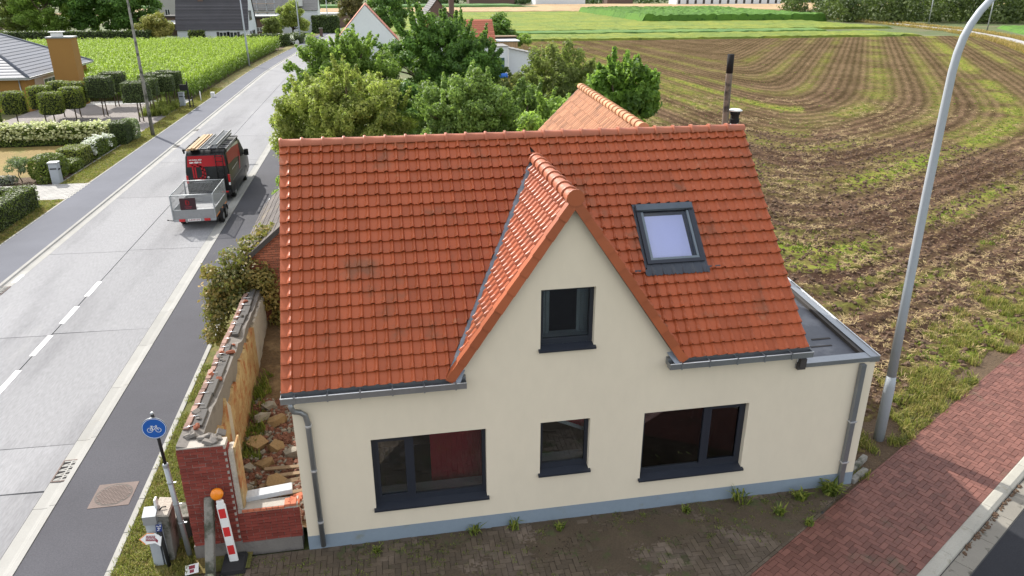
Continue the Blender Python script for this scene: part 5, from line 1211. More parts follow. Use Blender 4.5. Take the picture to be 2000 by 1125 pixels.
for x, y, lab in ((149.5, 177, 'thin pole before the dark wood edge'), (137.3, 142.3, 'thin pole right of the curved street lamp arm')):
    t = thing('lamp_column', lab, 'lamp post', (x, y, 0), group='thin poles along the farm track'); MB().tube([(x, y, -.05), (x, y, 9)], [.14, .08], 8).build('shaft', m_galv, t); MB().tube([(x, y, 9), (x-1.3, y, 9.3)], .05, 6).build('arm', m_galv, t)
# ================================================================ VAN
m_vblk = M('van_dark_paint', (.011, .012, .013), .35, (1, .03), (8, .03), coat=.15, spec=.3); m_vred = M('van_red_film', (.36, .016, .022), .4, (1, .03), (8, .03), coat=.1, spec=.2); m_vwht = M('van_silver', (.55, .56, .57), .3, coat=.4)
m_wing = glassmat('car_glass', (.10, .11, .12)); m_tyre = M('tyre', (.018, .018, .018), .85); m_rim = M('rim', (.45, .46, .47), .35, metal=.7); m_lamp_r = M('tail_lamp', (.45, .012, .015), .2, coat=.5)
VX, VY = -6.30, 25.05; VAN = thing('van', 'black and red work van with roof rack parked at the right kerb', 'van', (VX, VY, .0))
hw = .985
prof = [(0.02, .42), (.0, .75), (.03, 1.45), (.10, 2.22), (.30, 2.40), (3.65, 2.38), (4.05, 2.22), (4.75, 1.42), (5.35, 1.18), (5.52, .95), (5.55, .45), (4.95, .30), (.5, .30)]   # y, z
def half(z): return hw if z < 1.2 else hw-.10*((z-1.2)/1.2)**1.5
vs = []; n = len(prof)
for s in (-1, -.93, .93, 1):
    for (y, z) in prof:
        inset = 0 if abs(s) == 1 else 1
        zz = z+(.035 if (inset and z > 2.0) else 0); yy = y
        if not inset and z > 2.0: zz = z-.07
        if inset: yy = y-(.02 if y < .2 else 0)+(.04 if y > 4.9 else 0)
        vs.append((s*half(z), yy, zz))
fsv = [tuple(range(n-1, -1, -1)), tuple(range(3*n, 4*n))]
for k in range(3):
    for i in range(n): j = (i+1) % n; fsv.append((k*n+i, k*n+j, (k+1)*n+j, (k+1)*n+i))
mb = MB(); mb.faces([(VX+x, VY+y, z) for x, y, z in vs], fsv); bo = mb.build('body', m_vblk, VAN)
md = bo.modifiers.new('b', 'BEVEL'); md.width = .05; md.segments = 3; md.limit_method = 'ANGLE'; md.angle_limit = R(25)
for p_ in bo.data.polygons: p_.use_smooth = True
def vp(name, pts, mt, par=VAN, off=0): return MB().poly([(VX+x, VY+y, z) for x, y, z in pts]).build(name, mt, par)
# rear: red upper band with text, dark doors, ladder, lamps
vp('red_band', [(-.86, .006, 1.72), (.86, .006, 1.72), (.80, .055, 2.22), (-.80, .055, 2.22)], m_vred)
sidex = lambda z: half(z)+.004
vp('side_red', [(sidex(1.75), .16, 1.75), (sidex(1.72), 2.0, 1.70), (sidex(1.55), 3.3, 1.52), (sidex(2.1), 3.45, 2.12), (sidex(2.26)-.005, 1.6, 2.26), (sidex(2.26)-.005, .32, 2.26)], m_vred)
vp('side_red_stroke', [(sidex(1.0), 2.5, 1.0), (sidex(1.0), 2.85, 1.0), (sidex(1.55), 3.25, 1.55), (sidex(1.55), 2.9, 1.55)], m_vred)
vp('side_silver', [(sidex(2.26), 1.65, 2.265), (sidex(2.12), 3.42, 2.13), (sidex(2.28), 3.4, 2.29), (sidex(2.3), 1.7, 2.31)], m_vwht)
vp('side_roof_silver', [(sidex(2.26), .35, 2.265), (sidex(2.26), 1.6, 2.265), (sidex(2.3)-.01, 1.6, 2.312), (sidex(2.3)-.01, .35, 2.312)], m_vwht)
TM = Matrix.Translation((-.80, -.012, 0)) @ Matrix.Rotation(R(90), 4, 'X')
def vtext(nm, s, size, x, y, z, mt, bold=.0, tilt=-4): return text_mesh(nm, s, size, mt, VAN, Matrix.Translation((x, y, z)) @ Matrix.Rotation(R(90+tilt), 4, 'X'), bold, 'LEFT')
vtext('slogan_text', 'wij denken altijd', .085, -.74, .008, 2.045, m_wht, .002); vtext('slogan_text', 'aan daken', .13, -.73, .0, 1.93, m_wht, .004); vtext('company_text', 'DAKWERKEN DEVLIN', .085, -.66, -.012, .98, m_galv, 0, 0)
def dlogo(cx, cz, s, y, parent, thing_mtx=None):
    mb = MB()
    for ox, oz in ((0, 0), (.11*s, -.07*s)):
        pts = [(0, 1), (.45, 1), (.72, .85), (.8, .55), (.8, .25), (.68, .0), (.42, -.12), (0, -.12)]
        for (a, b), (c, d) in zip(pts, pts[1:]+pts[:1]):
            p, q = Vector((cx+ox+a*s*.55, y, cz+oz+b*s*.62)), Vector((cx+ox+c*s*.55, y, cz+oz+d*s*.62)); dd = (q-p).normalized(); nn = Vector((-dd.z, 0, dd.x))*.035*s
            mb.box((0, 0, 0), (1, 1, 1), Matrix((((q-p)+dd*.05*s), Vector((0, .004, 0)), nn*2)).transposed().to_4x4() if False else None) if False else mb.poly([p-nn-dd*.03*s, q-nn+dd*.03*s, q+nn+dd*.03*s, p+nn-dd*.03*s])
    return mb
lg = dlogo(-.62, 1.22, .95, -.006, VAN); lg.v = [(VX+x, VY+y, z) for x, y, z in lg.v]; lg.build('red_logo', m_vred, VAN)
MB().lathe([(.05, 0), (.05, .015)], n=18)
mb = MB(); mb.lathe([(.05, 0), (.055, .008), (.04, .02)], n=18); mb.v = [(VX+x+.02, VY-.006-z, 1.20+y) for x, y, z in mb.v]; mb.build('badge', m_rim, VAN)
mb = MB(); mb.box((VX-.004, VY-.012, .5), (VX+.004, VY+.0, 1.7)); mb.build('door_gap', m_soot, VAN)
for x in (-.93, .93): MB().box((VX+x-.05, VY-.02, .95), (VX+x+.05, VY+.10, 1.32), bev=.02).build('tail_lamp', m_lamp_r, VAN)
for x in (.93,): MB().box((VX+x-.04, VY-.022, .80), (VX+x+.04, VY+.06, .93)).build('reverse_lamp', m_wht, VAN)
MB().box((VX-.95, VY-.14, .36), (VX+.95, VY+.06, .56), bev=.04).build('rear_bumper', m_blk, VAN)
MB().box((VX+.55, VY-.145, .48), (VX+.85, VY-.135, .55)).build('bumper_reflector', m_lamp_r, VAN)
ld = MB(); lx = VX+.45
for x in (lx, lx+.32): ld.tube([(x, VY-.10, .62), (x, VY-.10, 2.2), (x, VY+.02, 2.42)], .02, 6)
for i in range(7): ld.tube([(lx, VY-.10, .75+i*.24), (lx+.32, VY-.10, .75+i*.24)], .015, 6)
ld.build('door_ladder', m_blk, VAN)
for (x, y) in ((-.86, .95), (.86, .95), (-.86, 4.35), (.86, 4.35)):
    w = MB(); w.smooth = True; w.lathe([(.16, -.10), (.335, -.10), (.35, -.07), (.35, .07), (.335, .10), (.16, .10)], n=24); w.v = [(VX+x+z_, VY+y+x_, .35+y_) for x_, y_, z_ in w.v]; wo = w.build('wheel', m_tyre, VAN)
    sg_ = 1 if x > 0 else -1; q = MB(); q.lathe([(.05, -.02), (.19, -.005), (.215, .015), (.19, .0), (.05, .02)], n=18); q.v = [(VX+x+sg_*.11+z_*.4, VY+y+x_, .35+y_) for x_, y_, z_ in q.v]; q.build('rim', m_rim, wo)
    a = MB(); n_ = 12
    for i in range(n_):
        t0, t1 = math.pi*i/n_, math.pi*(i+1)/n_; X_ = VX+(hw+.006)*sg_
        a.poly([(X_, VY+y+r_*math.cos(t), .35+r_*math.sin(t)) for r_, t in ((.36, t0), (.44, t0), (.44, t1), (.36, t1))])
    a.build('wheel_arch', m_blk, VAN)
vp('side_window', [(sidex(1.45), 3.55, 1.42), (sidex(1.45), 4.55, 1.40), (sidex(2.0)+.002, 3.98, 2.06), (sidex(2.1)+.002, 3.5, 2.12)], m_blk)
vp('windscreen', [(-.80, 4.72, 1.47), (.80, 4.72, 1.47), (.72, 4.10, 2.20), (-.72, 4.10, 2.20)], m_blk)
for i in range(2): vp('side_trim', [(sidex(1)+.002, .55, .78+i*.12), (sidex(1)+.002, 3.4, .78+i*.12), (sidex(1)+.002, 3.4, .80+i*.12), (sidex(1)+.002, .55, .80+i*.12)], m_galv if i else m_blk)
vp('side_text_strip', [(sidex(1.4), .75, 1.36), (sidex(1.4), 2.3, 1.40), (sidex(1.4), 2.3, 1.44), (sidex(1.4), .75, 1.40)], m_vwht)
for s in (-1, 1): MB().box((VX+s*1.03-(.0 if s > 0 else .22), VY+4.15, 1.35), (VX+s*1.03+(.22 if s > 0 else .0), VY+4.27, 1.68), bev=.04).box((VX+s*.94-.06, VY+4.18, 1.42), (VX+s*.94+.12, VY+4.24, 1.48)).build('wing_mirror', m_blk, VAN)
rk = MB()
for y in (.15, 1.25, 2.35, 3.4): rk.box((VX-.93, VY+y-.03, 2.47), (VX+.93, VY+y+.03, 2.52))
for x in (-.93, .93): rk.box((VX+x-.025, VY+.0, 2.45), (VX+x+.025, VY+3.5, 2.50)); rk.box((VX+x-.03, VY+.1, 2.33), (VX+x+.03, VY+.2, 2.46)); rk.box((VX+x-.03, VY+3.2, 2.30), (VX+x+.03, VY+3.3, 2.46))
rk.tube([(VX-.95, VY+.0, 2.53), (VX+.95, VY+.0, 2.53)], .045, 8); rk.build('roof_rack', m_blk, VAN)
m_tim = M('fresh_timber', (.40, .27, .15), .8, (2, .1), (20, .1), rand=.1, stretch=(1, .15, 1)); m_ladm = M('ladder_metal', (.16, .165, .17), .4, metal=.7)
for i, (x, w, z, y0, y1) in enumerate(((-.66, .15, 2.525, -.3, 3.6), (-.50, .15, 2.525, -.15, 3.5), (-.34, .12, 2.525, -.05, 3.8), (-.60, .15, 2.575, -.25, 3.4), (-.44, .13, 2.575, -.1, 3.5))):
    o = MB().box((VX+x-w/2, VY+y0, z), (VX+x+w/2-.006, VY+y1, z+.045), bev=.004).build('timber_plank', m_tim); tag(o, ['leftmost lower timber plank on the van roof rack', 'middle lower timber plank on the van roof rack', 'longest timber plank on the van roof rack next to the ladders', 'upper left timber plank on the van roof rack', 'upper right timber plank on the van roof rack'][i], 'plank', 'planks on the van roof rack')
for i, (x, z, lab) in enumerate(((.02, 2.53, 'inner aluminium ladder on the van roof rack'), (.42, 2.53, 'outer aluminium ladder on the van roof rack'), (.40, 2.66, 'upper aluminium ladder stacked on the van roof rack'))):
    t = thing('ladder', lab, 'ladder', (VX+x, VY, z), group='ladders on the van roof rack'); L_ = 3.9
    for dx in (-.17, .17): MB().box((VX+x+dx-.02, VY-.2+.15*i, z), (VX+x+dx+.02, VY-.2+.15*i+L_, z+.075)).build('rail', m_ladm, t)
    for k in range(14): MB().box((VX+x-.15, VY-.05+.15*i+k*.27, z+.02), (VX+x+.15, VY-.02+.15*i+k*.27, z+.05)).build('rung', m_galv, t)
# ================================================================ TRAILER
TX0, TX1, TY0, TY1 = -6.93, -5.25, 20.55, 23.15; TR = thing('trailer', 'grey box trailer with mesh sides coupled behind the van', 'trailer', (-6.09, 21.9, 0))
m_tal = M('trailer_aluminium', (.27, .275, .28), .5, (1, .1), (10, .1), metal=.3)
z0, z1, z2 = .55, .88, 1.52
MB().box((TX0, TY0, z0-.06), (TX1, TY1, z0)).build('floor', m_tal, TR)
MB().box((TX0, TY0, z0-.16), (TX1, TY0+.05, z0-.06)).box((TX0+.2, TY0+.05, z0-.14), (TX0+.27, TY1, z0-.06)).box((TX1-.27, TY0+.05, z0-.14), (TX1-.2, TY1, z0-.06)).build('chassis', m_galv, TR)
for lo, hi in (((TX0, TY0, z0), (TX1, TY0+.03, z1)), ((TX0, TY1-.03, z0), (TX1, TY1, z1)), ((TX0, TY0+.03, z0), (TX0+.03, TY1-.03, z1)), ((TX1-.03, TY0+.03, z0), (TX1, TY1-.03, z1))):
    sp = MB().box(lo, hi).build('side_panel', m_tal, TR)
MB().box((TX1, TY0+.1, z0-.05), (TX1+.025, TY1-.1, z0-.01)).build('orange_strip', m_ora, TR)
def mesh_panel(p, q, nm):
    p, q = Vector(p), Vector(q); L = (q-p).length; d = (q-p).normalized(); mb = MB()
    for a, b in ((p, p+Vector((0, 0, z2-z1))), (q, q+Vector((0, 0, z2-z1))), (p+Vector((0, 0, z2-z1)), q+Vector((0, 0, z2-z1))), (p, q)): mb.tube([a, b], .02, 6)
    f = mb.build('mesh_frame', m_galv, TR); mb = MB(); k = int(L/.055)
    for i in range(1, k): a = p+d*(L*i/k); mb.tube([a, a+Vector((0, 0, z2-z1))], .0035, 3, caps=False)
    for i in range(1, 12): h = (z2-z1)*i/12; mb.tube([p+Vector((0, 0, h)), q+Vector((0, 0, h))], .0035, 3, caps=False)
    tag(mb.build('wire_mesh', m_galv, f), kind='stuff')
for p, q in (((TX0+.015, TY0+.015, z1), (TX1-.015, TY0+.015, z1)), ((TX0+.015, TY1-.015, z1), (TX1-.015, TY1-.015, z1)), ((TX0+.015, TY0+.02, z1), (TX0+.015, TY1-.02, z1)), ((TX1-.015, TY0+.02, z1), (TX1-.015, TY1-.02, z1))): mesh_panel(p, q, 'mesh')
for x in (TX0, TX1): 
    for y in (TY0, TY1): MB().box((x-.025, y-.025, z0-.1), (x+.025, y+.025, z2+.01)).build('corner_post', m_galv, TR)
sgp = MB().box((TX0+.35, TY0-.02, z1+.02), (TX0+.98, TY0-.008, z2-.12)).build('company_board', M('board_dark', (.035, .012, .016), .5), TR)
lg = dlogo(TX0+.58, z1+.26, .26, TY0-.023, TR); lg.build('red_logo', m_vred, sgp)
mb = MB()
for i, w in enumerate((.30, .22)): mb.poly([(TX0+.665-w/2, TY0-.022, z1+.14-i*.06), (TX0+.665+w/2, TY0-.022, z1+.14-i*.06), (TX0+.665+w/2, TY0-.022, z1+.165-i*.06), (TX0+.665-w/2, TY0-.022, z1+.165-i*.06)])
mb.build('print_lines', m_maroon, sgp)
for x in (TX0+.22, TX1-.46): MB().box((x, TY0-.05, z0-.145), (x+.24, TY0-.005, z0-.04), bev=.01).build('tail_lamp', m_lamp_r, TR)
pla = MB().box((-6.36, TY0-.02, z0-.15), (-5.86, TY0-.005, z0-.045)).build('number_plate', m_wht, TR)
pt = text_mesh('plate_text', '2-EWF-477', .095, m_maroon, pla, Matrix.Translation(Vector((-6.11, TY0-.022, z0-.098))-origin(pla)) @ Matrix.Rotation(R(90), 4, 'X'), .002)
MB().tube([(TX0, TY0-.02, z0-.1), (TX0-.2, TY0-.06, z0-.05)], .018, 6).tube([(TX0-.19, TY0-.06, z0-.05), (TX0-.23, TY0-.07, z0-.03)], .03, 6).build('marker_arm', m_blk, TR)
for x in (TX0+.1, TX1+.02):
    for y in (21.65, 22.35):
        w = MB(); w.smooth = True; w.lathe([(.12, -.08), (.265, -.08), (.28, -.06), (.28, .06), (.265, .08), (.12, .08)], n=20); w.v = [(x+z_, y+x_, .28+y_) for x_, y_, z_ in w.v]; wo = w.build('wheel', m_tyre, TR)
        q = MB(); q.lathe([(.03, -.09), (.15, -.085), (.15, .085), (.03, .09)], n=16); q.v = [(x+z_, y+x_, .28+y_) for x_, y_, z_ in q.v]; q.build('rim', m_rim, wo)
        a = MB()
        for i in range(8):
            t0, t1 = math.pi*i/8, math.pi*(i+1)/8; a.poly([(x+dx, y+.32*math.cos(t), .28+.32*math.sin(t)) for dx, t in ((-.11, t0), (.11, t0), (.11, t1), (-.11, t1))])
        a.build('mudguard', m_blk, TR)
MB().tube([(-6.09, TY1, .48), (-6.09, 24.85, .46)], .045, 8).tube([(TX0+.3, TY1-.1, .45), (-6.12, 24.3, .46)], .035, 6).tube([(TX1-.3, TY1-.1, .45), (-6.06, 24.3, .46)], .035, 6).build('drawbar', m_galv, TR)

# --- weeds rooted along the house wall, loose concrete edging by the corner
for x, y, h, n, w, lab in ((8.35, -.10, .42, 26, .035, 'upright reddish weed against the plinth right of the wide window'), (9.55, -.28, .24, 40, .06, 'broad-leaved weed near the right end of the plinth'), (10.25, -.20, .34, 90, .045, 'dense green weed clump at the right house corner'), (3.0, -.10, .22, 26, .03, 'small green weed below the left wide window'), (3.75, -.09, .26, 22, .03, 'red-tipped weed at the plinth between two windows'), (4.6, -.30, .16, 34, .04, 'flat green weed before the small window'), (7.15, -.25, .16, 30, .04, 'flat dark weed under the right wide window'), (8.9, -.62, .20, 36, .04, 'bright green weed on the pavers near the red path'), (9.3, -1.0, .16, 40, .035, 'weed growing at the edge of the red path'), (1.2, -.28, .14, 26, .03, 'small weed near the left house corner')):
    o = link('weed_plant', blades('weed_plant', m_weed, n, h, w, h*.45, 1.1, int(x*10), droop=.6)); o.location = (x, y, 0); tag(o, lab, 'weed', 'weeds along the house front')
for i, (x, y, r_, lab) in enumerate(((11.35, .55, 34, 'longer loose concrete edging stone beside the house corner'), (11.15, .20, 30, 'shorter loose concrete edging stone at the red path'))):
    o = link('edging_stone', MB().box((-.4+.1*i, -.06, -.06), (.4-.1*i, .06, .07), bev=.015).mesh('edging_stone', m_conc)); o.location = (x, y, 0); o.rotation_euler = (0, 0, R(r_)); tag(o, lab, 'edging stone', 'loose edging stones')
# ================================================================ GARDEN AND BUNGALOW LEFT OF THE ROAD
m_hedge = leafmat('hedge_leaf', (.055, .085, .016), .4, .2, (.05, .05, .0)); m_hedgei = M('hedge_light_block', (.02, .028, .008), .95)  # second material: dark box added inside hedges to stop light passing
m_dhedge = leafmat('yew_leaf', (.028, .055, .014), .4, .15, (.03, .03, .0)); m_hydl = leafmat('hydrangea_leaf', (.07, .11, .02), .4, .3, (.06, .06, .0)); m_flow = leafmat('hydrangea_flower', (.60, .60, .30), .2, .4, (.10, .10, .12)); m_floww = leafmat('white_flower', (.74, .75, .66), .15, .3, (.05, .05, .08))
m_jun = leafmat('juniper', (.07, .105, .014), .4, .2, (.06, .06, .0)); m_topi = leafmat('hornbeam_leaf', (.085, .12, .02), .4, .3, (.10, .08, .0)); m_topid = leafmat('clipped_oak_leaf', (.026, .045, .014), .4, .15, (.05, .06, .01)); m_ograss = leafmat('ornamental_grass', (.14, .17, .035), .35, .35, (.1, .08, .02))
tag(MB().poly([(-60, 29.9, -.02), (-14.75, 29.9, -.02), (-14.75, 41.2, -.02), (-60, 41.2, -.02)]).build('lawn', m_lawn), kind='structure')
tag(MB().poly([(-60, 14, -.02), (-14.75, 14, -.02), (-14.75, 26.7, -.02), (-60, 26.7, -.02)]).build('lawn_near', m_lawn), kind='structure')
tag(MB().poly([(-26.5, 42.5, -.015), (-14.75, 42.5, -.015), (-14.75, 60, -.015), (-26.5, 60, -.015)]).build('gravel_court', m_gravel), kind='structure')
m_pavl = M('pale_paver', (.30, .29, .27), .8, (1, .1), (20, .1), rand=.13, bump=(40, .3, .005))
tag(MB().poly([(-40, 60, .0), (-13.34, 60, .0), (-13.34, 62.3, .0), (-40, 62.3, .0)]).build('drive_far', M('pale_concrete', (.36, .35, .34), .8, (.5, .1), (10, .08))), kind='structure')
dv = tag(MB().poly([(-60, 26.7, -.01), (-13.34, 26.7, -.01), (-13.34, 29.9, -.01), (-60, 29.9, -.01)]).build('driveway', m_sand), kind='structure')
me = MB().box((.004, .004, -.02), (.296, .196, .06), bev=.008).mesh('paving_stone', m_pavl); rest = MB()
for j in range(16):
    for i in range(60):
        x = -13.36-.3*(i+1)+(.15 if j % 2 else 0); y = 26.7+.2*j
        if i < 14: o = link('paving_stone', me, dv); o.location = (x, y, 0); o.rotation_euler = (0, 0, 0)
        else: rest.box((x+.004, y+.004, -.02), (x+.296, y+.196, .06))
tag(rest.build('paving_stones', m_pavl, dv), kind='stuff')
tag(MB().box((-14.80, 30.0, -.05), (-14.73, 43.5, .07)).build('bed_edging', m_edge), kind='structure')
tag(MB().poly([(-20, 30.1, -.012), (-14.80, 30.1, -.012), (-14.80, 41.4, -.012), (-15.9, 41.4, -.012), (-15.9, 32.2, -.012), (-20, 32.0, -.012)]).build('planting_bed', m_soil), kind='structure')
rgh = np.random.default_rng(50)
def hedge(name, label, lo, hi, n, leaf, mat, cat='hedge', round_=0, group=None, inner=None):
    base = ((lo[0]+hi[0])/2, (lo[1]+hi[1])/2, lo[2]); t = thing(name, label, cat, base, 0, group)
    me = hedge_mesh(np.array(lo)-base, np.array(hi)-base, n, leaf, [mat, inner or m_hedgei], rgh, round_); link('foliage', me, t)
    MB().tube([base, (base[0], base[1], base[2]+(hi[2]-lo[2])*.5)], .03, 6).build('stem', m_bark, t); return t
hedge('clipped_hedge', 'long clipped green hedge along the verge at the left photo edge', (-14.75, 11, 0), (-13.95, 25.5, 1.07), 12000, .05, m_hedge)
hedge('clipped_hedge', 'clipped hedge end running inward beside the paved driveway', (-24, 24.8, 0), (-14.76, 25.5, 1.05), 5000, .05, m_hedge)
hedge('clipped_hedge', 'dark clipped yew block beside the gravel court entrance', (-15.3, 40.4, 0), (-14.35, 41.9, 1.42), 3500, .045, m_dhedge)
hedge('variegated_shrub', 'pale variegated shrub behind the dark yew block', (-15.2, 42.0, 0), (-14.2, 43.3, 1.35), 1800, .06, leafmat('variegated_leaf', (.10, .15, .05), .4, .3, (.2, .2, .15)), 'shrub', .5)
hedge('tall_hedge', 'tall dark hedge left of the bungalow forecourt', (-27.5, 45.5, 0), (-24.3, 47.2, 2.0), 5500, .07, m_hedge, round_=.15)
def flower_hedge(label, lo, hi, n, nf, fm, name='hydrangea_hedge', fs=.085):
    base = ((lo[0]+hi[0])/2, (lo[1]+hi[1])/2, lo[2]); t = thing(name, label, 'hydrangea', base)
    link('foliage', hedge_mesh(np.array(lo)-base, np.array(hi)-base, n, .07, [m_hydl, m_hedgei], rgh, .25), t)
    u = rgh.random((nf, 3)); P = np.array(lo)+u*(np.array(hi)-np.array(lo)); q = rgh.random(nf); P[q < .55, 2] = hi[2]+rgh.normal(0, .06, (q < .55).sum()); P[q >= .55, 1] = lo[1]-.05; P[:, 2] = np.maximum(P[:, 2], lo[2]+.45*(hi[2]-lo[2]))
    k = 9; PP = np.repeat(P, k, 0)+rgh.normal(0, fs*.62, (nf*k, 3)); V, F, lv = leaves_np(PP, np.tile([0, -.3, 1.], (nf*k, 1)), fs*.6, rgh, .9)
    me = np_mesh('blossom', V-np.array(base), F, fm); set_attr(me, 'lv', lv); link('blossom', me, t)
    MB().tube([base, (base[0], base[1], base[2]+.5)], .03, 6).build('stem', m_bark, t)
flower_hedge('long row of creamy hydrangeas behind the dry lawn', (-26.5, 41.3, -.01), (-15.5, 42.4, 1.22), 9000, 520, m_flow, fs=.13)
flower_hedge('white hydrangea bush near the dark yew block', (-15.5, 36.2, -.01), (-14.85, 38.6, 1.0), 2200, 170, m_floww, 'hydrangea_bush')
flower_hedge('small white hydrangea in front of the yew block', (-15.3, 39.0, -.01), (-14.85, 40.1, .8), 900, 26, m_floww, 'hydrangea_bush')
hedge('low_hedge', 'low yellow-green box hedge beside the white hydrangea bush', (-16.3, 34.2, 0), (-14.95, 36.0, 1.0), 2800, .05, leafmat('box_leaf', (.11, .14, .02), .4, .3, (.12, .1, .02)), 'hedge', .15)
hedge('juniper_mound', 'spreading green juniper mound beside the grey letterbox pillar', (-16.5, 30.6, -.01), (-14.95, 32.6, 1.25), 4200, .06, m_jun, 'shrub', .75)
hedge('juniper_mound', 'low juniper spreading along the bed edge', (-15.6, 32.3, -.01), (-14.85, 34.3, .6), 1600, .06, m_jun, 'shrub', .7)
hedge('heather_cushion', 'small yellow-green cushion plant at the foot of the letterbox pillar', (-15.9, 30.1, -.01), (-15.3, 30.6, .35), 400, .04, m_jun, 'shrub', .8)
hedge('lavender_cushion', 'grey-green lavender cushion left of the juniper mound', (-18.2, 30.3, -.01), (-17.0, 31.0, .4), 700, .05, leafmat('lavender', (.12, .14, .10), .3, .2, (.05, .03, .06)), 'shrub', .7)
tree('rose_bush', 'loose white-flowered rose bush on the dry lawn edge', (-17.0, 31.2, 0), (-17.0, 31.2, .8), (.55, .5, .55), 1500, .05, leafmat('rose_leaf', (.07, .12, .04), .4, .3, (.2, .2, .15)), m_bark, 14, .22, 61, .03, cat='shrub', low=-1)
# pillar letterboxes and entry sign
def pillar(x, y, h, lab, w=.42):
    t = thing('letterbox_pillar', lab, 'letterbox', (x, y, 0), group='grey letterbox pillars')
    MB().box((x-w/2, y-w/2, -.03), (x+w/2, y+w/2, h), bev=.02).build('body', m_galvd, t); MB().box((x-w/2-.03, y-w/2-.03, h), (x+w/2+.03, y+w/2+.03, h+.06), bev=.01).build('cap', m_galv, t)
    MB().box((x-w/2+.05, y-w/2-.012, h*.72), (x+w/2-.05, y-w/2-.002, h*.78)).build('mail_slot', m_blk, t); MB().box((x+w/2+.002, y-.12, h*.68), (x+w/2+.04, y+.06, h*.74)).build('side_slot', m_blk, t)
pillar(-14.95, 30.35, 1.08, 'grey letterbox pillar at the corner of the paved driveway'); pillar(-14.68, 57.7, 1.15, 'grey letterbox pillar at the bungalow drive')
t = thing('entry_sign', 'black slatted sign post at the bungalow drive entrance', 'sign', (-13.85, 56.6, 0)); MB().box((-13.9, 56.55, 0), (-13.8, 56.65, 2.2)).box((-13.62, 56.55, 0), (-13.56, 56.65, .95)).build('posts', m_blk, t)
MB().box((-14.45, 56.57, 1.45), (-13.9, 56.63, 1.95)).build('board', m_blk, t)
t = thing('marker_post', 'thin white marker post beside the maize field', 'post', (-13.75, 60.5, 0)); MB().tube([(-13.75, 60.5, 0), (-13.75, 60.5, .85)], .045, 8).lathe([(.05, 0), (.055, .03), (.03, .06)], (-13.75, 60.5, .85), 8).build('shaft', m_wht, t)
t = thing('marker_box', 'low white marker box on the verge beside the maize', 'box', (-13.2, 63.2, .04)); MB().box((-13.4, 63.0, .04), (-13.05, 63.3, .5), bev=.03).build('box', m_wht, t)
# clipped standard trees
def topiary(x, y, w, h0, h1, lab, mat, stems=2, n=1900, rd=.12, grp='clipped standard trees'):
    t = thing('clipped_tree', lab, 'tree', (x, y, -.01), group=grp); base = np.array((x, y, -.01))
    link('crown', hedge_mesh((-w/2, -w/2, h0), (w/2, w/2, h1), n, .06, [mat, m_hedgei], rgh, rd), t)
    mb = MB()
    for i in range(stems): dx = (i-(stems-1)/2)*.28; mb.tube([(x+dx, y+.05*i, -.02), (x+dx*.6, y+.05*i, h0+.3)], .045, 7)
    mb.build('trunk', m_bark, t)
TP = [(-19.6, 53.5, 1.7, 1.5, 3.05, 'clipped cube tree beside the tall ochre chimney'), (-20.3, 58.9, 1.85, 1.3, 2.85, 'clipped cube tree standing alone at the back of the gravel court'), (-16.05, 50.2, 1.75, 1.5, 2.95, 'clipped cube tree left of the nearest lamp column'),
      (-15.95, 53.3, 1.2, 1.55, 2.85, 'clipped cube tree just right of the nearest lamp column'), (-16.6, 55.6, 1.2, 1.5, 2.9, 'clipped cube tree in the second rank behind the lamp column'), (-15.4, 56.2, 1.15, 1.5, 2.75, 'clipped cube tree in front of the ornamental grasses'), (-16.6, 57.9, 1.2, 1.5, 2.85, 'clipped cube tree at the back of the grass bed'), (-15.4, 59.0, 1.15, 1.4, 2.8, 'clipped cube tree nearest the bungalow drive entrance'), (-16.4, 60.1, 1.1, 1.4, 2.8, 'clipped cube tree beside the maize edge')]
for x, y, w, a, b, lab in TP: topiary(x, y, w, a, b, lab, m_topid)
TB = [(-24.4, 49.6, 1.4, .95, 2.5, 'rounded clipped tree at the left before the bungalow sign'), (-23.3, 51.6, 1.4, 1.0, 2.65, 'rounded clipped tree second from the bungalow sign'), (-22.7, 53.7, 1.4, 1.1, 2.75, 'rounded clipped tree close to the ochre bungalow corner'), (-21.9, 49.6, 1.4, .85, 2.4, 'rounded clipped tree behind the hydrangea row before the window'), (-21.0, 51.3, 1.4, 1.0, 2.55, 'rounded clipped tree covering the bungalow window corner'), (-21.4, 53.4, 1.4, 1.1, 2.7, 'rounded clipped tree beside the taller cube tree')]
for x, y, w, a, b, lab in TB: topiary(x, y, w, a, b, lab, m_topi, 1, 1700, .25)
rg = np.random.default_rng(52); n = 170; pt = np.stack([rg.uniform(-16.8, -14.9, n), rg.uniform(52.5, 59.5, n), np.zeros(n)], 1); pt2 = np.stack([rg.uniform(-22.8, -20.8, 40), rg.uniform(45.8, 48, 40), np.zeros(40)], 1)
scatter('ornamental_grasses', np.concatenate([pt, pt2]), [blades('tuft', m_ograss, 26, .75, .03, .16, .9, s+80, droop=.4) for s in range(3)], m_ograss, 'yellow-green ornamental grasses planted under the clipped trees', 'grass', .7, 1.2)
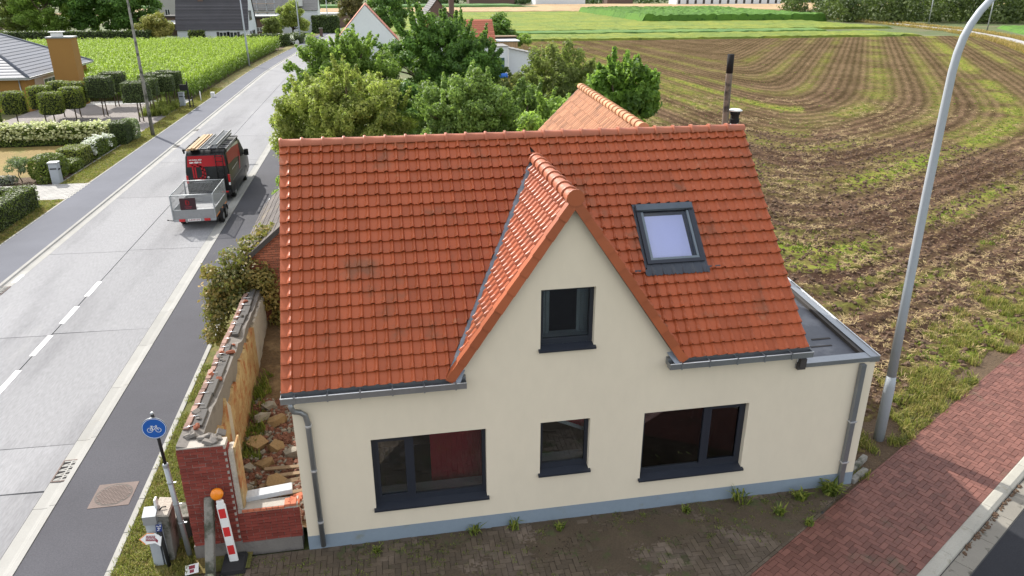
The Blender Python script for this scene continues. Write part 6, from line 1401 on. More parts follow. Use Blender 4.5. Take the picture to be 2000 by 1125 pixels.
# --- bungalow with hipped flat-tile roof
m_ochre = M('ochre_render', (.29, .155, .042), .9, (.6, .05), (10, .05), bump=(120, .3, .004)); m_beigeb = M('beige_brick', (.44, .37, .29), .85, (.8, .08), (16, .12)); m_ftile = M('grey_flat_tile', (.12, .13, .155), .6, (.6, .06), (12, .06), rand=.08, spec=.25)
m_wfr = M('white_window_frame', (.70, .70, .68), .5)
BG = thing('bungalow', 'ochre bungalow with grey hipped roof and tall square chimney', 'bungalow', (-33, 63, -.02))
X1, Y0, Xl, Y1 = -26.4, 57.2, -42, 71.5
MB().box((Xl, Y0, -.03), (X1, Y1, 2.62)).build('wall', m_ochre, BG)
MB().box((X1, 58.9, -.03), (X1+.05, 64.6, 2.60)).build('brick_panel', m_beigeb, BG)
wn = MB().box((X1+.05, 60.6, .75), (X1+.09, 63.2, 2.25)).build('window', m_wfr, BG)
for i in range(3): MB().box((X1+.09, 60.68+i*.85, .83), (X1+.10, 61.42+i*.85, 2.17)).build('pane', M('dark_pane', (.10, .13, .14), .1, spec=.6), wn)
e = .5; ex0, ex1, ey0, ey1, ez = Xl-e, X1+e, Y0-e, Y1+e, 2.70; hy = (ey1-ey0)/2; pitch = .52; az = ez+hy*pitch
MB().box((ex0, ey0, ez-.14), (ex1, ey1, ez)).build('eaves', m_wfr, BG)
MB().box((ex0, ey0-.10, ez-.06), (ex1+.10, ey0, ez+.05)).box((ex1, ey0, ez-.06), (ex1+.10, ey1, ez+.05)).build('gutter', m_zinc, BG)
mb = MB(); A_ = (ex1-hy, ey0+hy, az); B_ = (ex0+hy, ey0+hy, az); mb.poly([(ex1, ey0, ez), (ex1, ey1, ez), A_]); mb.poly([(ex0, ey0, ez), (ex1, ey0, ez), A_, B_]); mb.poly([(ex0, ey1, ez), (ex0, ey0, ez), B_]); mb.poly([(ex1, ey1, ez), (ex0, ey1, ez), B_, A_]); rfb = mb.build('roof', m_bat, BG)
nc = 20
for i in range(nc):       # tile courses, each lapping over the one below
    t0, t1 = i/nc, (i+1.08)/nc; t1 = min(t1, 1)
    q = lambda t, o=0: (hy*t, ez+hy*pitch*t+o)
    (d0, z0_), (d1, z1_) = q(t0, .07), q(t1, .035)
    MB().faces([(ex1-d0, ey0+d0, z0_), (ex1-d0, ey1-d0, z0_), (ex1-d1, ey1-d1, z1_), (ex1-d1, ey0+d1, z1_), (ex1-d0, ey0+d0, z0_-.06), (ex1-d0, ey1-d0, z0_-.06)], [(0, 1, 2, 3), (0, 4, 5, 1)]).build('tile_course', m_ftile, rfb)
    MB().faces([(ex0+d0, ey0+d0, z0_), (ex1-d0, ey0+d0, z0_), (ex1-d1, ey0+d1, z1_), (ex0+d1, ey0+d1, z1_), (ex0+d0, ey0+d0, z0_-.06), (ex1-d0, ey0+d0, z0_-.06)], [(0, 1, 2, 3), (0, 4, 5, 1)]).build('tile_course', m_ftile, rfb)
for p, q in (((ex1, ey0, ez+.06), (A_[0], A_[1], az+.06)), ((ex1, ey1, ez+.06), (A_[0], A_[1], az+.06)), ((B_[0], B_[1], az+.06), (A_[0], A_[1], az+.06))): MB().tube([p, q], .11, 6).build('hip_tile', m_ftile, rfb)
ch = MB().box((-25.25, 60.2, -.03), (-23.35, 61.6, 5.55)).build('chimney', m_ochre, BG)
MB().box((-25.32, 60.13, 5.55), (-23.28, 61.67, 5.66)).build('chimney_coping', m_zinc, ch); MB().box((-24.95, 60.5, 5.66), (-24.2, 61.1, 5.95)).box((-25.1, 60.4, 6.0), (-24.0, 61.2, 6.06)).build('chimney_cover', m_wht, ch)
MB().box((X1-.02, Y0+.05, .1), (X1+.02, Y0+.12, .2)).build('corner_strip', m_ochre, BG)
sgb = MB().box((-30, Y0-.05, 1.25), (-27.35, Y0-.0, 1.65)).build('sign_board', M('brown_board', (.07, .05, .045), .6), BG); text_mesh('sign_text', 'FA', .22, m_wht, sgb, Matrix.Translation(Vector((-28.35, Y0-.055, 1.5))-origin(sgb)) @ Matrix.Rotation(R(90), 4, 'X'), .004)
MB().box((-30, Y0-.14, .95), (-27.2, Y0, 1.08)).build('stone_band', m_white, BG); MB().tube([(-26.85, Y0-.08, 2.6), (-26.85, Y0-.08, 0)], .05, 8).build('downpipe', m_galv, BG)
# --- maize field
m_maize = leafmat('maize_leaf', (.10, .20, .022), .4, .4, (.12, .10, .0)); m_maizes = M('maize_stalk', (.16, .22, .05), .8)
def maize(seed):
    rg = np.random.default_rng(seed); mb = MB(); lv = []; h = 2.1
    for i in range(9):
        z = .35+i*.19; a = i*2.4+rg.random()*.8; L = rg.uniform(.5, .8); w = .045; dx, dy = math.cos(a), math.sin(a); px, py = -dy*w, dx*w
        up_ = .38 if i > 5 else .22; pts = [(0, z), (L*.45, z+up_), (L*.8, z+up_*.9), (L, z+up_*.3-.1*rg.random())]; t = np.clip(.25+.08*i+rg.normal()*.12, 0, 1); k = len(mb.v)
        vs = []
        for q, (r_, zz) in enumerate(pts): ww = (.6, 1, .7, .05)[q]; vs += [(dx*r_-px*ww, dy*r_-py*ww, zz), (dx*r_+px*ww, dy*r_+py*ww, zz)]
        mb.faces(vs, [(0, 1, 3, 2), (2, 3, 5, 4), (4, 5, 7, 6)]); lv += [t]*(len(mb.v)-k)
    k = len(mb.v); mb.tube([(0, 0, -.05), (0, 0, 2.0)], .015, 3, caps=False); lv += [.5]*(len(mb.v)-k); me = mb.mesh('maize', m_maize); set_attr(me, 'lv', lv); return me
rg = np.random.default_rng(53); pts = []
for r_ in range(0, 80):
    y = 62.9+r_*.75; xe = -14.9+sh(y)*.9; xl = -27-(y-62)*.60
    k = int((xe-xl)/.20); x = xe-np.arange(k)*.20+rg.normal(0, .04, k); pts.append(np.stack([x, np.full(k, y)+rg.normal(0, .05, k), np.full(k, -.1)], 1))
pts = np.concatenate(pts); scatter('maize_field', pts, [maize(i) for i in range(5)], m_maize, 'bright green maize field beyond the bungalow', 'maize', .84, 1.06, .05)
tag(MB().poly([(-75, 62.4, -.09), (-14.5, 62.4, -.09), (-11.5, 131, -.09), (-75, 131, -.09)]).build('maize_soil', m_soil), kind='structure')
# ================================================================ TREES AND HOUSES BEHIND THE MAIN HOUSE
GZ = -.1
m_l1 = leafmat('olive_leaf', (.24, .285, .075), .65, .55, (.13, .10, .02)); m_l2 = leafmat('fresh_leaf', (.15, .25, .05), .65, .5, (.08, .08, .01)); m_l3 = leafmat('plum_leaf', (.075, .16, .035), .65, .35, (.04, .06, .0)); m_l4 = leafmat('elder_leaf', (.15, .235, .06), .65, .45, (.06, .07, .01)); m_l5 = leafmat('grey_leaf', (.155, .195, .06), .65, .5, (.09, .07, .02)); m_l6 = leafmat('walnut_leaf', (.11, .22, .045), .65, .52, (.08, .09, .0)); m_l7 = leafmat('vine_leaf', (.18, .30, .055), .65, .55, (.1, .1, .02))
sp = lambda L: L
tree('olive_shrub_tree', 'broad olive-green shrub tree directly behind the left roof ridge', (.2, 23.5, GZ), (.3, 23.5, 3.5), (2.7, 2.4, 2.5), 80000, .072, m_l1, m_bark, 240, .42, 101, .16, shoots=46, extra=[(-2.3, 22.5, 3.8, .4, .4, .4), (-2.6, 22.3, 3.3, .35, .35, .5), (-2.5, 22.4, 4.3, .16, .16, .4), (-2.2, 22.6, 2.8, .6, .6, .6), (2.4, 23, 3.4, .6, .6, .7)])
tree('fresh_green_tree', 'bright green tree rising before the white gable', (-.1, 30, GZ), (.2, 30, 4.5), (2.7, 2.3, 2.4), 60000, .08, m_l2, m_bark, 170, .42, 102, .15, shoots=34, extra=[(-1.3, 29.5, 7.0, .3, .3, .35), (-1.1, 29.5, 6.6, .4, .4, .4), (.55, 29.6, 7.1, .35, .35, .5), (.6, 29.6, 6.6, .5, .5, .4), (1.1, 29.4, 6.7, .14, .14, .5), (-2.3, 30, 3.5, .6, .6, .8)])
rr_ = np.random.default_rng(5); spk = []
for (x, z, dx, dz) in ((3.3, 7.2, -.6, 1.2), (4.0, 7.5, -.2, 1.4), (4.5, 7.4, -.3, 1.2), (2.9, 6.2, -1.6, .7), (3.0, 5.4, -1.3, .15), (2.9, 5.0, -1.0, .4), (3.1, 4.6, -1.2, .1), (8.1, 5.0, 1.0, .2), (8.2, 4.4, 1.2, -.3), (8.0, 5.7, .8, .5)):
    for k in range(7): t = k/6; spk.append((x+dx*t, 31.5, z+dz*t, .20-.08*t, .20-.08*t, .20-.06*t))
tree('plum_tree', 'large dark green plum tree with long bare-tipped shoots', (5.6, 32.5, GZ), (5.7, 32.2, 4.8), (2.9, 2.6, 3.1), 80000, .085, m_l3, m_bark, 230, .42, 103, .18, shoots=40, extra=spk+[(5.8, 31.8, 7.4, .9, .9, .6), (6.6, 31.8, 7.0, .9, .9, .6), (4.9, 31.6, 6.9, .8, .8, .6)])
tree('elder_tree', 'mid green leafy tree behind the middle of the roof ridge', (5.7, 22.3, GZ), (5.8, 22.3, 3.5), (2.4, 2.0, 2.3), 70000, .07, m_l4, m_bark, 200, .38, 104, .14, shoots=34, extra=[(6.4, 22, 5.5, .5, .5, .45), (5.2, 21.8, 5.6, .4, .4, .4), (7.2, 22.1, 4.9, .5, .5, .5)])
tree('dark_shrub', 'dark shaded shrub in the gap between two trees', (3.1, 27, GZ), (3.2, 27, 3.0), (1.7, 1.5, 2.6), 20000, .09, m_l3, m_bark, 30, .5, 105, .1, cat='shrub')
tree('grey_green_thicket', 'tall grey-green thicket beside the ploughed field', (11.3, 29.5, GZ), (11.5, 29.5, 3.5), (2.9, 2.3, 2.5), 66000, .07, m_l5, m_bark, 190, .38, 106, .14, shoots=46, extra=[(10.2, 29, 6.1, .4, .4, .5), (12.0, 29, 6.4, .35, .35, .6), (12.6, 29, 6.0, .35, .35, .5), (11.1, 29, 6.3, .35, .35, .5), (13.3, 29, 5.4, .4, .4, .5)])
tree('thicket_shrub', 'lighter green shrub at the left foot of the thicket', (8.8, 25.5, GZ), (8.9, 25.5, 2.9), (1.8, 1.6, 2.1), 26000, .085, m_l4, m_bark, 40, .5, 107, .1, shoots=12, cat='shrub')
tree('bright_vine_bush', 'bright green leafy bush beside the old tiled roof', (9.1, 19.0, GZ), (9.0, 18.6, 3.2), (1.3, 1.2, 2.0), 15000, .09, m_l7, m_bark, 40, .45, 108, .1, shoots=16, cat='bush', extra=[(7.3, 16.6, 4.7, .4, .4, .3), (7.6, 17.4, 4.5, .5, .5, .5)])
tree('walnut_tree', 'walnut tree with large glossy leaves at the field edge', (13.9, 25.2, GZ), (13.8, 25.2, 3.9), (1.7, 1.6, 1.9), 20000, .14, m_l6, m_bark, 110, .38, 109, .14, shoots=26, extra=[(15.0, 25, 4.6, .55, .55, .6), (15.3, 25, 5.1, .4, .4, .5), (12.6, 25, 5.2, .45, .45, .5), (15.4, 25, 4.0, .4, .4, .5), (14.2, 24.8, 5.7, .4, .4, .4)])
tree('garden_bush', 'low bush along the garden end before the white shed', (9.5, 40, GZ), (9.5, 40, 1.8), (3, 2, 1.7), 14000, .12, m_l4, m_bark, 40, .6, 110, .1, cat='bush')
tree('garden_bush', 'green bush behind the thicket on the field side', (15.5, 44, GZ), (15.5, 44, 1.7), (2.6, 2, 1.6), 12000, .12, m_l5, m_bark, 36, .6, 111, .1, cat='bush')
tree('street_side_bush', 'leafy bush overhanging the cycle path behind the outbuilding', (-1.6, 21.5, GZ), (-1.7, 21.3, 1.5), (.9, 1.4, 1.4), 9000, .07, m_l2, m_bark, 30, .4, 112, .07, cat='bush')
tree('street_side_bush', 'bush beside the road in front of the white gable', (-2.2, 40, GZ), (-2.2, 40, 1.6), (1.6, 4, 1.5), 12000, .1, m_l2, m_bark, 40, .5, 113, .07, cat='bush')
# --- houses in the middle distance
m_whitew = M('white_wash', (.62, .65, .66), .85, (.3, .05), (4, .04), bump=(20, .2, .01)); m_rtile = M('red_pantile', (.36, .115, .065), .75, (.5, .12), (6, .15), rand=.15); m_brownb = M('brown_brick', (.13, .085, .068), .85, (.5, .1), (12, .12)); m_dkroof = M('dark_roof_tile', (.055, .053, .058), .7, (.5, .15), (6, .12), rand=.25)
m_dpane = M('house_pane', (.03, .035, .04), .12, spec=.6); m_frame = M('house_frame', (.62, .62, .60), .5)
def gable_house(name, label, x0, x1, y0, y1, ze, zr, wall, roofm, axis='y', over=.3, cat='house', courses=10, chim=None, z0=GZ):
    """gabled house, ridge along the given axis; the roof is built in overlapping tile courses"""
    t = thing(name, label, cat, ((x0+x1)/2, (y0+y1)/2, z0))
    if axis == 'y': xm = (x0+x1)/2; MB().prism([(x0, z0), (x1, z0), (x1, ze), (xm, zr), (x0, ze)], 'y', y0, y1).build('wall', wall, t)
    else: ym = (y0+y1)/2; MB().prism([(y0, z0), (y1, z0), (y1, ze), (ym, zr), (y0, ze)], 'x', x0, x1).build('wall', wall, t)
    w = (x1-x0)/2 if axis == 'y' else (y1-y0)/2; sl_ = (zr-ze)/w; rf = None
    mb = MB()
    for s in (-1, 1):
        a = [(s*(w+over), ze-sl_*over+.02), (0, zr+.04)]
        P = (lambda u, v, z: ((x0+x1)/2+u, v, z)) if axis == 'y' else (lambda u, v, z: (v, (y0+y1)/2+u, z))
        r0, r1 = ((y0, y1) if axis == 'y' else (x0, x1)); r0 -= over*.5; r1 += over*.5
        mb.poly([P(a[0][0], r0, a[0][1]), P(a[0][0], r1, a[0][1]), P(0, r1, a[1][1]), P(0, r0, a[1][1])])
    rf = mb.build('roof', roofm, t)
    for s in (-1, 1):
        for i in range(courses):
            t0, t1 = i/courses, min(1, (i+1.05)/courses); u0, u1 = s*(w+over)*(1-t0), s*(w+over)*(1-t1); z0_, z1_ = ze-sl_*over+(zr-ze+sl_*over)*t0+.12, ze-sl_*over+(zr-ze+sl_*over)*t1+.07
            MB().faces([P(u0, r0, z0_), P(u0, r1, z0_), P(u1, r1, z1_), P(u1, r0, z1_), P(u0, r0, z0_-.09), P(u0, r1, z0_-.09)], [(0, 1, 2, 3), (0, 1, 5, 4)]).build('tile_course', roofm, rf)
    if chim:
        cx, cy, cw, cz0, cz1, cm = chim; MB().box((cx-cw, cy-cw, cz0), (cx+cw, cy+cw, cz1)).build('chimney', cm, rf)
    return t
def win(par, axis, a0, a1, z0, z1, at, sgn=-1, shut=None):
    """window standing proud of a wall face; axis 'y' faces along y"""
    def bxx(nm, u0, u1, w0, w1, d, mt, pr):
        lo, hi = (at, at+sgn*d) if sgn > 0 else (at+sgn*d, at)
        return (MB().box((u0, lo, w0), (u1, hi, w1)) if axis == 'y' else MB().box((lo, u0, w0), (hi, u1, w1))).build(nm, mt, pr)
    f = bxx('window', a0, a1, z0, z1, .05, m_frame, par); k = max(1, round((a1-a0)/.6))
    for i in range(k): w = (a1-a0)/k; bxx('pane', a0+i*w+.06, a0+(i+1)*w-.06, z0+.07, z1-.07, .07, m_dpane, f)
    if shut:
        for u in (a0-shut-.03, a1+.03): bxx('shutter', u, u+shut, z0-.02, z1+.02, .06, m_dark, f)
wg = gable_house('white_gable_house', 'white rendered house with blank gable and red tiled roof beyond the trees', -3.15, 5.25, 95, 110, 2.75, 7.35, m_whitew, m_rtile, 'y', .12, courses=14)
MB().box((-3.3, 95-.05, 2.6), (-3.15, 110, 2.75)).build('gutter', m_zinc, wg)
win(wg, 'y', 3.4, 4.2, 1.0, 2.2, 95)
bg_ = gable_house('brown_gable_house', 'brown brick gabled house with chimney half hidden behind the plum tree', 8.9, 15.2, 112, 124, 4.0, 7.75, m_brownb, m_dkroof, 'y', .25, courses=14, chim=(14.3, 112.6, .38, 4.5, 8.6, m_brownb))
win(bg_, 'y', 10.6, 12.2, 3.6, 4.8, 112)
s1 = gable_house('red_roof_barn', 'barn with bright red tiled roof right of the plum tree', 8.5, 17.0, 86, 92, 3.1, 5.6, m_whitew, m_rtile, 'x', .2, 'barn', 12)
sh1 = thing('white_shed', 'low white shed with grey sheet roof and dark green door', 'shed', (17, 77, GZ))
MB().box((12.5, 76, GZ), (16.9, 80, 3.2)).prism([(16.9, GZ), (20.6, GZ), (20.6, 2.2), (16.9, 3.0)], 'y', 77.2, 81).build('wall', m_whitew, sh1)
m_sheet = M('grey_sheet', (.20, .195, .185), .8, (.8, .15), (8, .12)); rfs = MB()
for i in range(14): a, b = 16.7+i*.3, 16.7+i*.3+.29; za, zb = 3.05-(a-16.9)*.216, 3.05-(b-16.9)*.216; rfs.poly([(a, 76.9, za), (b, 76.9, zb+.03*(i % 2)), (b, 81.3, zb+.03*(i % 2)), (a, 81.3, za)])
rfs.build('sheet_roof', m_sheet, sh1); MB().box((12.4, 75.9, 3.2), (17.0, 80.1, 3.28)).build('roof', m_sheet, sh1)
MB().box((15.4, 75.94, .0), (16.5, 75.99, 2.0)).build('door', M('green_door', (.03, .08, .075), .5), sh1); MB().box((16.86, 75.9, GZ), (17.0, 76.02, 3.0)).build('downpipe', m_wht, sh1)
t = thing('timber_shed', 'brown timber lean-to with white roof behind the white shed', 'shed', (18.8, 90, GZ)); MB().box((17.1, 88.5, GZ), (20.4, 91, 2.9)).build('wall', m_wood, t)
for i in range(11): MB().box((17.1+i*.3, 88.46, GZ), (17.1+i*.3+.26, 88.5, 2.9)).build('plank', m_tim, t)
MB().box((16.9, 88.2, 2.95), (20.6, 91.3, 3.08)).build('roof', m_whitew, t)
t = thing('dark_shed', 'black flat shed behind the timber lean-to', 'shed', (20, 98, GZ)); MB().box((17.6, 97, GZ), (21.8, 99, 3.0)).build('wall', m_dark, t); MB().box((17.5, 96.9, 3.0), (21.9, 99.1, 3.1)).build('roof', m_wood, t)
t = thing('blue_barrel', 'blue plastic barrel lying before the white shed', 'barrel', (16.0, 74, GZ)); b_ = MB(); b_.lathe([(.2, -.5), (.3, -.45), (.31, 0), (.3, .45), (.2, .5)], n=14); b_.v = [(16.0+z, 74+x, GZ+.31+y) for x, y, z in b_.v]; b_.build('drum', M('blue_plastic', (.02, .12, .45), .4), t)
MB().box((15.7, 73.9, GZ+.6), (15.85, 74.1, GZ+.66)).build('bung', m_blk, t)
t = thing('green_awning', 'green garden parasol beside the white shed wall', 'parasol', (13.4, 74.5, GZ)); MB().lathe([(1.1, 1.55), (.6, 1.75), (.05, 1.95)], (13.4, 74.5, GZ), 10).build('canopy', M('green_cloth', (.02, .2, .09), .7), t); MB().tube([(13.4, 74.5, GZ), (13.4, 74.5, 1.7)], .03, 6).build('pole', m_galv, t)
tree('dark_round_tree', 'dark rounded tree behind the red roofed barn', (20.2, 103, GZ), (20.2, 103, 3.2), (2.2, 2.2, 2.3), 9000, .16, m_l3, m_bark, 40, .8, 121, .18)
tree('copper_conifer', 'tall yellow-brown conifer behind the white gable', (-1.2, 122, GZ), (-1.2, 122, 6.0), (2.2, 2.0, 6.0), 12000, .18, leafmat('copper_leaf', (.09, .085, .03), .4, .2, (.08, .05, .01)), m_bark, 50, .8, 122, .2)
tree('dark_deciduous_tree', 'dark green tree behind the roof of the white gabled house', (4.0, 126, GZ), (4.2, 126, 5.0), (3.3, 3, 4.6), 12000, .2, m_l3, m_bark, 50, .9, 123, .2)
tree('field_edge_bush', 'bright bush at the field corner beyond the thicket', (24.5, 112, GZ), (24.5, 112, 1.3), (2.2, 3, 1.4), 5000, .16, m_l2, m_bark, 24, .6, 124, .1, cat='bush')
# ================================================================ HOUSES BEYOND THE MAIZE
fh = gable_house('farmhouse', 'white farmhouse with huge dark tiled roof beyond the maize', -32.3, -20.2, 136, 147, 2.95, 11.2, m_whitew, m_dkroof, 'x', .35, courses=34, chim=(-28.2, 139.2, .45, 3.5, 9.6, m_brownb))
for a0 in (-25.2, -23.4): win(fh, 'y', a0, a0+1.25, .8, 2.1, 136, -1, .42)
for (y0, z0_, z1_) in ((139.5, 3.9, 5.6), (141, 3.9, 5.6), (138.6, .9, 2.1), (141.2, .9, 2.1), (143.2, .9, 2.1)): win(fh, 'x', y0, y0+.8, z0_, z1_, -20.2, 1, .3)
hedge('farm_hedge', 'small clipped hedge before the farmhouse wall', (-30, 133.6, GZ), (-27.4, 134.6, 2.45), 800, .16, m_hedge)
hedge('boundary_hedge', 'long dark hedge between maize and the big trees', (-75, 132.6, GZ), (-36, 134.2, 2.6), 7000, .18, m_dhedge)
hedge('boundary_hedge', 'dark hedge at the end of the maize field by the road', (-20.5, 129, GZ), (-12.6, 131, 1.9), 2600, .16, m_dhedge)
hedge('tall_dark_hedge', 'tall square dark hedge right of the willow', (-11.2, 168, GZ), (-5.4, 170, 3.6), 2500, .2, m_dhedge)
tree('pale_yellow_shrub', 'yellow feathery shrub left of the dark roofed farmhouse', (-36, 135.5, GZ), (-35.8, 135.5, 2.8), (3.2, 2, 2.8), 9000, .17, leafmat('bamboo_leaf', (.22, .21, .05), .4, .35, (.12, .08, .02)), m_bark, 40, .8, 131, .12, cat='shrub')
tree('willow_tree', 'rounded grey-green willow beside the road bend', (-14.2, 155, GZ), (-14.2, 155, 3.2), (3.0, 3, 3.0), 13000, .16, m_l1, m_bark, 50, .8, 132, .2)
tree('willow_shrub', 'lower grey-green shrub leaning on the willow', (-17.6, 151, GZ), (-17.6, 151, 1.9), (1.9, 1.8, 1.9), 6000, .16, m_l5, m_bark, 30, .6, 133, .1, cat='shrub')
for i, (x, y, rx_, rz_, mt, lab) in enumerate(((-58, 150, 6, 6.5, m_l2, 'big bright green maple at the left of the tree row'), (-51, 152, 6, 6.5, m_l3, 'big dark maple in the middle of the tree row'), (-43.5, 150, 5.5, 6.5, m_l3, 'big dark maple at the right of the tree row'), (-66, 158, 5, 7, m_l5, 'grey-green tree behind the left end of the tree row'))):
    tree('big_maple', lab, (x, y, GZ), (x, y, 7.5), (rx_, 5, rz_), 30000, .24, mt, m_bark, 130, 1.1, 140+i, .35, low=-.95, group='big trees beyond the maize')
tree('garden_shrub', 'dull green shrub at the photo edge beyond the maize', (-72, 150, GZ), (-72, 150, 2.6), (4, 3, 2.6), 5000, .22, m_l5, m_bark, 24, 1.0, 146, .1, cat='shrub')
bh = thing('brick_annex', 'low brown brick flat-roofed house behind the white car', 'house', (-21, 161, GZ)); MB().box((-27, 158, GZ), (-18, 165, 3.6)).build('wall', m_brownb, bh); MB().box((-27.3, 157.6, 3.6), (-17.6, 165.3, 3.95)).build('fascia', m_dark, bh); MB().box((-27.35, 157.55, 3.95), (-17.55, 165.35, 4.1)).build('roof_edge', m_white, bh); win(bh, 'y', -22.5, -20.5, 1.0, 1.8, 158); MB().box((-19.6, 157.93, .0), (-18.8, 157.98, 2.3)).build('door', m_dark, bh)
gh = gable_house('slate_house', 'house with grey slate roof and dormer behind scaffolding', -25, -10, 172, 181, 5.0, 9.5, m_whitew, m_sheet, 'x', .3, courses=14)
MB().box((-14.5, 171.6, 5.6), (-13.2, 173.5, 7.0)).build('dormer', m_white, gh)
sc_ = thing('scaffold', 'builder scaffold standing before the white house front', 'scaffold', (-22, 168, GZ))
for x in (-24.5, -22.5, -20.5, -18.8):
    for y in (167.6, 168.6): MB().tube([(x, y, GZ), (x, y, 8.5)], .06, 5).build('standard', m_galv, sc_)
for z in (4.4, 6.2, 8.0): MB().box((-24.6, 167.5, z), (-18.7, 168.7, z+.08)).build('deck', m_wood, sc_); MB().tube([(-24.6, 167.5, z+1), (-18.7, 167.5, z+1)], .05, 5).build('guard_rail', m_galv, sc_)
vl = thing('grey_villa', 'pale grey block building with roof terrace behind the tall trees', 'building', (-48, 225, GZ)); MB().box((-58, 220, GZ), (-40, 232, 6.5)).build('wall', M('grey_block', (.32, .31, .29), .85, (.4, .08), (4, .08)), vl); MB().box((-47, 219.9, GZ), (-45, 219.96, 4.8)).build('door', m_dark, vl); win(vl, 'y', -54, -52.8, 2, 4, 220); MB().box((-58, 219.9, 7.4), (-40, 220.0, 7.5)).box((-58, 219.9, 6.5), (-57.9, 220, 7.5)).box((-49, 219.9, 6.5), (-48.9, 220, 7.5)).box((-40.1, 219.9, 6.5), (-40, 220, 7.5)).build('railing', m_galvd, vl)
gr = thing('low_brown_building', 'low brown building with white awning under the big trees', 'building', (-36, 170, GZ)); MB().box((-42, 168, GZ), (-33, 175, 3.6)).build('wall', m_brownb, gr); MB().prism([(165.8, 2.3), (168, 2.9), (168, 3.0), (165.8, 2.4)], 'x', -41.5, -35).build('awning', m_white, gr); MB().box((-42.3, 167.7, 3.6), (-32.7, 175.3, 3.9)).build('roof', m_dark, gr)
gr = thing('low_brown_building', 'low dark brown garden building at the left edge of the trees', 'building', (-76, 175, GZ)); MB().box((-80, 172, GZ), (-70, 178, 2.6)).build('wall', m_brownb, gr); MB().box((-80.3, 171.7, 2.6), (-69.7, 178.3, 2.9)).build('roof', m_dark, gr)
gr = thing('brown_garden_wall', 'brown brick outbuilding with white roof edge right of the willow', 'building', (-8, 195, GZ)); MB().box((-13, 192, GZ), (-1, 198, 3.2)).build('wall', m_brownb, gr); MB().box((-13.2, 191.8, 3.2), (-.8, 198.2, 3.5)).build('roof_edge', m_white, gr)
# white car by the annex, pickets and flower border by the road
cr_ = thing('white_car', 'white car parked behind the hedge beyond the maize', 'car', (-19.3, 140, GZ)); cpts = [(-2.1, .3), (2.1, .3), (2.15, .75), (1.4, .95), (.8, 1.45), (-1.2, 1.48), (-1.9, .98), (-2.15, .85)]
MB().prism([(-19.3+u, GZ+v) for u, v in cpts], 'y', 139.2, 140.9).build('body', m_wht, cr_); MB().prism([(-19.3+u, GZ+v) for u, v in ((-1.6, 1.0), (1.2, 1.0), (.75, 1.38), (-1.15, 1.4))], 'y', 139.15, 140.95).build('window', m_dpane, cr_)
for x in (-20.6, -18.0):
    for y in (139.3, 140.8): w = MB(); w.lathe([(.1, -.1), (.32, -.1), (.32, .1), (.1, .1)], n=14); w.v = [(x+a, y+c, GZ+.32+b) for a, b, c in w.v]; w.build('wheel', m_tyre, cr_)
hedge('round_border_hedge', 'dark rounded hedge behind white pickets at the road bend', (-13.4, 134, GZ), (-11.0, 146, 1.5), 2200, .15, m_dhedge, round_=.3)
flower_hedge('white flowering border beside the dark hedge at the road bend', (-13.9, 131.5, GZ), (-12.0, 134, 1.3), 700, 60, m_floww, 'flower_border', .16)
for i in range(9):
    t = MB().prism([(-.22, GZ), (.22, GZ), (.22, .55), (0, .85), (-.22, .55)], 'y', 0, .08); o = t.build('white_picket', m_wht); o.location = (-11.6+.10*i, 131.5+1.6*i, 0); tag(o, '%s low white picket along the verge at the road bend' % ['nearest', 'second', 'third', 'fourth', 'fifth', 'sixth', 'seventh', 'eighth', 'farthest'][i], 'picket', 'white pickets at the road bend')
t = thing('brick_gatepost', 'brick gatepost beside the tall dark hedge', 'gatepost', (-8.6, 155, GZ)); MB().box((-8.9, 154.7, GZ), (-8.3, 155.3, 1.6)).build('pier', m_brownb, t); MB().box((-9, 154.6, 1.6), (-8.2, 155.4, 1.75)).build('cap', m_conc, t)
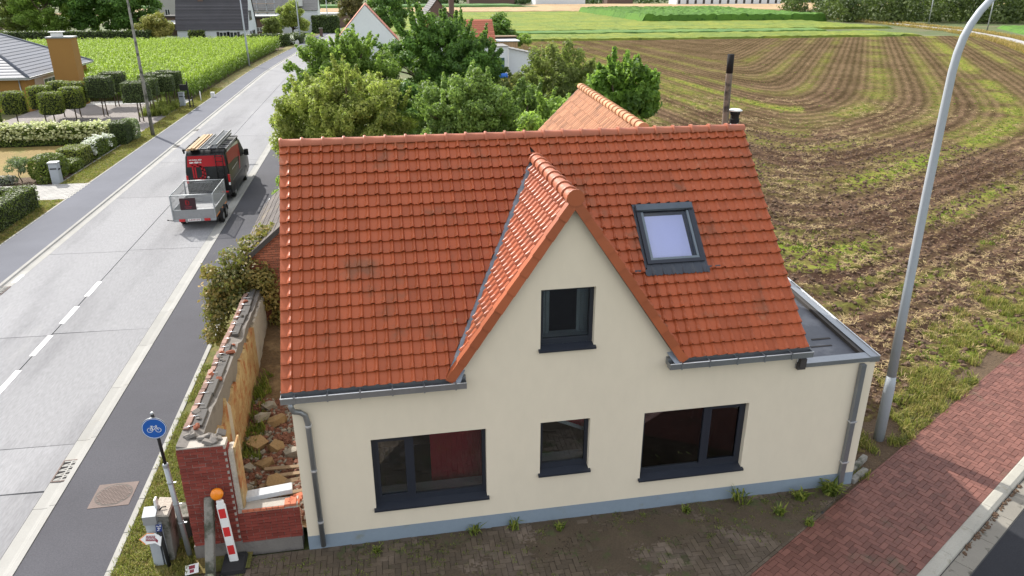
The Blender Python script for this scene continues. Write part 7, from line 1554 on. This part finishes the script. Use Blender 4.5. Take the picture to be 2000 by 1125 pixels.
# ================================================================ FAR WOODS AND FARMS
m_far = leafmat('far_leaf', (.045, .085, .03), .4, .15, (.03, .04, .02)); m_wood_l = leafmat('wood_leaf', (.045, .075, .025), .45, .2, (.06, .06, .01))
rg = np.random.default_rng(60); cl = []
for i in range(330):
    x = rg.uniform(-420, 560); y = rg.uniform(455, 520); h = rg.uniform(5, 12); cl.append((x, y, h*.5, rg.uniform(4, 8), 5, h*.55))
V, F, lv = clump_leaves(cl, 60000, .9, rg, .6); me = np_mesh('distant_woodland', V, F, m_far); set_attr(me, 'lv', lv); tag(link('distant_woodland', me), 'belt of distant trees along the horizon', 'woodland', kind='stuff')
cl = []
for i in range(340):
    t = rg.random(); x = 137+t*150; y0 = 196-30*min(1, t*2.2); y = y0+rg.random()**1.5*45; h = rg.uniform(9, 15)*(.75+.25*min(1, t*4))
    for k in range(4): cl.append((x+rg.normal()*1.5, y+rg.normal()*1.0, h*(.14+.24*k), 2.6-.35*k, 2.4-.3*k, h*.15))
V, F, lv = clump_leaves(cl, 120000, .42, rg, .55); k_ = V[:, 2].reshape(-1, 4).min(1) > -.1; V = V.reshape(-1, 4, 3)[k_].reshape(-1, 3); lv = lv.reshape(-1, 4)[k_].ravel(); me = np_mesh('woodland', V, np.arange(len(V)).reshape(-1, 4), m_wood_l); set_attr(me, 'lv', lv); tag(link('woodland', me), 'dense dark wood at the right end of the fields', 'woodland', kind='stuff')
def farm(x, y, w, d, h, rz_, wall, roofm, lab, name='far_farmhouse'): return gable_house(name, lab, x-w/2, x+w/2, y-d/2, y+d/2, h, rz_, wall, roofm, 'x', .4, 'farm building', 4)
farm(70, 440, 26, 12, 4, 9, m_brownb, m_dkroof, 'distant brown farmhouse left of the long greenhouse'); farm(112, 448, 30, 12, 4.5, 9.5, m_whitew, m_sheet, 'distant pale barn among the horizon trees'); farm(150, 452, 16, 10, 4.5, 9, m_brownb, m_rtile, 'distant red roofed farmhouse on the horizon')
gh2 = thing('long_greenhouse', 'long white greenhouse on the horizon', 'greenhouse', (205, 425, GZ)); MB().box((175, 420, GZ), (240, 432, 3.4)).build('wall', m_whitew, gh2)
for i in range(13): MB().box((176+i*5, 419.9, .5), (177.4+i*5, 419.98, 2.6)).build('vent_opening', m_dpane, gh2); 
for i in range(13): MB().prism([(175+i*5, 3.4), (180+i*5, 3.4), (177.5+i*5, 5.0)], 'y', 420, 432).build('roof_span', m_whitew, gh2)
for (x, y, lab) in ((160, 250, 'farther white bale on the strip field'), (168, 262, 'nearer white bale on the strip field')):
    t = thing('white_bale', lab, 'bale', (x, y, .1), group='white wrapped bales'); b_ = MB(); b_.lathe([(.5, -.7), (.75, -.65), (.75, .65), (.5, .7)], n=12); b_.v = [(x+c, y+a, .8+b) for a, b, c in b_.v]; b_.build('wrap', m_wht, t)
